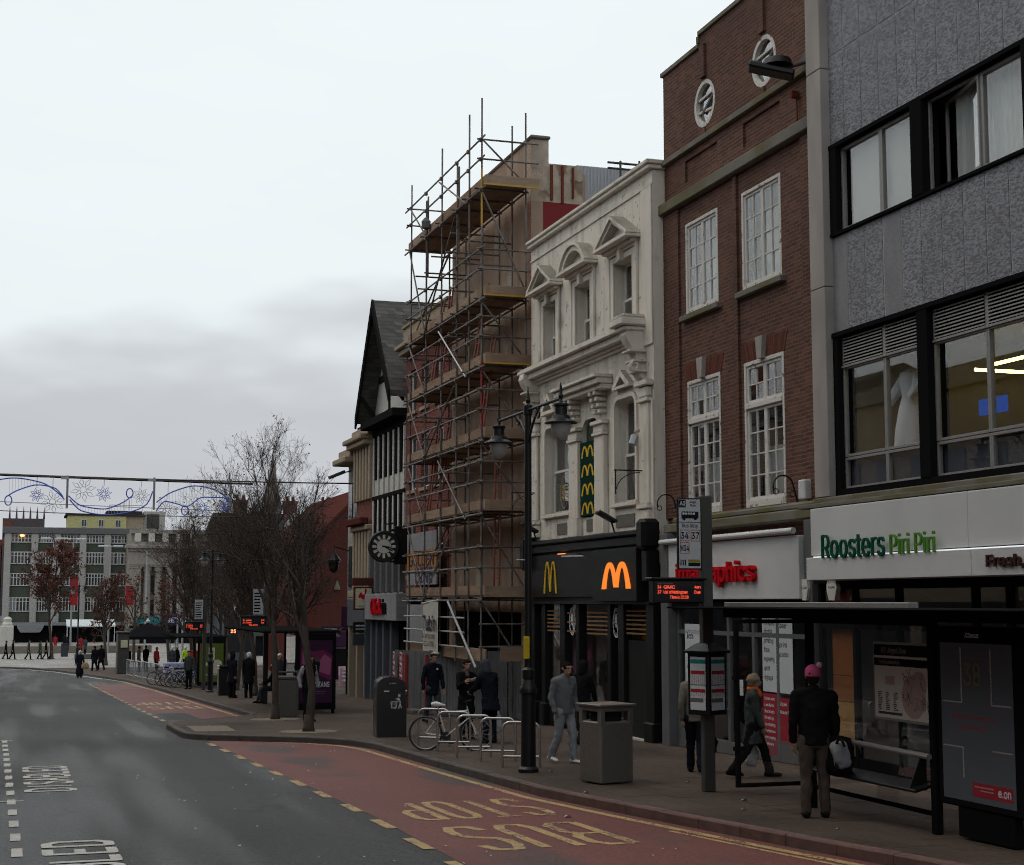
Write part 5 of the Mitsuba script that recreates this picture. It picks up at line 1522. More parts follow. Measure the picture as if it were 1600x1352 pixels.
put('shop_opening', M().box(19.5, 31.5, 149.9, 149.96, -3.2, -1.2), 'dark_void', Bb)
# classical stone building
Cl = thing('classical_building', 'pale stone classical building with a giant colonnade and balustrade', 'building')
put('wall', M().box(14.4, 32, 206, 220, -3.3, 11.2), 'far_stone', Cl)
put('entablature', M().box(14.1, 32, 204.6, 206, 6.9, 8.6, .05).box(14.0, 32, 204.4, 206, 8.6, 9.0, .05).box(13.6, 32.2, 204.0, 206, 9.0, 9.5, .08).box(14.1, 32, 204.6, 206, 6.7, 6.85), 'far_stone', Cl)
put('parapet', M().box(14.2, 32, 205, 206, 9.5, 9.9).box(14.2, 32, 205, 206, 11.0, 11.5), 'far_stone', Cl)
for x in np.arange(14.8, 32, 1.75):
    put('parapet_pier', M().box(x, x + .8, 204.9, 206, 9.9, 11.0, .05), 'pale_stone', Cl)
for i, x in enumerate((14.9, *np.arange(16.5, 30, 1.42))):
    if i == 0:
        put('corner_pier', M().box(14.3, 15.7, 204.8, 206, -3.2, 6.4, .05).box(14.2, 15.8, 204.7, 206, 6.4, 6.8, .05), 'far_stone', Cl)
    else:
        put('column', M().lathe([(.58, -1.2), (.58, -.9), (.48, -.8), (.50, 2.0), (.42, 5.9), (.42, 6.0), (.56, 6.2), (.60, 6.6), (.60, 6.7)], (x, 205.3, 0), 14), 'far_stone', Cl, smooth=35)
        put('window', M().box(x + .5, x + .95, 205.9, 206.0, .2, 2.4).box(x + .5, x + .95, 205.9, 206, 3.2, 5.6), 'far_pane', Cl)
put('shop_band', M().box(14.4, 32, 204.6, 206, -1.2, -.9).box(14.8, 32, 204.9, 206, -3.2, -1.3), 'dark_void', Cl)
k = thing('betting_shop_sign', 'navy blue shop fascia with white capitals and a turquoise end under the stone colonnade', 'sign')
put('board', M().box(18.4, 24.6, 204.3, 204.6, -.85, .5, .02), 'navy_sign', k)
put('turquoise_board', M().box(14.9, 18.3, 204.3, 204.6, -.65, .25, .02), 'teal', k)
put('lettering', text(M(), 'BETFRED', .62, S_(18.9, 204.3, -.5), width=4.3, depth=.03, bold=True), 'poster_white', k)
# the four storey slab
F = thing('slab_office', 'grey post-war office slab with green spandrels and white window frames', 'building')
put('wall', M().box(-1.0, 16.2, 215.3, 232, -3.3, 11.2), 'far_green', F)
put('parapet', M().box(-1.6, 16.3, 214.5, 232, 11.2, 12.05, .05), 'grey_panel', F)
cols = [-0.9, 2.55, 5.45, 8.75, 11.95, 15.5]
for x in cols:
    put('pier', M().box(x - .42, x + .42, 214.7, 215.4, -.8, 11.2, .03), 'pale_wall', F)
rows = [(10.0, 11.15), (7.15, 8.8), (4.25, 5.95), (.85, 2.75)]
for a, b in zip(cols[:-1], cols[1:]):
    a, b = a + .44, b - .44
    for j, (c, d) in enumerate(rows):
        m = M().box(a, b, 215.12, 215.28, c, c + .12).box(a, b, 215.12, 215.28, d - .12, d).box(a, b, 215.14, 215.27, d - .6, d - .52)
        for x in np.linspace(a, b, 7):
            m.box(x - .06, x + .06, 215.1, 215.28, c, d)
        w_ = put('window', m, 'far_frame', F)
        for x0, x1 in zip(np.linspace(a, b, 7)[:-1], np.linspace(a, b, 7)[1:]):
            put('pane', M().box(x0 + .06, x1 - .06, 215.22, 215.26, c + .1, d - .1), 'far_pane' if rng.random() < .8 else 'smooth_cladding', w_)
put('canopy', M().box(-1, 16, 213.2, 215.3, -.95, -.55), 'smooth_cladding', F)
put('shop_void', M().box(-.9, 16, 215.2, 215.29, -3.2, -.95), 'dark_void', F)
put('round_sign', M().ext(Point(0, 0).buffer(1.75, resolution=16).intersection(sbox(-2, -1.3, 2, -.05)), .1, S_(2.3, 213.1, -.55)), 'smooth_cladding', F)
one('orange_lamp', M().lathe([(.02, 0), (.3, .1), (.3, .25), (.02, .35)], (.9, 214.9, 10.75), 8), 'lamp_on', 'small lit orange lamp in the top left window of the office slab', 'lamp', emit=(2.0, .75, .2))
k = thing('rooftop_penthouse', 'yellow flat roofed penthouse on top of the grey office slab', 'building')
put('wall', M().box(6.9, 14.8, 222, 230, 11.9, 14.1), 'far_yellow', k)
put('wall', M().box(14.8, 17.2, 222.2, 230, 11.9, 14.1), 'cream', k, label='pinkish end bay')
put('roof', M().box(6.6, 17.4, 221.8, 230.2, 14.1, 14.35).box(12.2, 17.0, 223, 229, 14.4, 14.9), 'roof_dark', k)
for x in (8.7, 11.0, 13.3):
    w_ = put('window', M().box(x, x + .75, 221.93, 222, 12.5, 13.6), 'far_frame', k)
    put('pane', M().box(x + .08, x + .34, 221.9, 221.93, 12.6, 13.5).box(x + .42, x + .68, 221.9, 221.93, 12.6, 13.5), 'far_pane', w_)
put('plant_box', M().box(17.3, 20.2, 223, 228, 12, 14.9), 'pale_wall', k)
put('plant_grille', M().box(17.7, 19.4, 222.93, 223, 12.5, 14.5), 'pole_grey', k)
put('rail', M().tube([[12.5, 223, 15.7], [17, 223, 15.7]], .04, 5).tube([[12.5, 223, 14.9], [12.5, 223, 15.7]], .03, 5).tube([[14.5, 223, 14.9], [14.5, 223, 16.6]], .03, 5).tube([[17, 223, 14.9], [17, 223, 15.7]], .03, 5).tube([[15.2, 223, 14.9], [15.2, 223, 16.4]], .03, 5), 'pole_grey', k)
k = thing('pinnacled_turret', 'dark stone tower top with six thin pinnacles behind the office slab', 'tower')
put('body', M().box(-1.9, 4.3, 250, 256, 0, 15.0), 'turret', k)
put('brick_part', M().box(-1.9, -.4, 249.9, 250, 11, 14.6), 'brick_far', k)
for x in np.linspace(-.9, 4.2, 6):
    put('pinnacle', M().lathe([(.16, 0), (.13, .6), (.02, 1.9)], (x, 250.5, 15.0), 6), 'turret', k)
k = thing('church_spire', 'slender stone church spire rising behind the bare tree', 'church')
put('spire', M().lathe([(1.75, 14), (1.55, 17.5), (.05, 27.0)], (41.3, 260, 0), 8), 'spire_stone', k)
put('tower', M().box(38.9, 43.7, 257.6, 262.4, -3, 15.5, .1), 'spire_stone', k)
one('left_terrace', M().box(-14, -1.7, 216, 230, -3.3, 10.2).box(-14, -1.6, 215.8, 216, 9.6, 10.4), 'brick_far', 'red brown brick building cut off by the left edge of the photo', 'building')
k = thing('backdrop_block', 'low grey building block closing the gap behind the bus', 'building')
put('wall', M().box(28, 60, 172, 190, -3.4, 8.5), 'dark_brick', k)
put('window', M().box(30, 58, 171.9, 172, 2, 4), 'far_pane', k)
# the other side of the street: seen only in reflections, nearer heights raised to cut skylight
for i, (y0, y1, h, mt, lab) in enumerate(((-40, -18, 16, 'brick_far', 'brick terrace across the street from the camera'), (-18, 2, 18, 'concrete', 'concrete block across the street'), (2, 16, 16, 'pale_wall', 'pale rendered house across the street'),
                                          (16, 30, 17.5, 'dark_brick', 'dark brick house across the street'), (30, 44, 13, 'cream', 'cream house across the street'), (44, 68, 10.6, 'cream', 'long brick house across the street'), (68, 90, 11.2, 'pale_wall', 'pale house at the far end across the street'))):
    k = thing('opposite_building', lab, 'building')
    put('body', M().box(-24, -8.2, y0, y1 - .05, -3, h), mt, k)
    put('roof', M().add([[-8, y0, h], [-8, y1 - .05, h], [-16, y1 - .05, h + 3], [-16, y0, h + 3], [-24, y0, h], [-24, y1 - .05, h]], [[0, 1, 2], [0, 2, 3], [3, 2, 5], [3, 5, 4], [0, 3, 4], [1, 5, 2]]), 'slate', k)
    put('chimney', M().box(-12.8, -11.6, y0 + 3, y0 + 4.6, h, h + 3.6), 'brick_far', k)
    mm = M()
    for y in np.arange(y0 + 1.5, y1 - 2, 2.6):
        for z in np.arange(3.2, h - 1.5, 3.1):
            mm.box(-8.2, -8.14, y, y + 1.2, z, z + 1.8)
    put('windows', mm, 'far_pane', k)
    put('shopfront', M().box(-8.2, -8.12, y0 + .4, y1 - .4, -1.8, 2.2), 'far_pane', k)

# ---------------------------------------------------------------- Christmas lights across the street
CL = thing('festive_lights', 'string of unlit festive stars and blue garlands slung across the street on wires', 'decoration')
YL = 63.0
m = M()
lin = lambda a, b, s, n=18: np.column_stack([np.linspace(a[0], b[0], n), np.full(n, YL), np.linspace(a[1], b[1], n) - s * 4 * np.linspace(0, 1, n) * (1 - np.linspace(0, 1, n))])
m.tube(lin((-9, 7.35), (13.4, 7.1), .12), .028, 4).tube(lin((-9, 7.26), (9.2, 6.98), .02), .04, 4).tube(lin((-9, 6.1), (13.5, 5.7), .25), .016, 4).tube(lin((-9, 6.35), (9, 5.85), .05), .012, 4)
m.tube([[13.4, YL, 7.1], [13.5, 63.2, 7.1]], .02, 4)
put('wire', m, 'pole_grey', CL)
m = M()
for x in (1.9, 5.25, 8.3):
    m.tube([[x, YL, 7.15], [x, YL, 5.85]], .045, 5).box(x - .25, x + .05, YL - .05, YL + .05, 7.0, 7.1)
put('hanger', m, 'galvanised', CL)
gar = M()
ice = M()


def swag(up, lo, loop):
    a, b = (np.array([[x, YL, z] for x, z in q]) for q in (up, lo))
    fine = lambda q: np.column_stack([PchipInterpolator(q[:, 0], q[:, k])(np.linspace(q[0, 0], q[-1, 0], 30)) for k in range(3)])
    a, b = fine(a), fine(b)
    gar.tube(a, .026, 5).tube(b, .026, 5)
    for x in np.arange(max(a[0, 0], b[0, 0]) + .08, min(a[-1, 0], b[-1, 0]), .11):
        ice.tube([[x, YL, np.interp(x, a[:, 0], a[:, 2])], [x, YL, np.interp(x, b[:, 0], b[:, 2])]], .006, 3)
    x, z = loop
    gar.tube([[x + .13 * math.cos(q), YL, z + .19 * math.sin(q)] for q in np.linspace(.3, 6.9, 18)], .024, 5)


swag(((-2.2, 6.2), (-1.2, 6.75), (-.1, 7.0), (.9, 6.85), (1.5, 6.5), (1.8, 6.2)), ((-.35, 6.28), (.1, 6.55), (.8, 6.75), (1.4, 6.65), (1.75, 6.3)), (-.3, 6.12))
swag(((1.95, 6.35), (2.5, 5.95), (3.3, 5.85), (4.0, 6.1), (4.4, 6.4)), ((2.0, 6.2), (2.5, 5.75), (3.4, 5.62), (4.3, 5.75), (5.0, 6.1), (5.2, 6.6)), (4.3, 6.5))
swag(((5.35, 6.15), (6.0, 6.6), (6.9, 6.85), (7.7, 6.7), (8.3, 6.2)), ((5.35, 5.8), (5.7, 6.2), (6.2, 6.1), (6.5, 6.0), (7.2, 6.4), (8.0, 6.4), (8.35, 6.05)), (6.48, 5.85))
put('rope_light', gar, 'rope_blue', CL)
put('icicle_strands', ice, 'rope_white', CL)
for x, z, r_, blue in ((.75, 6.35, .28, 1), (1.35, 6.1, .48, 0), (2.5, 6.6, .5, 0), (3.3, 6.45, .32, 1), (4.75, 6.4, .34, 0), (5.8, 5.9, .4, 0), (7.2, 5.95, .34, 1), (8.1, 6.05, .3, 1)):
    m = M()
    for k_ in range(8):
        a = k_ * math.pi / 4 + .2
        d, e = np.array([math.cos(a), 0, math.sin(a)]), np.array([-math.sin(a), 0, math.cos(a)])
        o = np.array([x, YL, z])
        m.tube([o + d * r_ * .32, o + d * r_ * .6 + e * r_ * .16, o + d * r_, o + d * r_ * .6 - e * r_ * .16, o + d * r_ * .32], .013, 4)
    m.tube([[x + r_ * .25 * math.cos(q), YL, z + r_ * .25 * math.sin(q)] for q in np.linspace(0, 6.3, 12)], .013, 4).tube([[x, YL, z + r_], [x, YL, 7.1]], .01, 4)
    put('star', m, 'rope_blue' if blue else 'rope_white', CL)
# ---------------------------------------------------------------- street furniture


def street_lamp(x, y, label, h=6.0, n=14, arm=1.65, yaw=0.0, group=None):
    k = thing('street_lamp', label, 'street lamp', group)
    g = G(y)
    put('column', M().lathe([(.17, 0), (.17, .06), (.125, .1), (.12, 1.28), (.15, 1.30), (.15, 1.36), (.13, 1.40), (.085, 1.52), (.10, 1.55), (.10, 1.68), (.062, 1.72), (.058, h - .05), (.075, h - .03), (.075, h + .12), (.03, h + .16), (.045, h + .21), (.02, h + .28), (.008, h + .45)], (x, y, g), n), 'black_metal', k, smooth=30)
    d = np.array([math.sin(yaw), math.cos(yaw), 0])
    o = np.array([x, y, g + h + .04])
    m = M().tube([o - d * arm, o + d * arm], .028, 8)
    for s_ in (-1, 1):
        m.tube([o + d * s_ * .05 - [0, 0, .55]] + [o + d * s_ * (.06 + .55 * q) - [0, 0, .55 * (1 - q ** .6)] for q in np.linspace(.1, 1, 8)], .022, 6)
        m.tube([o + d * s_ * (.52 + .09 * math.cos(q)) - np.array([0, 0, .1 + .09 * math.sin(q)]) for q in np.linspace(0, 5.5, 12)], .016, 5)
    put('crossarm', m, 'black_metal', k)
    for s_ in (-1, 1):
        c = o + d * s_ * arm
        kk = lambda pr: [(a * .8, b * .78) for a, b in pr]
        ln = put('lantern', M().lathe(kk([(.005, .34), (.025, .24), (.03, .1), (.05, .05), (.03, -.02), (.05, -.08), (.10, -.10), (.15, -.12), (.15, -.16), (.12, -.18), (.13, -.34), (.17, -.36), (.19, -.41), (.2, -.43), (.33, -.50), (.335, -.515), (.22, -.50)]), c, n), 'black_metal', k, smooth=30)
        put('glass_bowl', M().lathe(kk([(.2, -.50), (.21, -.56), (.19, -.68), (.13, -.80), (.06, -.87), (.01, -.89)]), c, n), 'lantern_glass', ln, smooth=True)
    return k


street_lamp(8.22, 24.56, 'nearest black street lamp, twin lanterns hanging from a bar in front of the white building', 6.0, 20)
put('yellow_tag', M().box(8.1, 8.2, 24.42, 24.46, 1.25, 1.62, .01), 'yellow_tag', 'street_lamp', label='yellow notice strapped to the column')
street_lamp(8.44, 69.6, 'second black street lamp with twin lanterns, beside the far green poster', 6.2, 10, .5, .9)
street_lamp(5.05, 129.0, 'thin black street lamp with twin lanterns at the far left by the square', 6.3, 8, .5, 1.2)
for x, y, h, lab in ((3.7, 160, 11.5, 'tall grey twin headed lamp mast at the far left'), (6.0, 172, 12, 'tall grey lamp mast behind the far left street lamp'), (12.0, 150, 10, 'slim pale pole right of the far black canopy'), (16.0, 155, 10.5, 'slim pale mast before the stone colonnade'), (19.0, 190, 15, 'white flagpole mast before the stone colonnade'), (9.5, 165, 11, 'grey pole between the small red leaved trees')):
    k = thing('lamp_mast', lab, 'street lamp')
    put('mast', M().lathe([(.16, 0), (.1, 1.2), (.07, h)], (x, y, G(y)), 8), 'galvanised', k)
    if h > 10.4 and x < 10:
        put('lamp_head', M().obox((x - .75, y, G(y) + h), np.eye(3), (.5, .2, .1), .05).obox((x + .75, y, G(y) + h), np.eye(3), (.5, .2, .1), .05).tube([[x - .7, y, G(y) + h], [x + .7, y, G(y) + h]], .04, 5), 'poster_white', k)


def dotmatrix(m, s, X, Y, z, w, h):
    return text(m, s, h, S_(X, Y, z), width=w, depth=.001, bold=False)


def stop_pole(x, y, label, zt, flag, led, near=False):
    """A bus stop: square post, flag panel and LED display towards the kerb; flag, led: (x0, x1, z0, z1)."""
    k = thing('bus_stop', label, 'bus stop')
    g = G(y)
    put('post', M().box(x - .085, x + .085, y - .07, y + .07, g, zt, .015), 'pole_grey', k)
    a, b, c, d = flag
    f = put('flag_panel', M().box(a, b, y - .05, y - .0, c, d, .01), 'black_metal', k)
    fr = M().box(a + .02, b - .02, y - .056, y - .05, c + .02, d - .02)
    put('flag_face', fr, 'flag_grey', f)
    a2, b2, c2, d2 = led
    L = put('display_case', M().box(a2, b2, y - .12, y + .06, c2, d2, .015).box(a2 - .05, b2 + .03, y - .16, y + .1, d2, d2 + .035, .012), 'black_metal', k)
    put('screen', M().box(a2 + .05, b2 - .04, y - .124, y - .12, c2 + .04, d2 - .03), 'lens', L)
    m = M()
    w = b2 - a2
    h = (d2 - c2) * .135
    rows = (('34', 'QMC', '4m'), ('37', 'Uni of Nottingham', 'Due')) if near else (('30', 'Jubilee', '2m'), ('36', 'Chilwell', 'Due'))
    for i, (n1, n2, n3) in enumerate(rows):
        z = d2 - (d2 - c2) * (.38 + .22 * i)
        dotmatrix(m, n1, a2 + w * .08, y - .124, z, w * .07, h)
        dotmatrix(m, n2, a2 + w * .20, y - .124, z, w * (.47 if len(n2) > 9 else .22), h)
        dotmatrix(m, n3, b2 - w * .2, y - .124, z, w * .12, h)
    dotmatrix(m, 'Time is 15:20', a2 + w * .32, y - .124, d2 - (d2 - c2) * .82, w * .36, h)
    put('led_text', m, 'lit_face', L, emit=(1.3, .12, .05))
    m = M()
    text(m, 'Route  Destination', h * .55, S_(a2 + w * .08, y - .124, d2 - (d2 - c2) * .19), width=w * .3, depth=.001)
    put('header_text', m, 'cream', L)
    if near:
        m = M()
        m.box(a + .02, a + .13, y - .058, y - .056, d - .14, d - .025).box(a + .02, b - .02, y - .058, y - .056, d - .36, d - .35).box(a + .06, b - .05, y - .0605, y - .056, d - .30, d - .20, .001)
        m.ext(Point(0, 0).buffer(.022), .003, S_(a + .1, y - .056, d - .305)).ext(Point(0, 0).buffer(.022), .003, S_(b - .1, y - .056, d - .305))
        text(m, 'Angel', .035, S_(a + .19, y - .056, d - .075), width=.11, depth=.002, bold=True)
        text(m, 'Row', .035, S_(a + .2, y - .056, d - .125), width=.09, depth=.002, bold=True)
        text(m, 'Bus Stop', .055, S_(a + .07, y - .056, d - .43), width=.25, depth=.002, bold=True)
        text(m, '34', .095, S_(a + .048, y - .058, d - .595), width=.118, depth=.002, bold=True)
        text(m, '37', .095, S_(a + .218, y - .058, d - .595), width=.118, depth=.002, bold=True)
        text(m, 'N34', .08, S_(a + .043, y - .058, d - .77), width=.128, depth=.002, bold=True)
        m.box(a + .16, b - .03, y - .058, y - .056, c + .05, c + .10)
        for q in range(3):
            m.box(a + .035 + .035 * q, a + .055 + .035 * q, y - .058, y - .056, c + .06, c + .14)
        put('black_print', m, 'text_black', f)
        m = M()
        for u, v_ in ((.035, .63), (.205, .63), (.035, .81)):
            o_ = sbox(a + u, d - v_, a + u + .145, d - v_ + .165)
            m.ext(o_.difference(o_.buffer(-.008)), .002, ((0, y - .056, 0), (1, 0, 0), (0, 0, 1)))
        put('red_frames', m, 'poster_red', f)
        m = M()
        text(m, 'A3', .06, S_(a + .035, y - .0585, d - .11), width=.085, depth=.001, bold=True)
        for q in range(5):
            m.box(a + .075 + q * .042, a + .105 + q * .042, y - .062, y - .061, d - .245, d - .215)
        put('white_print', m, 'poster_white', f)
        put('olive_strip', M().box(a + .16, b - .03, y - .058, y - .056, c + .105, c + .145), 'olive_tag', f)
    else:
        m = M()
        for z in np.linspace(c + .1, d - .2, 7):
            m.box(a + .05, b - .06 - .1 * rng.random(), y - .058, y - .056, z, z + .05)
        put('black_print', m, 'text_black', f)
    return k


k = stop_pole(9.6, 20.53, 'nearest bus stop post with route flag, red lettered display and timetable case', 3.74, (9.14, 9.52, 2.66, 3.70), (8.72, 9.52, 2.18, 2.51), True)
tt = put('timetable_case', M().moved(np.eye(4)) if 0 else M().obox((9.6, 20.53, 1.02), rot((0, 0, 1), -.42), (.2, .2, .44), .012).add(np.array([[s_ * q * c_ , t_ * q * c_, z] for z, q in ((1.46, .24), (1.49, .24), (1.60, .1)) for c_ in (1,) for s_, t_ in ((-1, -1), (1, -1), (1, 1), (-1, 1))]) @ rot((0, 0, 1), .42).T + [9.6, 20.53, 0], [[a, (a + 1) % 4 + 4 * (a // 4), (a + 1) % 4 + 4 * (a // 4) + 4] for a in range(8)] + [[a, (a + 1) % 4 + 4 * (a // 4) + 4, a + 4] for a in range(8)] + [[8, 9, 10], [8, 10, 11], [0, 2, 1], [0, 3, 2]]), 'black_metal', k)
R4 = rot((0, 0, 1), .42)
for j, ang in enumerate((0, 1, 2, 3)):
    Rr = rot((0, 0, 1), .42 - math.pi / 2 * j)
    def face(u0, u1, z0, z1, off, Rr=Rr):
        q = np.array([[u0, -.2 - off, z0], [u1, -.2 - off, z0], [u1, -.2 - off, z1], [u0, -.2 - off, z1]])
        return q @ Rr.T + [9.6, 20.53, 1.02]
    q4 = [[0, 1, 2], [0, 2, 3]]
    put('timetable', M().add(face(-.145, .145, -.37, .385, .004), q4), 'poster_white', tt)
    m = M()
    for z in (.14, -.12):
        m.add(face(-.135, .135, z, z + .05, .006), q4)
    for u in np.linspace(-.13, .12, 8):
        m.add(face(u, u + .006, 0, .15, .006), q4).add(face(u, u + .006, -.17, -.1, .006), q4)
    put('red_table', m, 'poster_red', tt)
    put('blue_header', M().add(face(-.145, .145, .29, .35, .006), q4), 'teal', tt)
    put('fine_print', M().add(face(-.14, .10, -.26, -.2, .006), q4).add(face(-.14, .14, -.02, -.005, .006), q4), 'grey_panel', tt)
stop_pole(8.62, 55.2, 'middle distance bus stop with pale flag and red display above the shelter roof', 2.9, (8.12, 8.52, 1.72, 2.66), (7.7, 8.6, 1.28, 1.66))
stop_pole(8.6, 73.5, 'farthest bus stop with pale flag and red display by the far lamp', 2.5, (8.1, 8.52, 1.36, 2.3), (7.65, 8.55, .84, 1.22))

# nearest shelter
SH = thing('bus_shelter', 'nearest bus shelter with glass panels, tilted bench and grey roof edge', 'bus shelter')
m = M()
for x, y in ((9.95, 18.12), (9.9, 15.2), (9.9, 13.4)):
    m.box(x - .05, x + .05, y - .05, y + .05, G(y), 2.08, .012)
each('post', m, 'dark_frame', SH)
put('roof', M().box(9.0, 10.4, 12.6, 20.6, 2.10, 2.125, .01), 'black_board', SH)
put('roof_beam', M().box(9.85, 10.0, 12.6, 20.5, 1.97, 2.098, .01), 'dark_frame', SH)
put('gutter', M().box(9.92, 10.06, 15.7, 20.6, 2.10, 2.19, .01), 'grey_frame', SH)
e = M().box(8.86, 9.9, 18.09, 18.15, -.16, -.11, .008).box(8.86, 8.92, 18.09, 18.15, -.11, 1.97, .008).box(8.92, 9.9, 18.09, 18.15, 1.92, 1.97, .008)
for z in (.3, 1.2):
    e.box(8.84, 8.98, 18.08, 18.16, z, z + .05)
E1 = put('end_frame', e, 'dark_frame', SH)
put('pane', M().add([[8.92, 18.12, -.11], [9.9, 18.12, -.11], [9.9, 18.12, 1.92], [8.92, 18.12, 1.92]], [[0, 1, 2], [0, 2, 3]]), 'glass', E1)
e = M().box(9.92, 9.97, 15.26, 18.06, -.20, -.15, .008).box(9.92, 9.97, 15.26, 18.06, 1.92, 1.97, .008)
E2 = [put('back_rail', (v_, f_ - f_.min()), 'dark_frame', SH) for v_, f_ in zip(e.v, e.f)][0]
put('pane', M().add([[9.945, 15.26, -.15], [9.945, 18.06, -.15], [9.945, 18.06, 1.92], [9.945, 15.26, 1.92]], [[0, 2, 1], [0, 3, 2]]), 'glass', E2)
put('bench_rail', M().tube([[9.82, 15.2, .47], [9.82, 17.7, .50]], .035, 8), 'grey_frame', SH)
put('bench', M().obox((9.78, 16.45, .12), rot((0, 1, 0), .25), (.13, 1.2, .02), .01), 'black_metal', SH)
for y in (15.4, 17.2):
    put('bench_bracket', M().ext(Polygon([(-.24, 0), (.0, .0), (.0, .42), (-.06, .42)]), .012, ((9.9, y, .08), (1, 0, 0), (0, 0, 1))), 'black_metal', SH)
MB = thing('route_map_board', 'pale route map board headed A3 Angel Row behind the shelter glass', 'sign')
put('board', M().box(9.932, 9.94, 15.3, 16.52, .80, 1.72), 'grey_frame', MB)
X = 9.925
put('paper', M().box(X, X + .006, 15.33, 16.49, .83, 1.69), 'map_paper', MB)
put('header', M().box(X - .002, X, 15.33, 16.49, 1.56, 1.69).box(X - .002, X, 15.33, 16.49, 1.44, 1.53), 'text_black', MB)
m = text(M(), 'A3: Angel Row', .07, W_(X - .003, 16.33, 1.59), width=.55, depth=.001)
text(m, 'Your 8 connections', .045, W_(X - .003, 16.38, 1.465), width=.45, depth=.001)
put('header_text', m, 'cream', MB)
m = M()
for i in range(3):
    for j in range(10):
        z = 1.12 - .022 * j
        m.box(X - .002, X, 16.42 - .17 * i - .10 * (.5 + .5 * rng.random()), 16.42 - .17 * i, z, z + .012)
m.box(X - .002, X, 15.9, 16.42, .87, .90)
put('small_print', m, 'poster_ink', MB)
m = M()
for i in range(26):
    a, b = rng.uniform(15.4, 15.85), rng.uniform(.9, 1.38)
    m.tube([[X - .001, a + .06 * math.cos(q + i), b + .06 * math.sin(q * 1.3 + i)] for q in np.linspace(0, rng.uniform(1, 4), 7)], .004, 3)
put('map_lines', m, 'cloth_brown', MB)
put('map_tint', M().ext(Point(0, 0).buffer(.25).union(Point(.12, .15).buffer(.15)), .001, W_(X - .0002, 15.65, 1.1)).box(X - .001, X, 16.05, 16.25, 1.22, 1.32), 'map_pink', MB)
AD = thing('advert_panel', 'tall dark grey advertising panel numbered 38 at the right edge', 'advertising panel')
XA2 = 9.88
put('frame', M().box(XA2, XA2 + .16, 13.5, 15.12, -.02, 1.92, .02).box(XA2 + .02, XA2 + .14, 13.8, 14.8, -.34, -.02, .01), 'dark_frame', AD)
put('poster', M().box(XA2 - .004, XA2, 13.72, 15.02, .06, 1.75), 'bluegrey', AD)
put('door_panel_lines', M().box(XA2 - .006, XA2 - .004, 14.62, 14.64, 1.1, 1.7).box(XA2 - .006, XA2 - .004, 14.62, 15.0, 1.1, 1.115).box(XA2 - .006, XA2 - .004, 14.08, 14.1, 1.1, 1.7).box(XA2 - .006, XA2 - .004, 13.75, 14.1, 1.1, 1.115)
    .box(XA2 - .006, XA2 - .004, 14.62, 14.64, .3, .62).box(XA2 - .006, XA2 - .004, 14.62, 15.0, .62, .635).box(XA2 - .006, XA2 - .004, 13.75, 14.1, .62, .635), 'concrete', AD)
put('numeral', text(M(), '38', .24, W_(XA2 - .004, 14.56, 1.30), width=.3, depth=.012, bold=True), 'dull_gold', AD)
m = text(M(), 'Which way to', .06, W_(XA2 - .004, 14.82, .93), width=.8, depth=.001)
put('lettering', text(m, 'save energy?', .06, W_(XA2 - .004, 14.7, .82), width=.5, depth=.001), 'poster_red', AD)
put('red_strip', M().obox((XA2 - .005, 14.12, .20), rot((1, 0, 0), 0), (.001, .35, .075)), 'poster_red', AD)
put('emblem_lettering', text(M(), 'e.on', .09, W_(XA2 - .007, 14.02, .165), width=.22, depth=.001, bold=True), 'poster_white', AD)
m = M()
for z in (.225, .19):
    m.box(XA2 - .007, XA2 - .006, 14.1, 14.44 - (.1 if z < .2 else 0), z, z + .012)
put('fine_print', m, 'map_pink', AD)
put('maker_plate', text(M(), 'JCDecaux', .05, W_(XA2 - .001, 14.55, 1.81), width=.26, depth=.001, bold=True), 'poster_white', AD)
one('pavement_board', M().obox((11.6, 16.2, .25), rot((0, 0, 1), .4) @ rot((0, 1, 0), -.15), (.02, .35, .6), .008).obox((11.9, 16.25, .25), rot((0, 0, 1), .4) @ rot((0, 1, 0), .15), (.02, .35, .6), .008), 'poster_red', 'red pavement sign board behind the shelter bench', 'sign board')
bp = thing('backpack', 'black and pale grey rucksack sitting on the shelter bench', 'backpack')
def blob(c, r, yaw, tilt, mat, name):
    t = trimesh.creation.icosphere(3)
    v = np.array(t.vertices)
    v = np.sign(v) * np.abs(v) ** .6 * r
    v += (meshkit.fbm(v * 9 + 2, 3) - .5)[:, None] * .05 * np.array(t.vertices)
    put(name, (v @ (rot((0, 0, 1), yaw) @ rot((0, 1, 0), tilt)).T + c, np.array(t.faces)), mat, bp, smooth=True)


blob([9.68, 16.98, .32], [.15, .19, .24], .2, .1, 'cloth_black', 'body')
blob([9.58, 16.74, .36], [.10, .12, .17], -.3, -.25, 'cloth_pale', 'front_pocket')
put('strap', M().tube([[9.5, 16.6 + .12 * math.cos(q), .36 + .2 * math.sin(q)] for q in np.linspace(-1, 2.5, 9)], .018, 5).tube([[9.52, 16.95 + .08 * math.cos(q), .5 + .1 * math.sin(q)] for q in np.linspace(0, 3, 7)], .014, 5), 'cloth_black', bp)

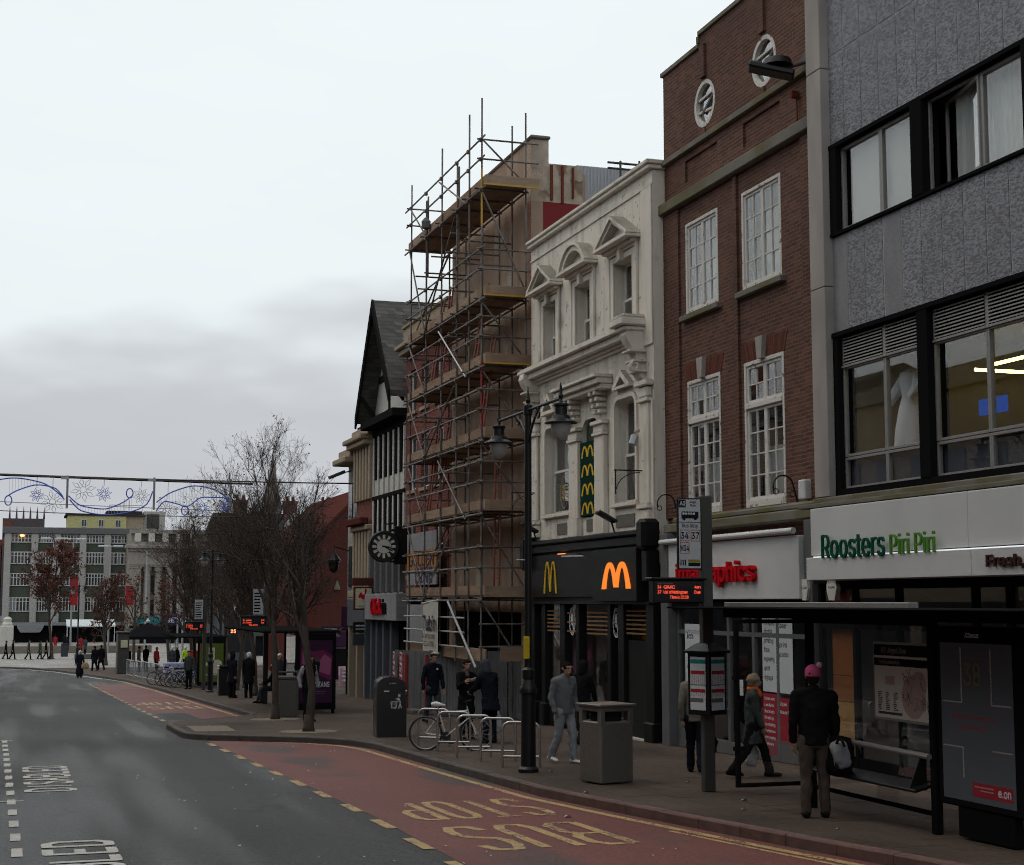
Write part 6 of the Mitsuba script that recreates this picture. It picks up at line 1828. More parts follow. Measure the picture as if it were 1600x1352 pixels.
# bins
LB = thing('litter_bin', 'square perforated steel litter bin on the pavement by the lamp post', 'litter bin')
Rb_ = rot((0, 0, 1), .22)
c = np.array([8.75, 22.38, G(22.4)])
put('body', M().obox(c + [0, 0, .48], Rb_.T, (.30, .30, .46), .02).obox(c + [0, 0, 1.13], Rb_.T, (.30, .30, .04), .012), 'bin_steel', LB)
for sx in (-1, 1):
    for sy in (-1, 1):
        put('corner_post', M().obox(c + Rb_ @ [sx * .26, sy * .26, 0] + [0, 0, 1.0], Rb_.T, (.045, .045, .12), .01), 'bin_steel', LB)
put('inner_drum', M().lathe([(.24, .5), (.24, 1.1)], c, 12), 'black_board', LB)
put('lid', M().obox(c + [0, 0, 1.185], Rb_.T, (.34, .34, .018), .008), 'bin_steel', LB)
m = M()
for i in range(20):
    for j in range(26):
        u, z = -.235 + .025 * i, .08 + .032 * j
        for q in (np.array([u, -.302, z]), np.array([-.302, -u, z])):
            p_ = Rb_ @ q + c
            e_ = Rb_ @ (np.array([1.0, 0, 0]) if q[1] == -.302 else np.array([0, 1.0, 0])) * .006
            m.add([p_ - e_, p_ - [0, 0, .006], p_ + e_, p_ + [0, 0, .006]], [[0, 1, 2], [0, 2, 3]])
put('perforations', m, 'black_board', LB, kind='stuff', label='rows of punched holes')
BB = thing('compactor_bin', 'tall glossy black bin with domed top and white litter symbol', 'litter bin')
c, R5 = np.array([8.28, 34.72, G(34.7)]), rot((0, 0, 1), -.1)
prof = Polygon([(-.34, 0), (.34, 0), (.34, 1.12), (.30, 1.24), (.15, 1.33), (-.02, 1.36), (-.2, 1.33), (-.32, 1.24), (-.34, 1.1)]).buffer(-.02).buffer(.02)
m = M().ext(prof, .66, ((-0, .33, 0), (1, 0, 0), (0, 0, 1)))
put('body', m.moved(mat4(R5, c)), 'bin_black', BB)
put('plinth', M().obox(c + [0, 0, .03], R5.T, (.32, .31, .03)), 'pole_grey', BB)
m = M()
S0 = S_(0, 0, 0)
m.ext(LineString([(-.02, .60), (.0, .46), (.1, .46), (.12, .6), (-.02, .6)]).buffer(.008), .004, ((0, -.331, .2), (1, 0, 0), (0, 0, 1)))
for u in (.02, .05, .08):
    m.ext(sbox(u, .47, u + .006, .6), .004, ((0, -.331, .2), (1, 0, 0), (0, 0, 1)))
m.ext(Point(.17, .74).buffer(.03), .004, ((0, -.331, .2), (1, 0, 0), (0, 0, 1)))
m.ext(LineString([(.10, .66), (.15, .68), (.19, .62), (.19, .55), (.16, .46)]).buffer(.012).union(LineString([(.19, .55), (.22, .46)]).buffer(.011)).union(LineString([(.15, .68), (.14, .6)]).buffer(.011)), .004, ((0, -.331, .2), (1, 0, 0), (0, 0, 1)))
put('litter_symbol', m.moved(mat4(R5, c)), 'poster_white', BB)
m = M().box(-.18, -.06, -.334, -.33, 1.02, 1.05)
text(m, 'compactor', .03, ((-.05, -.331, 1.2), (1, 0, 0), (0, 0, 1)), width=.15, depth=.002)
put('label_strip', m.moved(mat4(R5, c)), 'poster_white', BB)
put('foot_handle', M().box(.3, .36, -.36, -.3, .95, 1.06, .02).moved(mat4(R5, c)), 'chrome', BB)
one('utility_pillar', M().box(7.36, 7.9, 44.6, 45.4, G(45), G(45) + 1.1, .03).box(7.34, 7.92, 44.58, 45.42, G(45) + 1.1, G(45) + 1.16, .01).tube([[7.36, 44.6, G(45) + 1.3], [7.9, 44.6, G(45) + 1.3]], .03, 6).tube([[7.9, 44.58, G(45)], [7.9, 44.58, G(45) + 1.35]], .035, 6), 'concrete_plain', 'grey concrete box with a steel rail, left of the tree trunk', 'utility box')
for x, y, mt, lab in ((8.55, 65.3, 'bin_black', 'black litter bin standing before the green poster shelter'), (4.85, 154, 'cloth_slate', 'dark square bin far off at the left of the square')):
    one('black_bin', M().box(x - .32, x + .32, y - .3, y + .3, G(y), G(y) + 1.15, .05).box(x - .34, x + .34, y - .32, y + .32, G(y) + 1.15, G(y) + 1.25, .05), mt, lab, 'litter bin')
one('planter_tub', M().lathe([(.32, 0), (.36, .55), (.3, .6), (.34, .75), (.15, .95)], (16.13, 75.7, G(75.7)), 12), 'dark_green', 'dark green round tub by the far shop doors', 'bin', smooth=30)
for x, y, mt, lab in ((14.3, 63.0, 'black_metal', 'black chalkboard style sign board left of the big black bin'), (15.8, 75.5, 'cloth_palepink', 'pink and white sign board by the far shops')):
    k = thing('sign_board', lab, 'sign board')
    g = G(y)
    put('board', M().obox((x, y, g + .45), rot((1, 0, 0), -.14), (.34, .02, .5), .008).obox((x, y + .26, g + .45), rot((1, 0, 0), .14), (.34, .02, .5), .008), mt, k)
    m = M()
    for z in (.25, .45, .62, .78):
        m.box(x - .24, x + .2 * rng.random(), y - .14 + z * .0 - .02 - .0, y - .13 + .0, g + z, g + z + .09)
    put('print', m, 'poster_white', k)

# bike stands
for i, (l, r_) in enumerate((((8.04, 31.18), (8.62, 30.85)), ((8.05, 29.7), (8.65, 29.46)), ((8.01, 28.15), (8.63, 28.01)), ((8.14, 27.04), (8.73, 26.82)), ((8.10, 25.61), (8.70, 25.38)))):
    l, r_ = np.array(l), np.array(r_)
    d = (r_ - l)
    g = G(l[1])
    P3 = lambda u, z: np.array([*(l + d * u), g + z])
    arc = [P3(0, -.05), P3(0, .5)] + [P3(.2 * (1 - math.cos(q)), .62 + .15 * math.sin(q)) for q in np.linspace(0, math.pi / 2, 6)] + [P3(1 - .2 * (1 - math.cos(q)), .62 + .15 * math.sin(q)) for q in np.linspace(math.pi / 2, 0, 6)] + [P3(1, .5), P3(1, -.05)]
    k = thing('bike_stand', 'steel cycle hoop with a low crossbar, ' + ('farthest of the five, holding the white bicycle', 'second of the five from the far end', 'middle one of the row of five', 'fourth of the five from the far end', 'nearest of the five, beside the lamp post')[i], 'bike stand', None)
    put('hoop', M().tube(arc, .024, 9), 'stainless', k, smooth=True)
    put('crossbar', M().tube([P3(0, .19), P3(1, .19)], .02, 8), 'stainless', k, smooth=True)


def bicycle(name_label, p0, d, scale, frame_mat, group=None, detail=True):
    """p0: ground point under the rear hub, d: direction of travel (2D)."""
    k = thing('bicycle', name_label, 'bicycle', group)
    d = np.array([*d, 0.0])
    d /= np.linalg.norm(d)
    s_ = np.cross(d, [0, 0, 1.0])
    o = np.array([*p0, G(p0[1])])
    P3 = lambda u, z, w=0.0: o + d * u * scale + np.array([0, 0, z * scale]) + s_ * w * scale
    R = .335
    n = 28 if detail else 14
    for u in (0, 1.04):
        w = put('wheel', M().tube([P3(u + (R - .03) * math.cos(q), R + (R - .03) * math.sin(q)) for q in np.linspace(0, 2 * math.pi, n)], .011, 5), 'galvanised', k)
        put('tyre', M().tube([P3(u + (R - .008) * math.cos(q), R + (R - .008) * math.sin(q)) for q in np.linspace(0, 2 * math.pi, n)], .022, 6), 'rubber', w, smooth=True)
        m = M()
        for q in np.linspace(0, 2 * math.pi, 17 if detail else 9)[:-1]:
            m.tube([P3(u + .02 * math.cos(q + 1), R + .02 * math.sin(q + 1)), P3(u + (R - .03) * math.cos(q), R + (R - .03) * math.sin(q))], .0025, 3)
        put('spokes', m.tube([P3(u, R, -.05), P3(u, R, .05)], .02, 6), 'galvanised', w)
    bb, st, hd, hb = P3(.42, .29), P3(.27, .78), P3(.86, .80), P3(.90, .66)
    put('frame', M().tube([bb, st], .017, 6).tube([bb, hb], .019, 6).tube([P3(.285, .74), hd], .017, 6).tube([P3(0, R, .03), bb], .011, 5).tube([P3(0, R, .03), P3(.285, .72)], .009, 5).tube([P3(0, R, -.03), bb], .011, 5).tube([P3(0, R, -.03), P3(.285, .72)], .009, 5).tube([P3(.84, .88), hb, P3(1.04, R, .04)], .014, 5).tube([hb, P3(1.04, R, -.04)], .014, 5), frame_mat, k, smooth=40)
    put('saddle', M().tube([P3(.12, .90), P3(.22, .915), P3(.32, .905), P3(.40, .895)], [.045, .06, .03, .018], 7), 'bike_white' if frame_mat == 'bike_white' else 'rubber', k, smooth=True)
    put('seat_post', M().tube([st, P3(.245, .90)], .012, 6), 'chrome', k)
    put('handlebar', M().tube([P3(.84, .86), P3(.83, .97), P3(.88, .99)], .013, 6).tube([P3(.85, .99, -.29), P3(.9, .99, -.1), P3(.9, .99, .1), P3(.85, .99, .29)], .012, 6), 'rubber', k)
    put('crankset', M().lathe([(.0, -.015), (.09, -.015), (.09, .015), (0, .015)], bb, 14, s_).tube([bb - s_ * .05, bb - s_ * .05 + d * .1 - [0, 0, .13]], .01, 5).tube([bb + s_ * .05, bb + s_ * .05 - d * .1 + [0, 0, .13]], .01, 5).box(*sum(((P3(.52, .16)[i] - .04, P3(.52, .16)[i] + .04) for i in range(2)), ()), P3(.5, .155)[2] - .01, P3(.5, .155)[2] + .012), 'rubber', k)
    return k


bicycle('white framed bicycle with pale saddle leaning at the farthest cycle hoop', (7.9, 30.05), (.94, -.52), 1.0, 'bike_white')
kb = ['bike_red', 'bike_blue', 'bike_blue', 'black_metal', 'bike_white']
for i, (x, y, dx, dy, mt, lab) in enumerate(((7.75, 83.5, 1, .2, 'black_metal', 'leftmost dark bicycle in the far row by the barrier'), (8.0, 81.5, 1, .15, 'bike_red', 'red bicycle in the far row by the barrier'), (8.1, 79.8, 1, .1, 'bike_white', 'pale bicycle with white mudguards in the far row'), (8.2, 78.4, 1, .05, 'black_metal', 'nearest dark bicycle of the far row'), (8.4, 77.8, 1, 0, 'bike_blue', 'blue bicycle at the right of the far row'))):
    bicycle(lab, (x - .6, y), (dx, dy), 1.02, mt, None, False)

# far shelters


def far_shelter(x0, x1, y0, y1, label, art):
    k = thing('bus_shelter', label, 'bus shelter')
    g = G(y0)
    put('roof', M().box(x0 - 1.0, x1 + .1, y0 - .1, y1, g + 2.42, g + 2.50, .03), 'black_board', k)
    m = M()
    for y in (y0 + .1, (y0 + y1) / 2, y1 - .1):
        m.box(x1 - .08, x1, y - .05, y + .05, G(y) , g + 2.42)
    each('post', m, 'dark_frame', k)
    for y in (y0 + .2, (y0 + y1) / 2):
        put('back_pane', M().box(x1 - .05, x1 - .04, y, y + (y1 - y0) / 2 - .3, g + .25, g + 2.2), 'dirty_glass', k)
    put('bench', M().box(x1 - .5, x1 - .2, y0 + .6, y1 - .6, g + .42, g + .47), 'grey_frame', k)
    a = thing('poster_case', art[0], 'advertising panel')
    put('case', M().box(x0, x1, y0 - .14, y0 + .02, g + .12, g + 2.42, .02), 'dark_frame', a)
    return a, g


a, g = far_shelter(8.17, 9.40, 46.6, 55.5, 'middle distance bus shelter behind the pink poster', ('dark case with a pink and plum film poster in front of the middle shelter',))
put('poster', M().box(8.29, 9.28, 46.45, 46.46, g + .32, g + 2.2), 'plum_art', a)
y = 46.448
put('pink_glow', M().ext(Polygon([(.06, 1.0), (.3, .78), (.55, .9), (.93, .72), (.95, 1.4), (.7, 1.55), (.4, 1.5), (.08, 1.6)]).buffer(.04), .002, S_(8.29, y, g + .32)), 'magenta_art', a)
put('pink_shape', M().ext(Polygon([(.5, 1.0), (.9, .86), (.93, 1.3), (.75, 1.42), (.6, 1.2)]).buffer(.03), .002, S_(8.29, y - .003, g + .32)).ext(Polygon([(.08, 1.2), (.25, 1.1), (.3, 1.4), (.1, 1.5)]).buffer(.02), .002, S_(8.29, y - .003, g + .32)), 'pink_art', a)
put('dark_shape', M().ext(Polygon([(.36, .9), (.58, .9), (.62, 1.2), (.5, 1.35), (.4, 1.25)]), .002, S_(8.29, y - .006, g + .32)), 'text_black', a)
put('green_shape', M().ext(Point(.52, 1.3).buffer(.07), .002, S_(8.29, y - .008, g + .32)), 'far_green', a)
put('lettering', text(M(), 'THE', .07, S_(8.62, y - .003, g + .98), width=.16, depth=.002), 'poster_white', a)
put('lettering', text(M(), 'GUARDIANS', .15, S_(8.42, y - .003, g + .80), width=.78, depth=.002, bold=True), 'poster_white', a)
put('fine_print', M().box(8.5, 9.1, y - .003, y, g + .66, g + .68).box(8.55, 9.05, y - .003, y, g + .6, g + .615), 'grey_panel', a)
a, g = far_shelter(8.62, 9.96, 76.4, 84, 'farthest bus shelter behind the glowing green poster', ('dark case with a lit green poster in front of the farthest shelter',))
put('poster', M().box(8.72, 9.86, 76.25, 76.26, g + .3, g + 2.15), 'green_art', a, emit=(.006, .009, .0012))
y = 76.24
put('pale_bottle', M().ext(sbox(.42, 1.0, .72, 1.65).difference(sbox(.5, 1.15, .64, 1.5)), .002, S_(8.72, y, g + .3)).ext(Point(.85, .85).buffer(.22).union(Point(.3, .85).buffer(.09)).union(sbox(.66, .4, .95, .85)), .002, S_(8.72, y, g + .3)), 'cream_art', a)
put('red_flash', M().ext(shapely.affinity.rotate(sbox(.0, 1.6, .16, 1.7), 40), .002, S_(8.72, y, g + .3)).box(9.2, 9.38, y - .002, y, g + 1.98, g + 2.08), 'poster_red', a)
put('fine_print', M().box(8.9, 9.55, y - .002, y, g + .62, g + .66), 'cream_art', a)

# stall, canopy, barriers, bus
cn = thing('market_canopy', 'black square canopy over a market stall at the far end of the bay', 'stall')
g = G(112)
put('canopy', M().add([[7.3, 110.2, g + 2.45], [11.0, 110.2, g + 2.45], [11.0, 114, g + 2.45], [7.3, 114, g + 2.45], [9.15, 112, g + 3.4], [7.3, 110.2, g + 2.25], [11.0, 110.2, g + 2.25], [11, 114, g + 2.25], [7.3, 114, g + 2.25]],
                      [[0, 1, 4], [1, 2, 4], [2, 3, 4], [3, 0, 4], [0, 5, 6], [0, 6, 1], [1, 6, 7], [1, 7, 2], [3, 8, 5], [3, 5, 0]]), 'cloth_black', cn)
put('pole', M().tube([[7.4, 110.3, g], [7.4, 110.3, g + 2.3]], .04, 6).tube([[10.9, 110.3, g], [10.9, 110.3, g + 2.3]], .04, 6).tube([[10.9, 113.9, g], [10.9, 113.9, g + 2.3]], .04, 6), 'galvanised', cn)
put('finial', M().lathe([(.12, 0), (.16, .1), (.02, .3)], (9.15, 112, g + 3.4), 8), 'poster_white', cn)
one('dark_kiosk', M().box(6.75, 7.5, 106.5, 108, G(107), G(107) + 2.7, .04).box(6.7, 7.55, 106.4, 108.1, G(107) + 2.7, G(107) + 2.8), 'pole_grey', 'tall dark grey kiosk box left of the black canopy', 'kiosk')
one('kiosk_notice', M().box(6.95, 7.4, 106.36, 106.40, G(107) + 1.75, G(107) + 2.25), 'cream_art', 'small lit cream notice on the dark kiosk', 'notice')
one('stall_table', M().box(8.9, 11.2, 96, 97.2, G(96), G(96) + .9, .03), 'cloth_blueprint', 'market table under a pale blue patterned cloth behind the bicycles', 'table')
one('red_box', M().lathe([(.42, 0), (.42, .75), (.46, .78), (.46, .86)], (10.9, 98, G(98) + .75), 14).box(10.7, 11.1, 97.8, 98.2, G(98), G(98) + .75), 'cloth_red', 'red drum with white rim standing behind the stall table', 'drum')
br = None
for i, (x, y) in enumerate(((7.0, 101), (7.25, 97.5), (7.45, 94), (7.6, 90.5))):
    k = thing('crowd_barrier', 'grey steel guard rail, ' + ('farthest of the four behind the bicycles', 'second farthest of the four behind the bicycles', 'third of the four behind the bicycles', 'nearest of the four behind the bicycles')[i], 'barrier')
    g = G(y)
    m = M().tube([[x, y, g], [x, y, g + 1.05], [x + .2, y - 3, g + 1.05], [x + .2, y - 3, g]], .03, 5).tube([[x, y, g + .15], [x + .2, y - 3, g + .15]], .02, 5)
    put('rail', m, 'galvanised', k)
    m = M()
    for q in np.linspace(.1, .9, 7):
        m.tube([[x + .2 * q, y - 3 * q, g + .15], [x + .2 * q, y - 3 * q, g + 1.05]], .014, 4)
    put('infill_bars', m, 'galvanised', k)
bu = thing('double_decker_bus', 'double decker bus with amber front display half hidden behind the far shelters', 'bus')
g = G(121)
put('body', M().box(15.55, 18.1, 121, 131, g + .3, g + 4.2, .12), 'bluegrey', bu)
put('upper_windscreen', M().box(15.7, 17.95, 120.96, 121.0, g + 3.0, g + 4.0, .02), 'far_pane', bu)
put('lower_windscreen', M().box(15.7, 17.95, 120.96, 121.0, g + 1.1, g + 2.45, .02), 'far_pane', bu)
put('destination_display', M().box(16.0, 17.6, 120.95, 121.0, g + 2.5, g + 2.92), 'lens', bu)
put('led_text', text(M(), '25 City', .26, S_(16.15, 120.95, g + 2.58), width=1.2, depth=.002, bold=True), 'lamp_on', bu, emit=(1.6, .35, .05))
for x in (15.8, 17.55):
    put('headlight', M().lathe([(.02, 0), (.13, .02), (.13, .05)], (x + .1, 121, g + .75), 10, (0, -1, 0)), 'chrome', bu)
    put('wheel', M().lathe([(.0, -.14), (.46, -.14), (.48, 0), (.46, .14), (0, .14)], (x + .1, 123, g + .48), 14, (1, 0, 0)), 'rubber', bu)
# projecting signs of the far shops
k = thing('cockerel_sign', 'square projecting sign with a red cockerel in a dark frame', 'sign')
put('frame', M().box(12.36, 13.1, 57.85, 58.0, 1.88, 2.76, .02), 'dark_brick', k)
put('face', M().box(12.42, 13.04, 57.83, 57.85, 1.94, 2.70), 'cream_art', k)
ck_ = unary_union([shapely.affinity.scale(Point(0, 0).buffer(.1), 1.15, .9), shapely.affinity.rotate(sbox(.04, .0, .1, .22), -8), Point(.085, .23).buffer(.045), Polygon([(.12, .24), (.17, .22), (.12, .21)]), Point(-.12, .07).buffer(.055), Point(-.16, .0).buffer(.05), Point(-.1, .12).buffer(.04), sbox(-.01, -.2, .01, -.05), sbox(.03, -.2, .05, -.05), Point(.07, .28).buffer(.025)])
put('cockerel_emblem', M().ext(ck_, .004, S_(12.73, 57.83, 2.38)), 'text_red', k)
put('lettering', text(M(), "Nando's", .075, S_(12.5, 57.83, 1.98), width=.46, depth=.004), 'dark_brick', k)
put('bracket', M().tube([[13.3, 57.95, 2.95], [12.3, 57.95, 2.95]], .03, 6).box(12.3, 13.3, 57.8, 58.1, 2.8, 3.1, .03), 'dark_brick', k)
for (x, y, z, w, h, mt, lab) in ((12.5, 58.6, 1.0, .75, .42, 'black_metal', 'stacked black projecting shop signs below the cockerel sign'), (13.75, 60.4, .1, .5, .55, 'purple', 'small purple square projecting sign below the yellow panel'), (13.65, 59.2, .75, .55, .95, 'yellow_tag', 'yellow lit panel under the shop canopy edge'), (12.3, 63.9, .85, .8, .32, 'purple', 'purple projecting sign at the far end of the shop row')):
    k = thing('projecting_sign', lab, 'sign')
    put('panel', M().box(x, x + w, y, y + .1, z, z + h, .02), mt, k)
    put('print', M().box(x + .1, x + w - .1, y - .01, y, z + h * .3, z + h * .4).box(x + .1, x + w - .15, y - .01, y, z + h * .58, z + h * .72), 'poster_white', k)
    if h < .5 and mt == 'black_metal':
        put('panel', M().box(x, x + w, y, y + .1, z - .48, z - .04, .02), 'cloth_slate', k)
one('yellow_post', M().box(13.35, 13.5, 59.6, 59.75, -1.6, .7).box(13.3, 13.55, 59.55, 59.8, -1.6, -1.4), 'arch_yellow', 'thin yellow shop front post beyond the hoarding', 'post')
# statue-like white pillar and benches on the square
one('white_monument', M().box(-1.3, .2, 188, 189.5, G(188), G(188) + 2.6, .1).lathe([(.55, 2.6), (.6, 2.75), (.45, 3.0), (.5, 3.35), (.2, 3.6)], (-.5, 188.7, G(188)), 12), 'pale_stone', 'white carved stone monument at the far left of the square', 'monument', smooth=30)
one('terrace_wall', M().box(-2, 14, 166, 167, G(166), G(166) + .75, .03), 'tactile', 'long low pale stone terrace wall across the square', 'wall')
one('stone_bench', M().box(5.5, 8.2, 146, 146.8, G(146), G(146) + .45, .03), 'concrete_plain', 'low grey stone bench beside the far dark bin', 'bench')
one('cafe_awning', M().add([[6, 186, -.6], [11.5, 186, -.6], [11.5, 189, .1], [6, 189, .1], [6, 186, -.75], [11.5, 186, -.75]], [[0, 1, 2], [0, 2, 3], [0, 4, 5], [0, 5, 1]]).tube([[6.1, 186.1, G(186)], [6.1, 186.1, -.65]], .05, 5).tube([[11.4, 186.1, G(186)], [11.4, 186.1, -.65]], .05, 5), 'poster_white', 'pale flat awning on posts far across the square', 'awning')
for x, y, lab in ((6.2, 171.5, 'larger red banner on the far mast behind the lamp'), (11.5, 164.5, 'red banner by the small trees before the colonnade')):
    one('red_banner', M().box(x - .4, x + .4, y, y + .04, 1.8, 4.9 if x < 7 else 3.8), 'cloth_red', lab, 'banner')
# ---------------------------------------------------------------- people
_SPH = {}


def sph(n):
    if n not in _SPH:
        _SPH[n] = np.array(trimesh.creation.icosphere(n).vertices)
    return _SPH[n]


def hull(*balls, n=1):
    return m3.Manifold.hull_points(np.vstack([sph(n) * (r if np.ndim(r) else np.array([r, r, r])) + np.asarray(c) for c, r in balls]))


def union(ms):
    return m3.Manifold.batch_boolean(ms, m3.OpType.Add)


def finish(man, edge, it):
    if edge:
        man = man.refine_to_length(edge)
    mm = man.to_mesh()
    t = trimesh.Trimesh(np.array(mm.vert_properties[:, :3], float), np.array(mm.tri_verts), process=False)
    if it:
        t.merge_vertices()
        trimesh.smoothing.filter_taubin(t, lamb=.5, nu=.52, iterations=it)
    return t


def hand(wrist, d, palm_n, curl, s=1.0, thumb=1):
    """Five unequal fingers, each its own chain rooted in the palm. d: along the hand, palm_n: out of the palm."""
    d = np.asarray(d, float) / np.linalg.norm(d)
    pn = np.asarray(palm_n, float) - d * (np.asarray(palm_n) @ d)
    pn /= np.linalg.norm(pn) + 1e-9
    w = np.cross(d, pn)
    out = [hull((wrist, .026 * s), (wrist + d * .05 * s + w * .022 * s, .016 * s), (wrist + d * .085 * s + w * .032 * s, .012 * s), (wrist + d * .085 * s - w * .032 * s, .012 * s))]
    for i, (ln, off) in enumerate(((.070, .03), (.079, .01), (.073, -.011), (.056, -.031))):
        p = wrist + d * .08 * s + w * off * s
        a = curl * .5
        for j, f in enumerate((.45, .32, .23)):
            q = p + (d * math.cos(a) + pn * math.sin(a)) * ln * f * s
            out.append(hull((p, .0095 * s - .001 * j), (q, .0085 * s - .001 * j)))
            p = q
            a += curl * .75
    p = wrist + d * .02 * s + w * .028 * s * thumb
    q = p + (d * .6 + w * .7 * thumb + pn * .35) * .045 * s
    out += [hull((p, .014 * s), (q, .011 * s)), hull((q, .011 * s), (q + (d * .95 + pn * .3) * .032 * s, .009 * s))]
    return union(out)


def person(label, x, y, face, top='cloth_black', legs='cloth_navy', H=1.75, hair='hair_dark', skin='skin', coat=0.0, hood=None, hat=None, stride=.0, arms=((.12, .12), (-.1, .12)), elbow=((.15), (.15)), pockets=False, lod=0,
           lean=0.0, look=0.0, nod=0.0, seat=None, long_skirt=False, shoes='shoe_black', wide=1.0, sleeves=None, scarf=None, group=None, bald=False, raise_=0.0):
    """face: heading in radians, 0 = away along the street (+y), clockwise. Local frame: x right, y forward, z up. lod 0 near, 1 middle, 2 far."""
    k = thing('person', label, 'person', group)
    n = 1 if lod < 2 else 0
    hip, sh, nk = .515 * H, .815 * H, .865 * H
    f = math.sin(lean)
    zb = 0 if seat is None else seat - hip + .09
    up = lambda p: np.array([p[0], p[1] + (p[2] - hip) * f, p[2] + zb])
    L = []
    legs_j = []
    for s_, a in ((-1, stride), (1, -stride * .85)):
        h_ = np.array([s_ * .088 * wide, 0, hip - .02 + zb])
        if seat is not None:
            kn = h_ + np.array([s_ * .06, .43, -.02])
            an = kn + np.array([0, .06 + .05 * s_, -.40])
        else:
            l1, l2 = .245 * H, .235 * H
            kb = a + (.10 if a > 0 else .04)
            kn = h_ + np.array([0, math.sin(kb) * l1, -math.cos(kb) * l1])
            b = a - (.12 if a > 0 else .35) if stride else 0.0
            an = kn + np.array([s_ * .012, math.sin(b) * l2, -math.cos(b) * l2])
        legs_j.append((h_, kn, an))
    if seat is None:
        dz = min(j[2][2] for j in legs_j) - .075
        zb -= dz
        legs_j = [tuple(q - [0, 0, dz] for q in j) for j in legs_j]
    pel = np.array([0, 0, hip + zb])
    chest = up([0, .0, .72 * H])
    shs = [up([s_ * .172 * wide * H / 1.75, -.01, sh - .02]) for s_ in (-1, 1)]
    neck, head = up([0, .015, nk - .01]), up([0, .04 + .05 * nod, .935 * H - .03 * nod])
    armj = []
    for s_, S_0, (sw, ab), el in zip((-1, 1), shs, arms, elbow):
        l1, l2 = .172 * H, .150 * H
        d1 = np.array([s_ * math.sin(ab), math.sin(sw) * math.cos(ab), -math.cos(sw) * math.cos(ab)])
        e_ = S_0 + d1 * l1
        b = sw + el
        inw = -.35 * s_ * min(1, el) if not pockets else -.12 * s_
        d2 = np.array([s_ * math.sin(ab) * .4 + inw, math.sin(b), -math.cos(b)])
        d2 /= np.linalg.norm(d2)
        armj.append((S_0, e_, e_ + d2 * l2, d2))
    g = .0
    # skin: one continuous body
    hr = .105 * H / 1.75
    hd = rot((0, 0, 1), -look)
    hp = lambda q: head + hd @ (np.array(q) * H / 1.75)
    body = [hull((neck, .056), (head - [0, 0, .05], .058), n=n), hull((hp((0, .0, .03)), (.078, .098, .09)), (hp((0, .03, -.055)), (.055, .062, .055)), (hp((0, .055, -.085)), .026), n=max(n, 1)),
            hull((pel, (.13, .09, .09)), (chest, (.15, .095, .12)), n=n), hull((chest, (.15, .09, .1)), (neck - [0, 0, .03], .06), (shs[0], .05), (shs[1], .05), n=n)]
    if lod < 2:
        body += [hull((hp((0, .095, .005)), .012), (hp((0, .115, -.028)), .015), (hp((0, .09, -.035)), .02)), hull((hp((-.05, .075, .04)), .02), (hp((.05, .075, .04)), .02)), hull((hp((-.02, .09, -.062)), .012), (hp((.02, .09, -.062)), .012))]
        for s_ in (-1, 1):
            body.append(hull((hp((s_ * .08, -.005, .005)), (.012, .022, .032)), (hp((s_ * .088, -.015, .02)), (.01, .016, .018))))
    for S_0, e_, w_, d2 in armj:
        body += [hull((S_0, .048), (e_, .038), n=n), hull((e_, .038), (w_, .026), n=n)]
    for h_, kn, an in legs_j:
        body += [hull((h_, .08), (kn, .052), n=n), hull((kn, .052), (an, .038), n=n), hull((an, .038), (an + [0, .1, -.045], .03), n=n)]
    bm = union(body)
    t = finish(bm, .055 if lod == 0 else 0, 3 if lod == 0 else 0)
    skinm = m3.Manifold(m3.Mesh(np.array(t.vertices, np.float32), np.array(t.faces, np.uint32))) if lod == 0 else bm
    hs = []
    for s_, (S_0, e_, w_, d2) in zip((-1, 1), armj):
        if not pockets:
            hs.append(hand(w_ + d2 * .012, d2, (-s_ * .9, .3, 0.1), .55 if lod < 2 else .4, 1.0 * H / 1.75, s_ * -1.0))
    try:
        full = union([skinm] + hs)
    except Exception:
        full = union([bm] + hs)
    if full.num_tri() == 0:
        full = union([bm] + hs)
    Rz = rot((0, 0, 1), -face)
    base_ = np.array([x, y, G(y) + .004 + raise_])

    def send(name, man, mat, edge=.05, it=4, smooth=True, parent=None, **kw):
        t = man if isinstance(man, trimesh.Trimesh) else finish(man, edge if lod == 0 else (edge * 1.6 if lod == 1 else 0), it if lod < 2 else 0)
        v = np.array(t.vertices)
        if kw.pop('folds', 0) and lod < 2:
            nn = t.vertex_normals
            v = v + nn * ((meshkit.fbm(v * [9, 9, 17] + x, 3) - .5) * .05)[:, None]
        return put(name, (v @ Rz.T + base_, np.array(t.faces)), mat, parent or k, smooth=smooth if lod < 2 else 40, **kw)

    send('body', finish(full, 0, 0), skin, smooth=50)
    if lod < 2:
        ey = union([hull((hp((s_ * .033, .093, .017)), (.011, .007, .006))) for s_ in (-1, 1)])
        send('eyes', ey, 'text_black', 0, 0)
        send('lips', hull((hp((-.02, .098, -.062)), (.008, .008, .006)), (hp((.02, .098, -.062)), (.008, .008, .006))), 'map_pink' if skin == 'skin' else 'cloth_brown', 0, 0)
    # jacket
    hem = hip - .06 - coat + zb
    th = .022
    W = wide
    hemc = up([0, 0, hem - zb])
    jk = [hull((up([0, 0, hip + .02]), (.165 * W, .12 * W, .06)), (chest, (.175 * W, .125 * W, .12)), (up([0, .0, .62 * H]), (.16 * W, .12 * W, .1)), n=n), hull((chest, (.175 * W, .12 * W, .1)), (shs[0], .07), (shs[1], .07), (neck - [0, 0, .025], (.1, .085, .05)), n=n),
          hull((up([0, 0, hip + .05]), (.165 * W, .12 * W, .05)), (hemc, (.175 * W + .09 * min(1, coat * 2), .125 * W + .10 * min(1, coat * 2), .03)), n=n)]
    if seat is not None:
        jk = jk[:2]
    sl = []
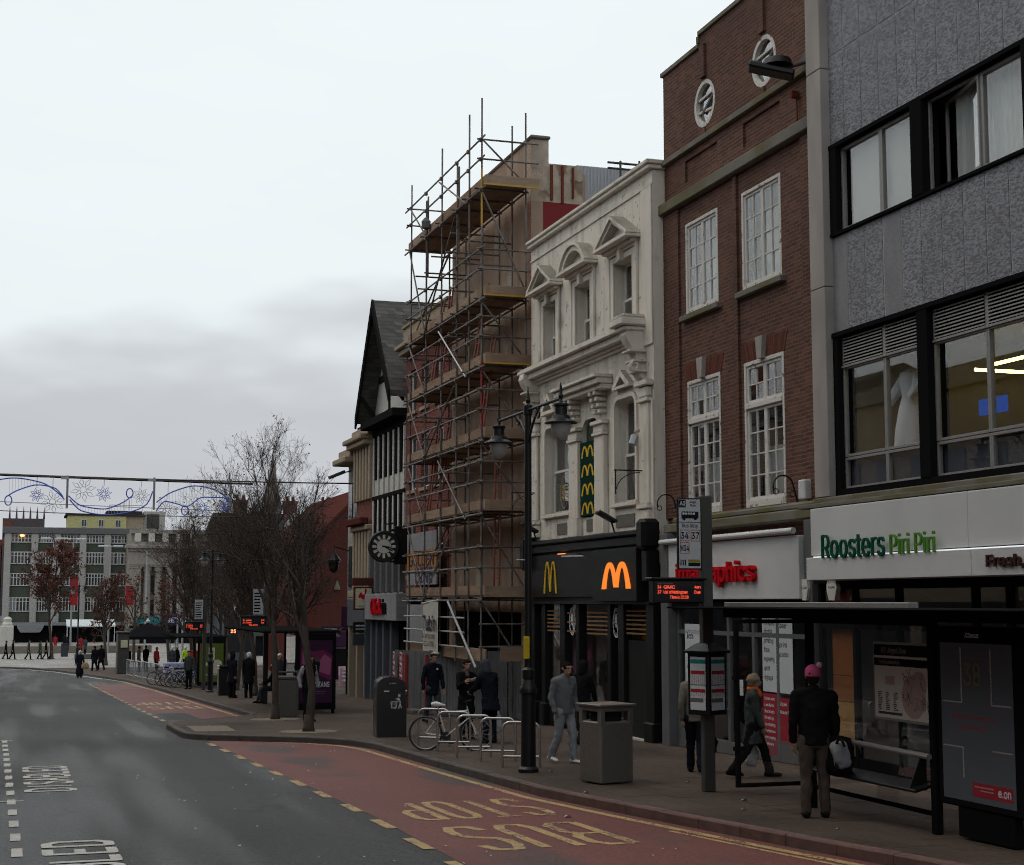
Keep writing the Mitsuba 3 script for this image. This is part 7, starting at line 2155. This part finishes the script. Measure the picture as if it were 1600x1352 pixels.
    for s_, (S_0, e_, w_, d2) in zip((-1, 1), armj):
        sl += [hull((S_0, .074 * W ** .5), (e_, .06), n=n), hull((e_, .06), (w_ - d2 * .02, .047), n=n)]
    collar = [hull((neck - [0, 0, .03], (.085, .085, .03)), (neck + [0, -.008, .022], (.07, .072, .018)), n=n)]
    if sleeves:
        send('jacket', union(jk + collar), top, folds=1)
        send('sleeves', union(sl), sleeves, folds=1, label='pale sleeves')
    else:
        send('jacket', union(jk + sl + collar), top, folds=1)
    # trousers or skirt
    if long_skirt:
        send('skirt', hull((pel, (.16, .12, .06)), (np.array([0, .02, .1]), (.22, .2, .03)), n=1), legs, folds=1)
    else:
        tr = [hull((pel + [0, 0, .04], (.145 * W, .105 * W, .08)), (pel - [0, -.0, .06], (.14 * W, .11 * W, .07)), n=n)]
        for h_, kn, an in legs_j:
            tr += [hull((h_, .105 * W ** .5), (kn, .073), n=n), hull((kn, .073), (an + [0, -.0, .0], .066), n=n)]
        send('trousers', union(tr), legs, folds=1)
    for h_, kn, an in legs_j:
        a = an[2] - .07
        toe = an + np.array([0, .15, -.045 if a < .03 else -.07])
        send('shoe', hull((an + [0, -.05, -.035], (.046, .05, .042)), (an + [0, .06, -.04], (.052, .055, .036)), (toe, (.043, .042, .028)), n=n), shoes, .04, 2)
    # hair, hats
    if hood:
        send('hood', hull((hp((0, -.02, .035)), (.105, .115, .115)), (neck + [0, -.03, .0], (.09, .09, .06)), n=1).__sub__(hull((hp((0, .12, 0)), (.07, .09, .1)), (hp((0, .2, -.05)), (.07, .09, .1)), n=1)), hood, .04, 3)
    elif not bald:
        hm = hull((hp((0, -.012, .048)), (.089, .104, .088)), (hp((0, -.045, -.02)), (.078, .062, .07)), n=max(1, n)) - hull((hp((0, .125, -.03)), (.085, .07, .085)), (hp((0, .125, .02)), (.075, .055, .06)), n=1)
        if hair in ('hair_blond', 'hair_white'):
            hm = hm + hull((hp((0, -.02, .035)), (.1, .105, .1)), (hp((0, -.05, -.03)), (.09, .07, .08)), n=1) - hull((hp((0, .125, -.03)), (.075, .075, .085)), (hp((0, .13, .01)), (.07, .06, .06)), n=1)
        send('hair', hm, hair, .03, 2, folds=1)
    if hat:
        hm = hull((hp((0, -.01, .06)), (.098, .112, .095)), (hp((0, -.01, .02)), (.1, .113, .03)), n=2) - hull((hp((0, .16, -.03)), (.11, .1, .07)), n=1)
        h_ = send('hat', hm, hat, .03, 2)
        if hat == 'cloth_pink':
            bob = trimesh.creation.icosphere(2, radius=.036)
            bob.vertices = bob.vertices * (1 + .12 * rng.standard_normal((len(bob.vertices), 1))) + hp((.075, -.05, .145))
            send('bobble', bob, 'cloth_palepink', 0, 0)
            m = [m3.Manifold.hull_points(sph(0) * .01 + q) for q in ()]
    if scarf:
        send('scarf', union([hull((neck + [.03 * math.cos(q) * 2, .03 * math.sin(q) * 2, .0], .04), (neck + [.03 * math.cos(q + .8) * 2, .03 * math.sin(q + .8) * 2, .005], .04)) for q in np.arange(0, 6.3, .8)] + [hull((neck + [.02, .08, -.03], .045), (neck + [.02, .11, -.09], .045))]), scarf, .03, 2)
    W_pts = {'base': base_, 'R': Rz, 'hands': [Rz @ (a[2] + a[3] * .1) + base_ for a in armj], 'sh': [Rz @ q + base_ for q in shs], 'chest': Rz @ chest + base_}
    return k, W_pts


def bag(p, mat, label, h=.36, w=.28, name='carrier_bag', yaw=0.0):
    k = thing(name, label, 'bag')
    R = rot((0, 0, 1), yaw)
    t = trimesh.creation.icosphere(3)
    v = np.array(t.vertices)
    v = np.sign(v) * np.abs(v) ** np.array([.6, .8, .6])
    taper = 1 - .35 * np.clip(v[:, 2:], 0, 1)
    v = v * [w / 2, .075, h / 2] * np.hstack([taper, taper, np.ones_like(taper)])
    v += ((meshkit.fbm(v * 11 + p[0], 3) - .5) * .05)[:, None] * np.array(t.vertices)
    ctr = np.array(p) - [0, 0, h / 2 + .1]
    put('sack', (v @ R.T + ctr, np.array(t.faces)), mat, k, smooth=True)
    m = M()
    for s_ in (-1, 1):
        m.tube([ctr + R @ [.09, s_ * .03, h / 2 - .05], np.array(p) + R @ [.02, s_ * .01, -.0], np.array(p) + R @ [-.02, s_ * .01, 0], ctr + R @ [-.09, s_ * .03, h / 2 - .05]], .008, 5)
    put('handles', m, mat, k)
    return k


pi = math.pi
person('person in a bright pink bobble hat seen from behind, black jumper and brown trousers', 9.43, 17.1, .35, 'cloth_black', 'cloth_brown', 1.78, hat='cloth_pink', arms=((.05, .16), (.05, .16)), elbow=(.25, .25), shoes='shoe_black', wide=1.2)
k, q = person('fair haired person with an orange scarf and grey green coat striding past the shop window', 11.2, 22.3, 1.9, 'cloth_green', 'cloth_black', 1.62, hair='hair_blond', coat=.22, scarf='cloth_orange', stride=.38, arms=((-.1, .1), (.2, .1)), elbow=(.2, .2))
bag(q['hands'][0], 'bag_white', 'crumpled clear carrier bag held low by the orange scarfed walker', .42, .26, yaw=.4)
k, q = person('person in a beige jacket and dark trousers half hidden by the timetable case', 10.72, 23.4, .5, 'cloth_beige', 'cloth_navy', 1.72, hair='hair_white', stride=.22, arms=((-.15, .2), (.25, .15)), elbow=(.35, .2))
bag(q['hands'][1], 'cloth_navy', 'dark blue and clear carrier bag hanging right of the timetable post', .42, .3, yaw=.3)
person('person in a grey sweatshirt and pale jogging bottoms walking with hands in pockets', 9.41, 26.1, pi - .35, 'cloth_grey', 'cloth_pale', 1.76, stride=.16, pockets=True, arms=((-.1, .22), (-.1, .22)), elbow=(.5, .5), nod=.6, shoes='cloth_white', wide=1.15)
k, q = person('dark hooded person stepping towards the black restaurant door', 11.3, 30.2, .9, 'cloth_black', 'cloth_black', 1.72, hood='cloth_black', stride=.3, arms=((.1, .1), (.3, .1)), elbow=(.3, .3))
person('person in a buttoned navy coat walking in front of the hoarding', 10.55, 39.4, pi - .2, 'cloth_navy', 'cloth_slate', 1.8, hair='hair_dark', stride=.2, coat=.12, arms=((.1, .2), (-.15, .2)), elbow=(.2, .2), wide=1.1)
one('lapel_badge', M().lathe([(.0, 0), (.03, .005), (.0, .012)], (10.62, 39.23, G(39.4) + 1.42), 8, (0, -1, 0)), 'poster_white', 'small white round badge on the navy coat', 'badge')
k, q = person('dark haired person in a black coat eating from a wrapper by the bicycle', 9.6, 33.0, pi - .1, 'cloth_black', 'cloth_black', 1.68, hair='hair_dark', coat=.25, scarf='cloth_brown', arms=((.5, .25), (.55, .25)), elbow=(1.5, 1.5), skin='skin')
one('food_wrapper', M().obox((q['hands'][0] + q['hands'][1]) / 2 + np.array([0, -.02, .03]), rot((0, 0, 1), .3) @ rot((0, 1, 0), .3), (.10, .05, .03), .012), 'tactile', 'pale food wrapper held in both hands by the black coated person', 'wrapper')
k, q = person('person in a dark blue hooded coat with back turned beside the cycle hoops', 9.72, 31.6, -.35, 'cloth_navy', 'cloth_navy', 1.70, hood='cloth_slate', coat=.15, arms=((.5, .15), (.05, .2)), elbow=(.7, .15), wide=1.1, lean=.22)
bag(q['hands'][1], 'bag_white', 'white plastic carrier bag with a small red print by the hooded coat', .48, .34, yaw=.2)
person('person with pale sleeves and a black waistcoat standing behind the nearer tree trunk', 7.75, 42.0, pi - .3, 'cloth_black', 'cloth_black', 1.74, sleeves='cloth_pale', arms=((-.15, .35), (-.1, .35)), elbow=(.5, .5), pockets=True)
person('white haired person in a long black coat standing at the middle shelter', 8.95, 61.5, .4, 'cloth_black', 'cloth_black', 1.74, hair='hair_white', coat=.3, lod=1, arms=((.1, .1), (.1, .1)))
person('person in a dark padded coat, second left of the white haired one', 8.35, 61.8, .9, 'cloth_navy', 'cloth_black', 1.72, coat=.25, lod=1, hood='cloth_black')
person('person in a brown black coat just left of the white haired one', 8.55, 63.5, 1.2, 'cloth_brown', 'cloth_black', 1.78, coat=.3, lod=1)
person('person sitting on the bench edge at the middle shelter, legs stretched out', 8.95, 55.3, -1.5, 'cloth_black', 'cloth_slate', 1.7, seat=.46, lod=1, hair='hair_white', arms=((.6, .15), (.6, .15)), elbow=(.6, .6))
person('person in a dark olive jacket standing before the green poster', 8.12, 75.3, pi + .6, 'cloth_green', 'cloth_black', 1.76, lod=1, pockets=True, arms=((-.1, .2), (-.1, .2)), elbow=(.4, .4))
person('person in purple blue coat seated inside the middle shelter', 9.5, 57.5, pi, 'cloth_slate', 'cloth_black', 1.7, lod=1, coat=.1, hair='hair_white')
k, q = person('person in a white headscarf and long dark coat crossing the road with a tan bag', 4.24, 103.7, pi - .1, 'cloth_navy', 'cloth_black', 1.68, lod=1, hood='cloth_white', coat=.55, long_skirt=True, arms=((.1, .25), (.2, .35)), elbow=(.5, .3), raise_=-.13)
bag(q['hands'][0] + np.array([.1, -.1, .25]), 'bag_tan', 'tan shoulder bag carried by the headscarf wearer', .4, .5, 'handbag')
person('left one of two dark coated people walking away near the far kerb', 5.7, 114.5, -.4, 'cloth_black', 'cloth_black', 1.74, lod=1, coat=.3, stride=.2)
person('right one of two dark coated people walking away near the far kerb, taller', 6.2, 115.5, -.4, 'cloth_black', 'cloth_black', 1.82, lod=1, coat=.3, stride=.3)
far = [(-.45, 148, 'cloth_black', 'leftmost walker of the distant group on the square'), (.15, 147, 'cloth_black', 'second walker from the left of the distant group on the square'), (1.5, 146, 'cloth_green', 'third walker from the left of the distant group, stooping in olive'), (2.5, 147, 'cloth_green', 'fourth walker of the distant group, in a grey green coat'),
       (3.0, 146, 'cloth_black', 'fifth walker of the distant group, in black'), (3.5, 147, 'cloth_brown', 'rightmost walker of the distant group, reddish brown coat'), (5.2, 158, 'cloth_navy', 'distant person by the dark square bin in navy'), (6.7, 163, 'cloth_red', 'distant person in a red coat among the small trees'),
       (7.1, 162, 'cloth_slate', 'distant person in slate blue beside the red coat'), (4.6, 178, 'cloth_red', 'tiny person in red seated at the far terrace wall'), (5.6, 180, 'cloth_black', 'tiny dark person behind the far terrace wall')]
for x, y, c_, lab in far:
    person(lab, x, y, (1.3 if x < 4.5 else .2) + .3 * math.sin(x * 9), c_, 'cloth_black', 1.7 + .08 * math.sin(x * 5), lod=2, coat=.32, stride=.24 * (1 if x < 4 else .3))
for x, y, c_, lab in ((7.8, 111.5, 'cloth_black', 'leftmost shopper under the black canopy'), (8.5, 111, 'cloth_brown', 'second shopper under the black canopy, in brown'), (9.1, 112.5, 'cloth_black', 'third shopper under the black canopy'), (9.7, 111, 'cloth_red', 'shopper in a dark red top under the black canopy'), (10.2, 105, 'cloth_slate', 'grey blue coated shopper at the right of the canopy'),
                      (10.95, 104, 'cloth_hivis', 'person in a luminous yellow jacket by the red drum'), (11.7, 102, 'cloth_navy', 'navy coated person right of the luminous jacket'), (11.3, 113, 'cloth_black', 'dark coated shopper at the right edge of the canopy'), (8.95, 66.6, 'cloth_black', 'dark coated person by the black bin at the shelter')):
    person(lab, x, y, 2.6 * math.sin(x * 4), c_, 'cloth_black', 1.7 + .07 * math.sin(x * 7), lod=2 if y > 100 else 1, coat=.15, hair='hair_dark' if x < 10 else 'hair_white')
person('person in white just visible at the right of the pink poster', 12.2, 66.5, 1.2, 'cloth_pale', 'cloth_slate', 1.66, lod=1)
pg = thing('pigeon', 'small dark pigeon on the pavement beyond the black bin', 'bird')
m = M()
m.lathe([(.01, -.17), (.03, -.12), (.06, -.03), (.065, .03), (.04, .1), (.02, .12)], (10.6, 57, G(57) + .13), 10, (.3, -1, .35))
m.lathe([(.005, -.04), (.03, -.02), (.03, .01), (.006, .05)], (10.64, 56.87, G(57) + .21), 8, (.3, -1, 0))
put('body', m, 'cloth_slate', pg, smooth=True)
put('legs', M().tube([[10.58, 57, G(57)], [10.58, 57, G(57) + .09]], .008, 4).tube([[10.63, 57, G(57)], [10.63, 57, G(57) + .09]], .008, 4), 'dark_brick', pg)

# ---------------------------------------------------------------- trees


def tree(label, x, y, h, spread, seed, trunk_r=.12, levels=5, kids=(4, 4, 4, 5, 4), first=.3, upright=.6, leaves=None, nleaf=0, base_z=None, leaf_size=.05, twig=.0045, fork=None, group=None, lean=(0, 0)):
    """A bare street tree: tapered trunk, limbs that fork level after level to twigs. Leaves, where they hang on, are small single faces."""
    r_ = np.random.default_rng(seed)
    k = thing('tree', label, 'tree', group)
    g = G(y) if base_z is None else base_z
    tr, br, tips = M(), M(), []

    def limb(p, d, ln, r, lev, out):
        n = 6 if lev < 2 else (5 if lev == 2 else 4)
        pts = [np.array(p)]
        dd = np.array(d, float)
        for i in range(n - 1):
            dd = dd + r_.normal(0, .085 + .03 * lev, 3) + [0, 0, .05 * upright * (1 if lev else 0)]
            dd /= np.linalg.norm(dd)
            pts.append(pts[-1] + dd * ln / (n - 1))
        pts = np.array(pts)
        rad = np.linspace(r, max(r * (.34 if lev else .3), twig * .8), n)
        (tr if lev == 0 else br).tube(pts, rad, 10 if lev == 0 else (6 if lev == 1 else (4 if lev == 2 else 3)), cap=lev < 2)
        if lev >= levels - 1:
            tips.append(pts)
            return
        kn = kids[lev]
        for i in range(kn):
            t = first + (1 - first) * (i + r_.uniform(.2, .9)) / kn if lev == 0 else r_.uniform(.22, .98)
            t = min(t, .99)
            j = t * (n - 1)
            a = int(j)
            q = pts[a] + (pts[min(a + 1, n - 1)] - pts[a]) * (j - a)
            ax = pts[min(a + 1, n - 1)] - pts[max(a - 0, 0)] if a + 1 < n else pts[-1] - pts[-2]
            ax /= np.linalg.norm(ax)
            u, v, _ = basis(ax)
            phi = i * 2.4 + r_.uniform(0, 1.5)
            out_a = r_.uniform(.35, .75) * (1.15 if lev == 0 else 1) * (1 - .35 * upright * (lev == 0))
            nd = ax * math.cos(out_a) + (u * math.cos(phi) + v * math.sin(phi)) * math.sin(out_a)
            nd[2] += .25 * upright
            rr = np.interp(j, np.arange(n), rad)
            ll = (spread if lev == 0 else ln * .62) * r_.uniform(.7, 1.15) * (1 - .45 * (t - first) / (1 - first + 1e-6) if lev == 0 else 1)
            limb(q, nd, ll, min(rr * .72, r * .62), lev + 1, out)
        return

    limb([x, y, g - .05], [lean[0], lean[1], 1], h * (.86 if fork is None else fork), trunk_r, 0, None)
    tr.lathe([(trunk_r * 1.5, -.05), (trunk_r * 1.15, .12), (trunk_r, .4)], (x, y, g), 10)
    put('trunk', tr, 'bark', k, smooth=True)
    put('branches', br, 'bark', k, smooth=True, kind='stuff', label='branches and twigs')
    if leaves:
        m = M()
        V, F_ = [], []
        for i in range(nleaf):
            t = tips[r_.integers(len(tips))]
            q = t[r_.integers(len(t))] + r_.normal(0, .05 + leaf_size * .5, 3)
            a, b = r_.normal(size=(2, 3))
            a /= np.linalg.norm(a)
            b -= a * (a @ b)
            b /= np.linalg.norm(b)
            s_ = leaf_size * r_.uniform(.6, 1.3)
            V += [q - a * s_, q + b * s_ * .55, q + a * s_, q - b * s_ * .55 + np.cross(a, b) * s_ * .2]
            F_ += [[4 * i, 4 * i + 1, 4 * i + 2], [4 * i, 4 * i + 2, 4 * i + 3]]
        put('leaves', m.add(V, F_), leaves, k, kind='stuff', label='last withered leaves')
    return k


tree('tall bare tree left of the pink poster, its fine twigs highest against the sky', 7.12, 43.65, 7.3, 2.7, 11, .105, 6, (13, 5, 4, 3, 3), .36, .95, leaves='leaf_brown', nleaf=500, leaf_size=.035)
tree('bare forked tree in front of the pink poster with a limb leaning to the clock', 6.92, 37.45, 6.1, 2.4, 23, .115, 5, (8, 5, 4, 3), .34, .6, lean=(.03, 0))
for i, (x, y, h, s, sd, lab) in enumerate(((9.6, 64, 8.0, 3.0, 31, 'dense bare tree behind the two nearest ones, over the middle shelter'), (9.95, 72, 7.6, 3.0, 37, 'dark bare tree behind the second street lamp'), (9.4, 83, 8.6, 3.2, 41, 'bare tree with rusty twigs beyond the farthest shelter'), (11.5, 88, 8.5, 3.1, 43, 'rusty twigged tree before the red gable wall'), (13.0, 78, 7.5, 2.8, 47, 'bare tree close to the white end building'), (12.5, 98, 8.5, 3.2, 53, 'bare tree between the bus and the luminous jacket'), (10.9, 76, 8.4, 3.2, 59, 'full crowned bare tree rising behind the middle shelter'), (11.2, 94, 8.8, 3.2, 97, 'rusty bare tree right of the market canopy'), (11.6, 66, 7.6, 2.8, 101, 'bare tree nearest the cream building'))):
    tree(lab, x, y, h, s, sd, .11, 5, (15, 7, 5, 4), .28, .7, leaves='leaf_brown', nleaf=900, leaf_size=.055, twig=.006)
for i, (x, y, h, s, n_, sd, lab) in enumerate(((3.5, 147, 10.5, 3.3, 3600, 61, 'tall conical tree with rusty red leaves at the far left'), (7.24, 128.2, 7.0, 2.3, 900, 67, 'small spreading tree with thin red leaves beside the canopy'), (9.9, 135, 7.2, 2.2, 300, 71, 'sparse tree with a few red leaves before the colonnade'), (12.4, 130, 6.6, 2.0, 300, 73, 'sparse thin tree right of the colonnade pair'), (14.3, 126, 8.2, 2.8, 700, 79, 'thin branched tree by the bus'), (12.5, 113, 8.0, 2.9, 700, 83, 'bare tree behind the far shelter poles'))):
    tree(lab, x, y, h, s, sd, .15, 5, (13, 5, 5, 4) if n_ > 800 else (9, 4, 4, 3), .27, .35, leaves='leaf_red', nleaf=n_, leaf_size=.13, twig=.012)

# ---------------------------------------------------------------- groups of alike things
GROUPS = dict(bike_stand='steel cycle hoops in a row', ladder='red ladders on the scaffold', crowd_barrier='guard rails by the far bicycles', bus_stop='bus stops along the street', bus_shelter='bus shelters along the street', street_lamp='black twin lantern street lamps',
              lamp_mast='tall masts on the far square', tree='street trees', opposite_building='buildings across the street', alarm_box='alarm boxes on the shop fronts', hanging_bracket='curled brackets on the brick building', sign_bracket='sign brackets on the white building',
              shop_floodlight='floodlights over the black shop front', window_poster='posters in the shop window', site_notice='notices on the hoarding', fluorescent_tube='strip lights behind the first floor glass', projecting_sign='projecting signs of the far shops', sign_board='sign boards by the far shops',
              red_banner='red banners on the square', carrier_bag='bags carried by people', black_bin='dark litter bins further off')
for key, e in labels.items():
    if '__' in key or 'category' not in e or 'group' in e:
        continue
    stem = key[:-4] if key[-3:].isdigit() else key
    lb = e['label']
    if stem in GROUPS:
        e['group'] = GROUPS[stem]
    elif stem == 'bicycle' and 'far row' in lb:
        e['group'] = 'bicycles parked by the far barrier'
    elif stem == 'person' and ('distant' in lb or 'tiny' in lb):
        e['group'] = 'people far off on the square'
    elif stem == 'person' and 'canopy' in lb:
        e['group'] = 'shoppers around the market canopy'
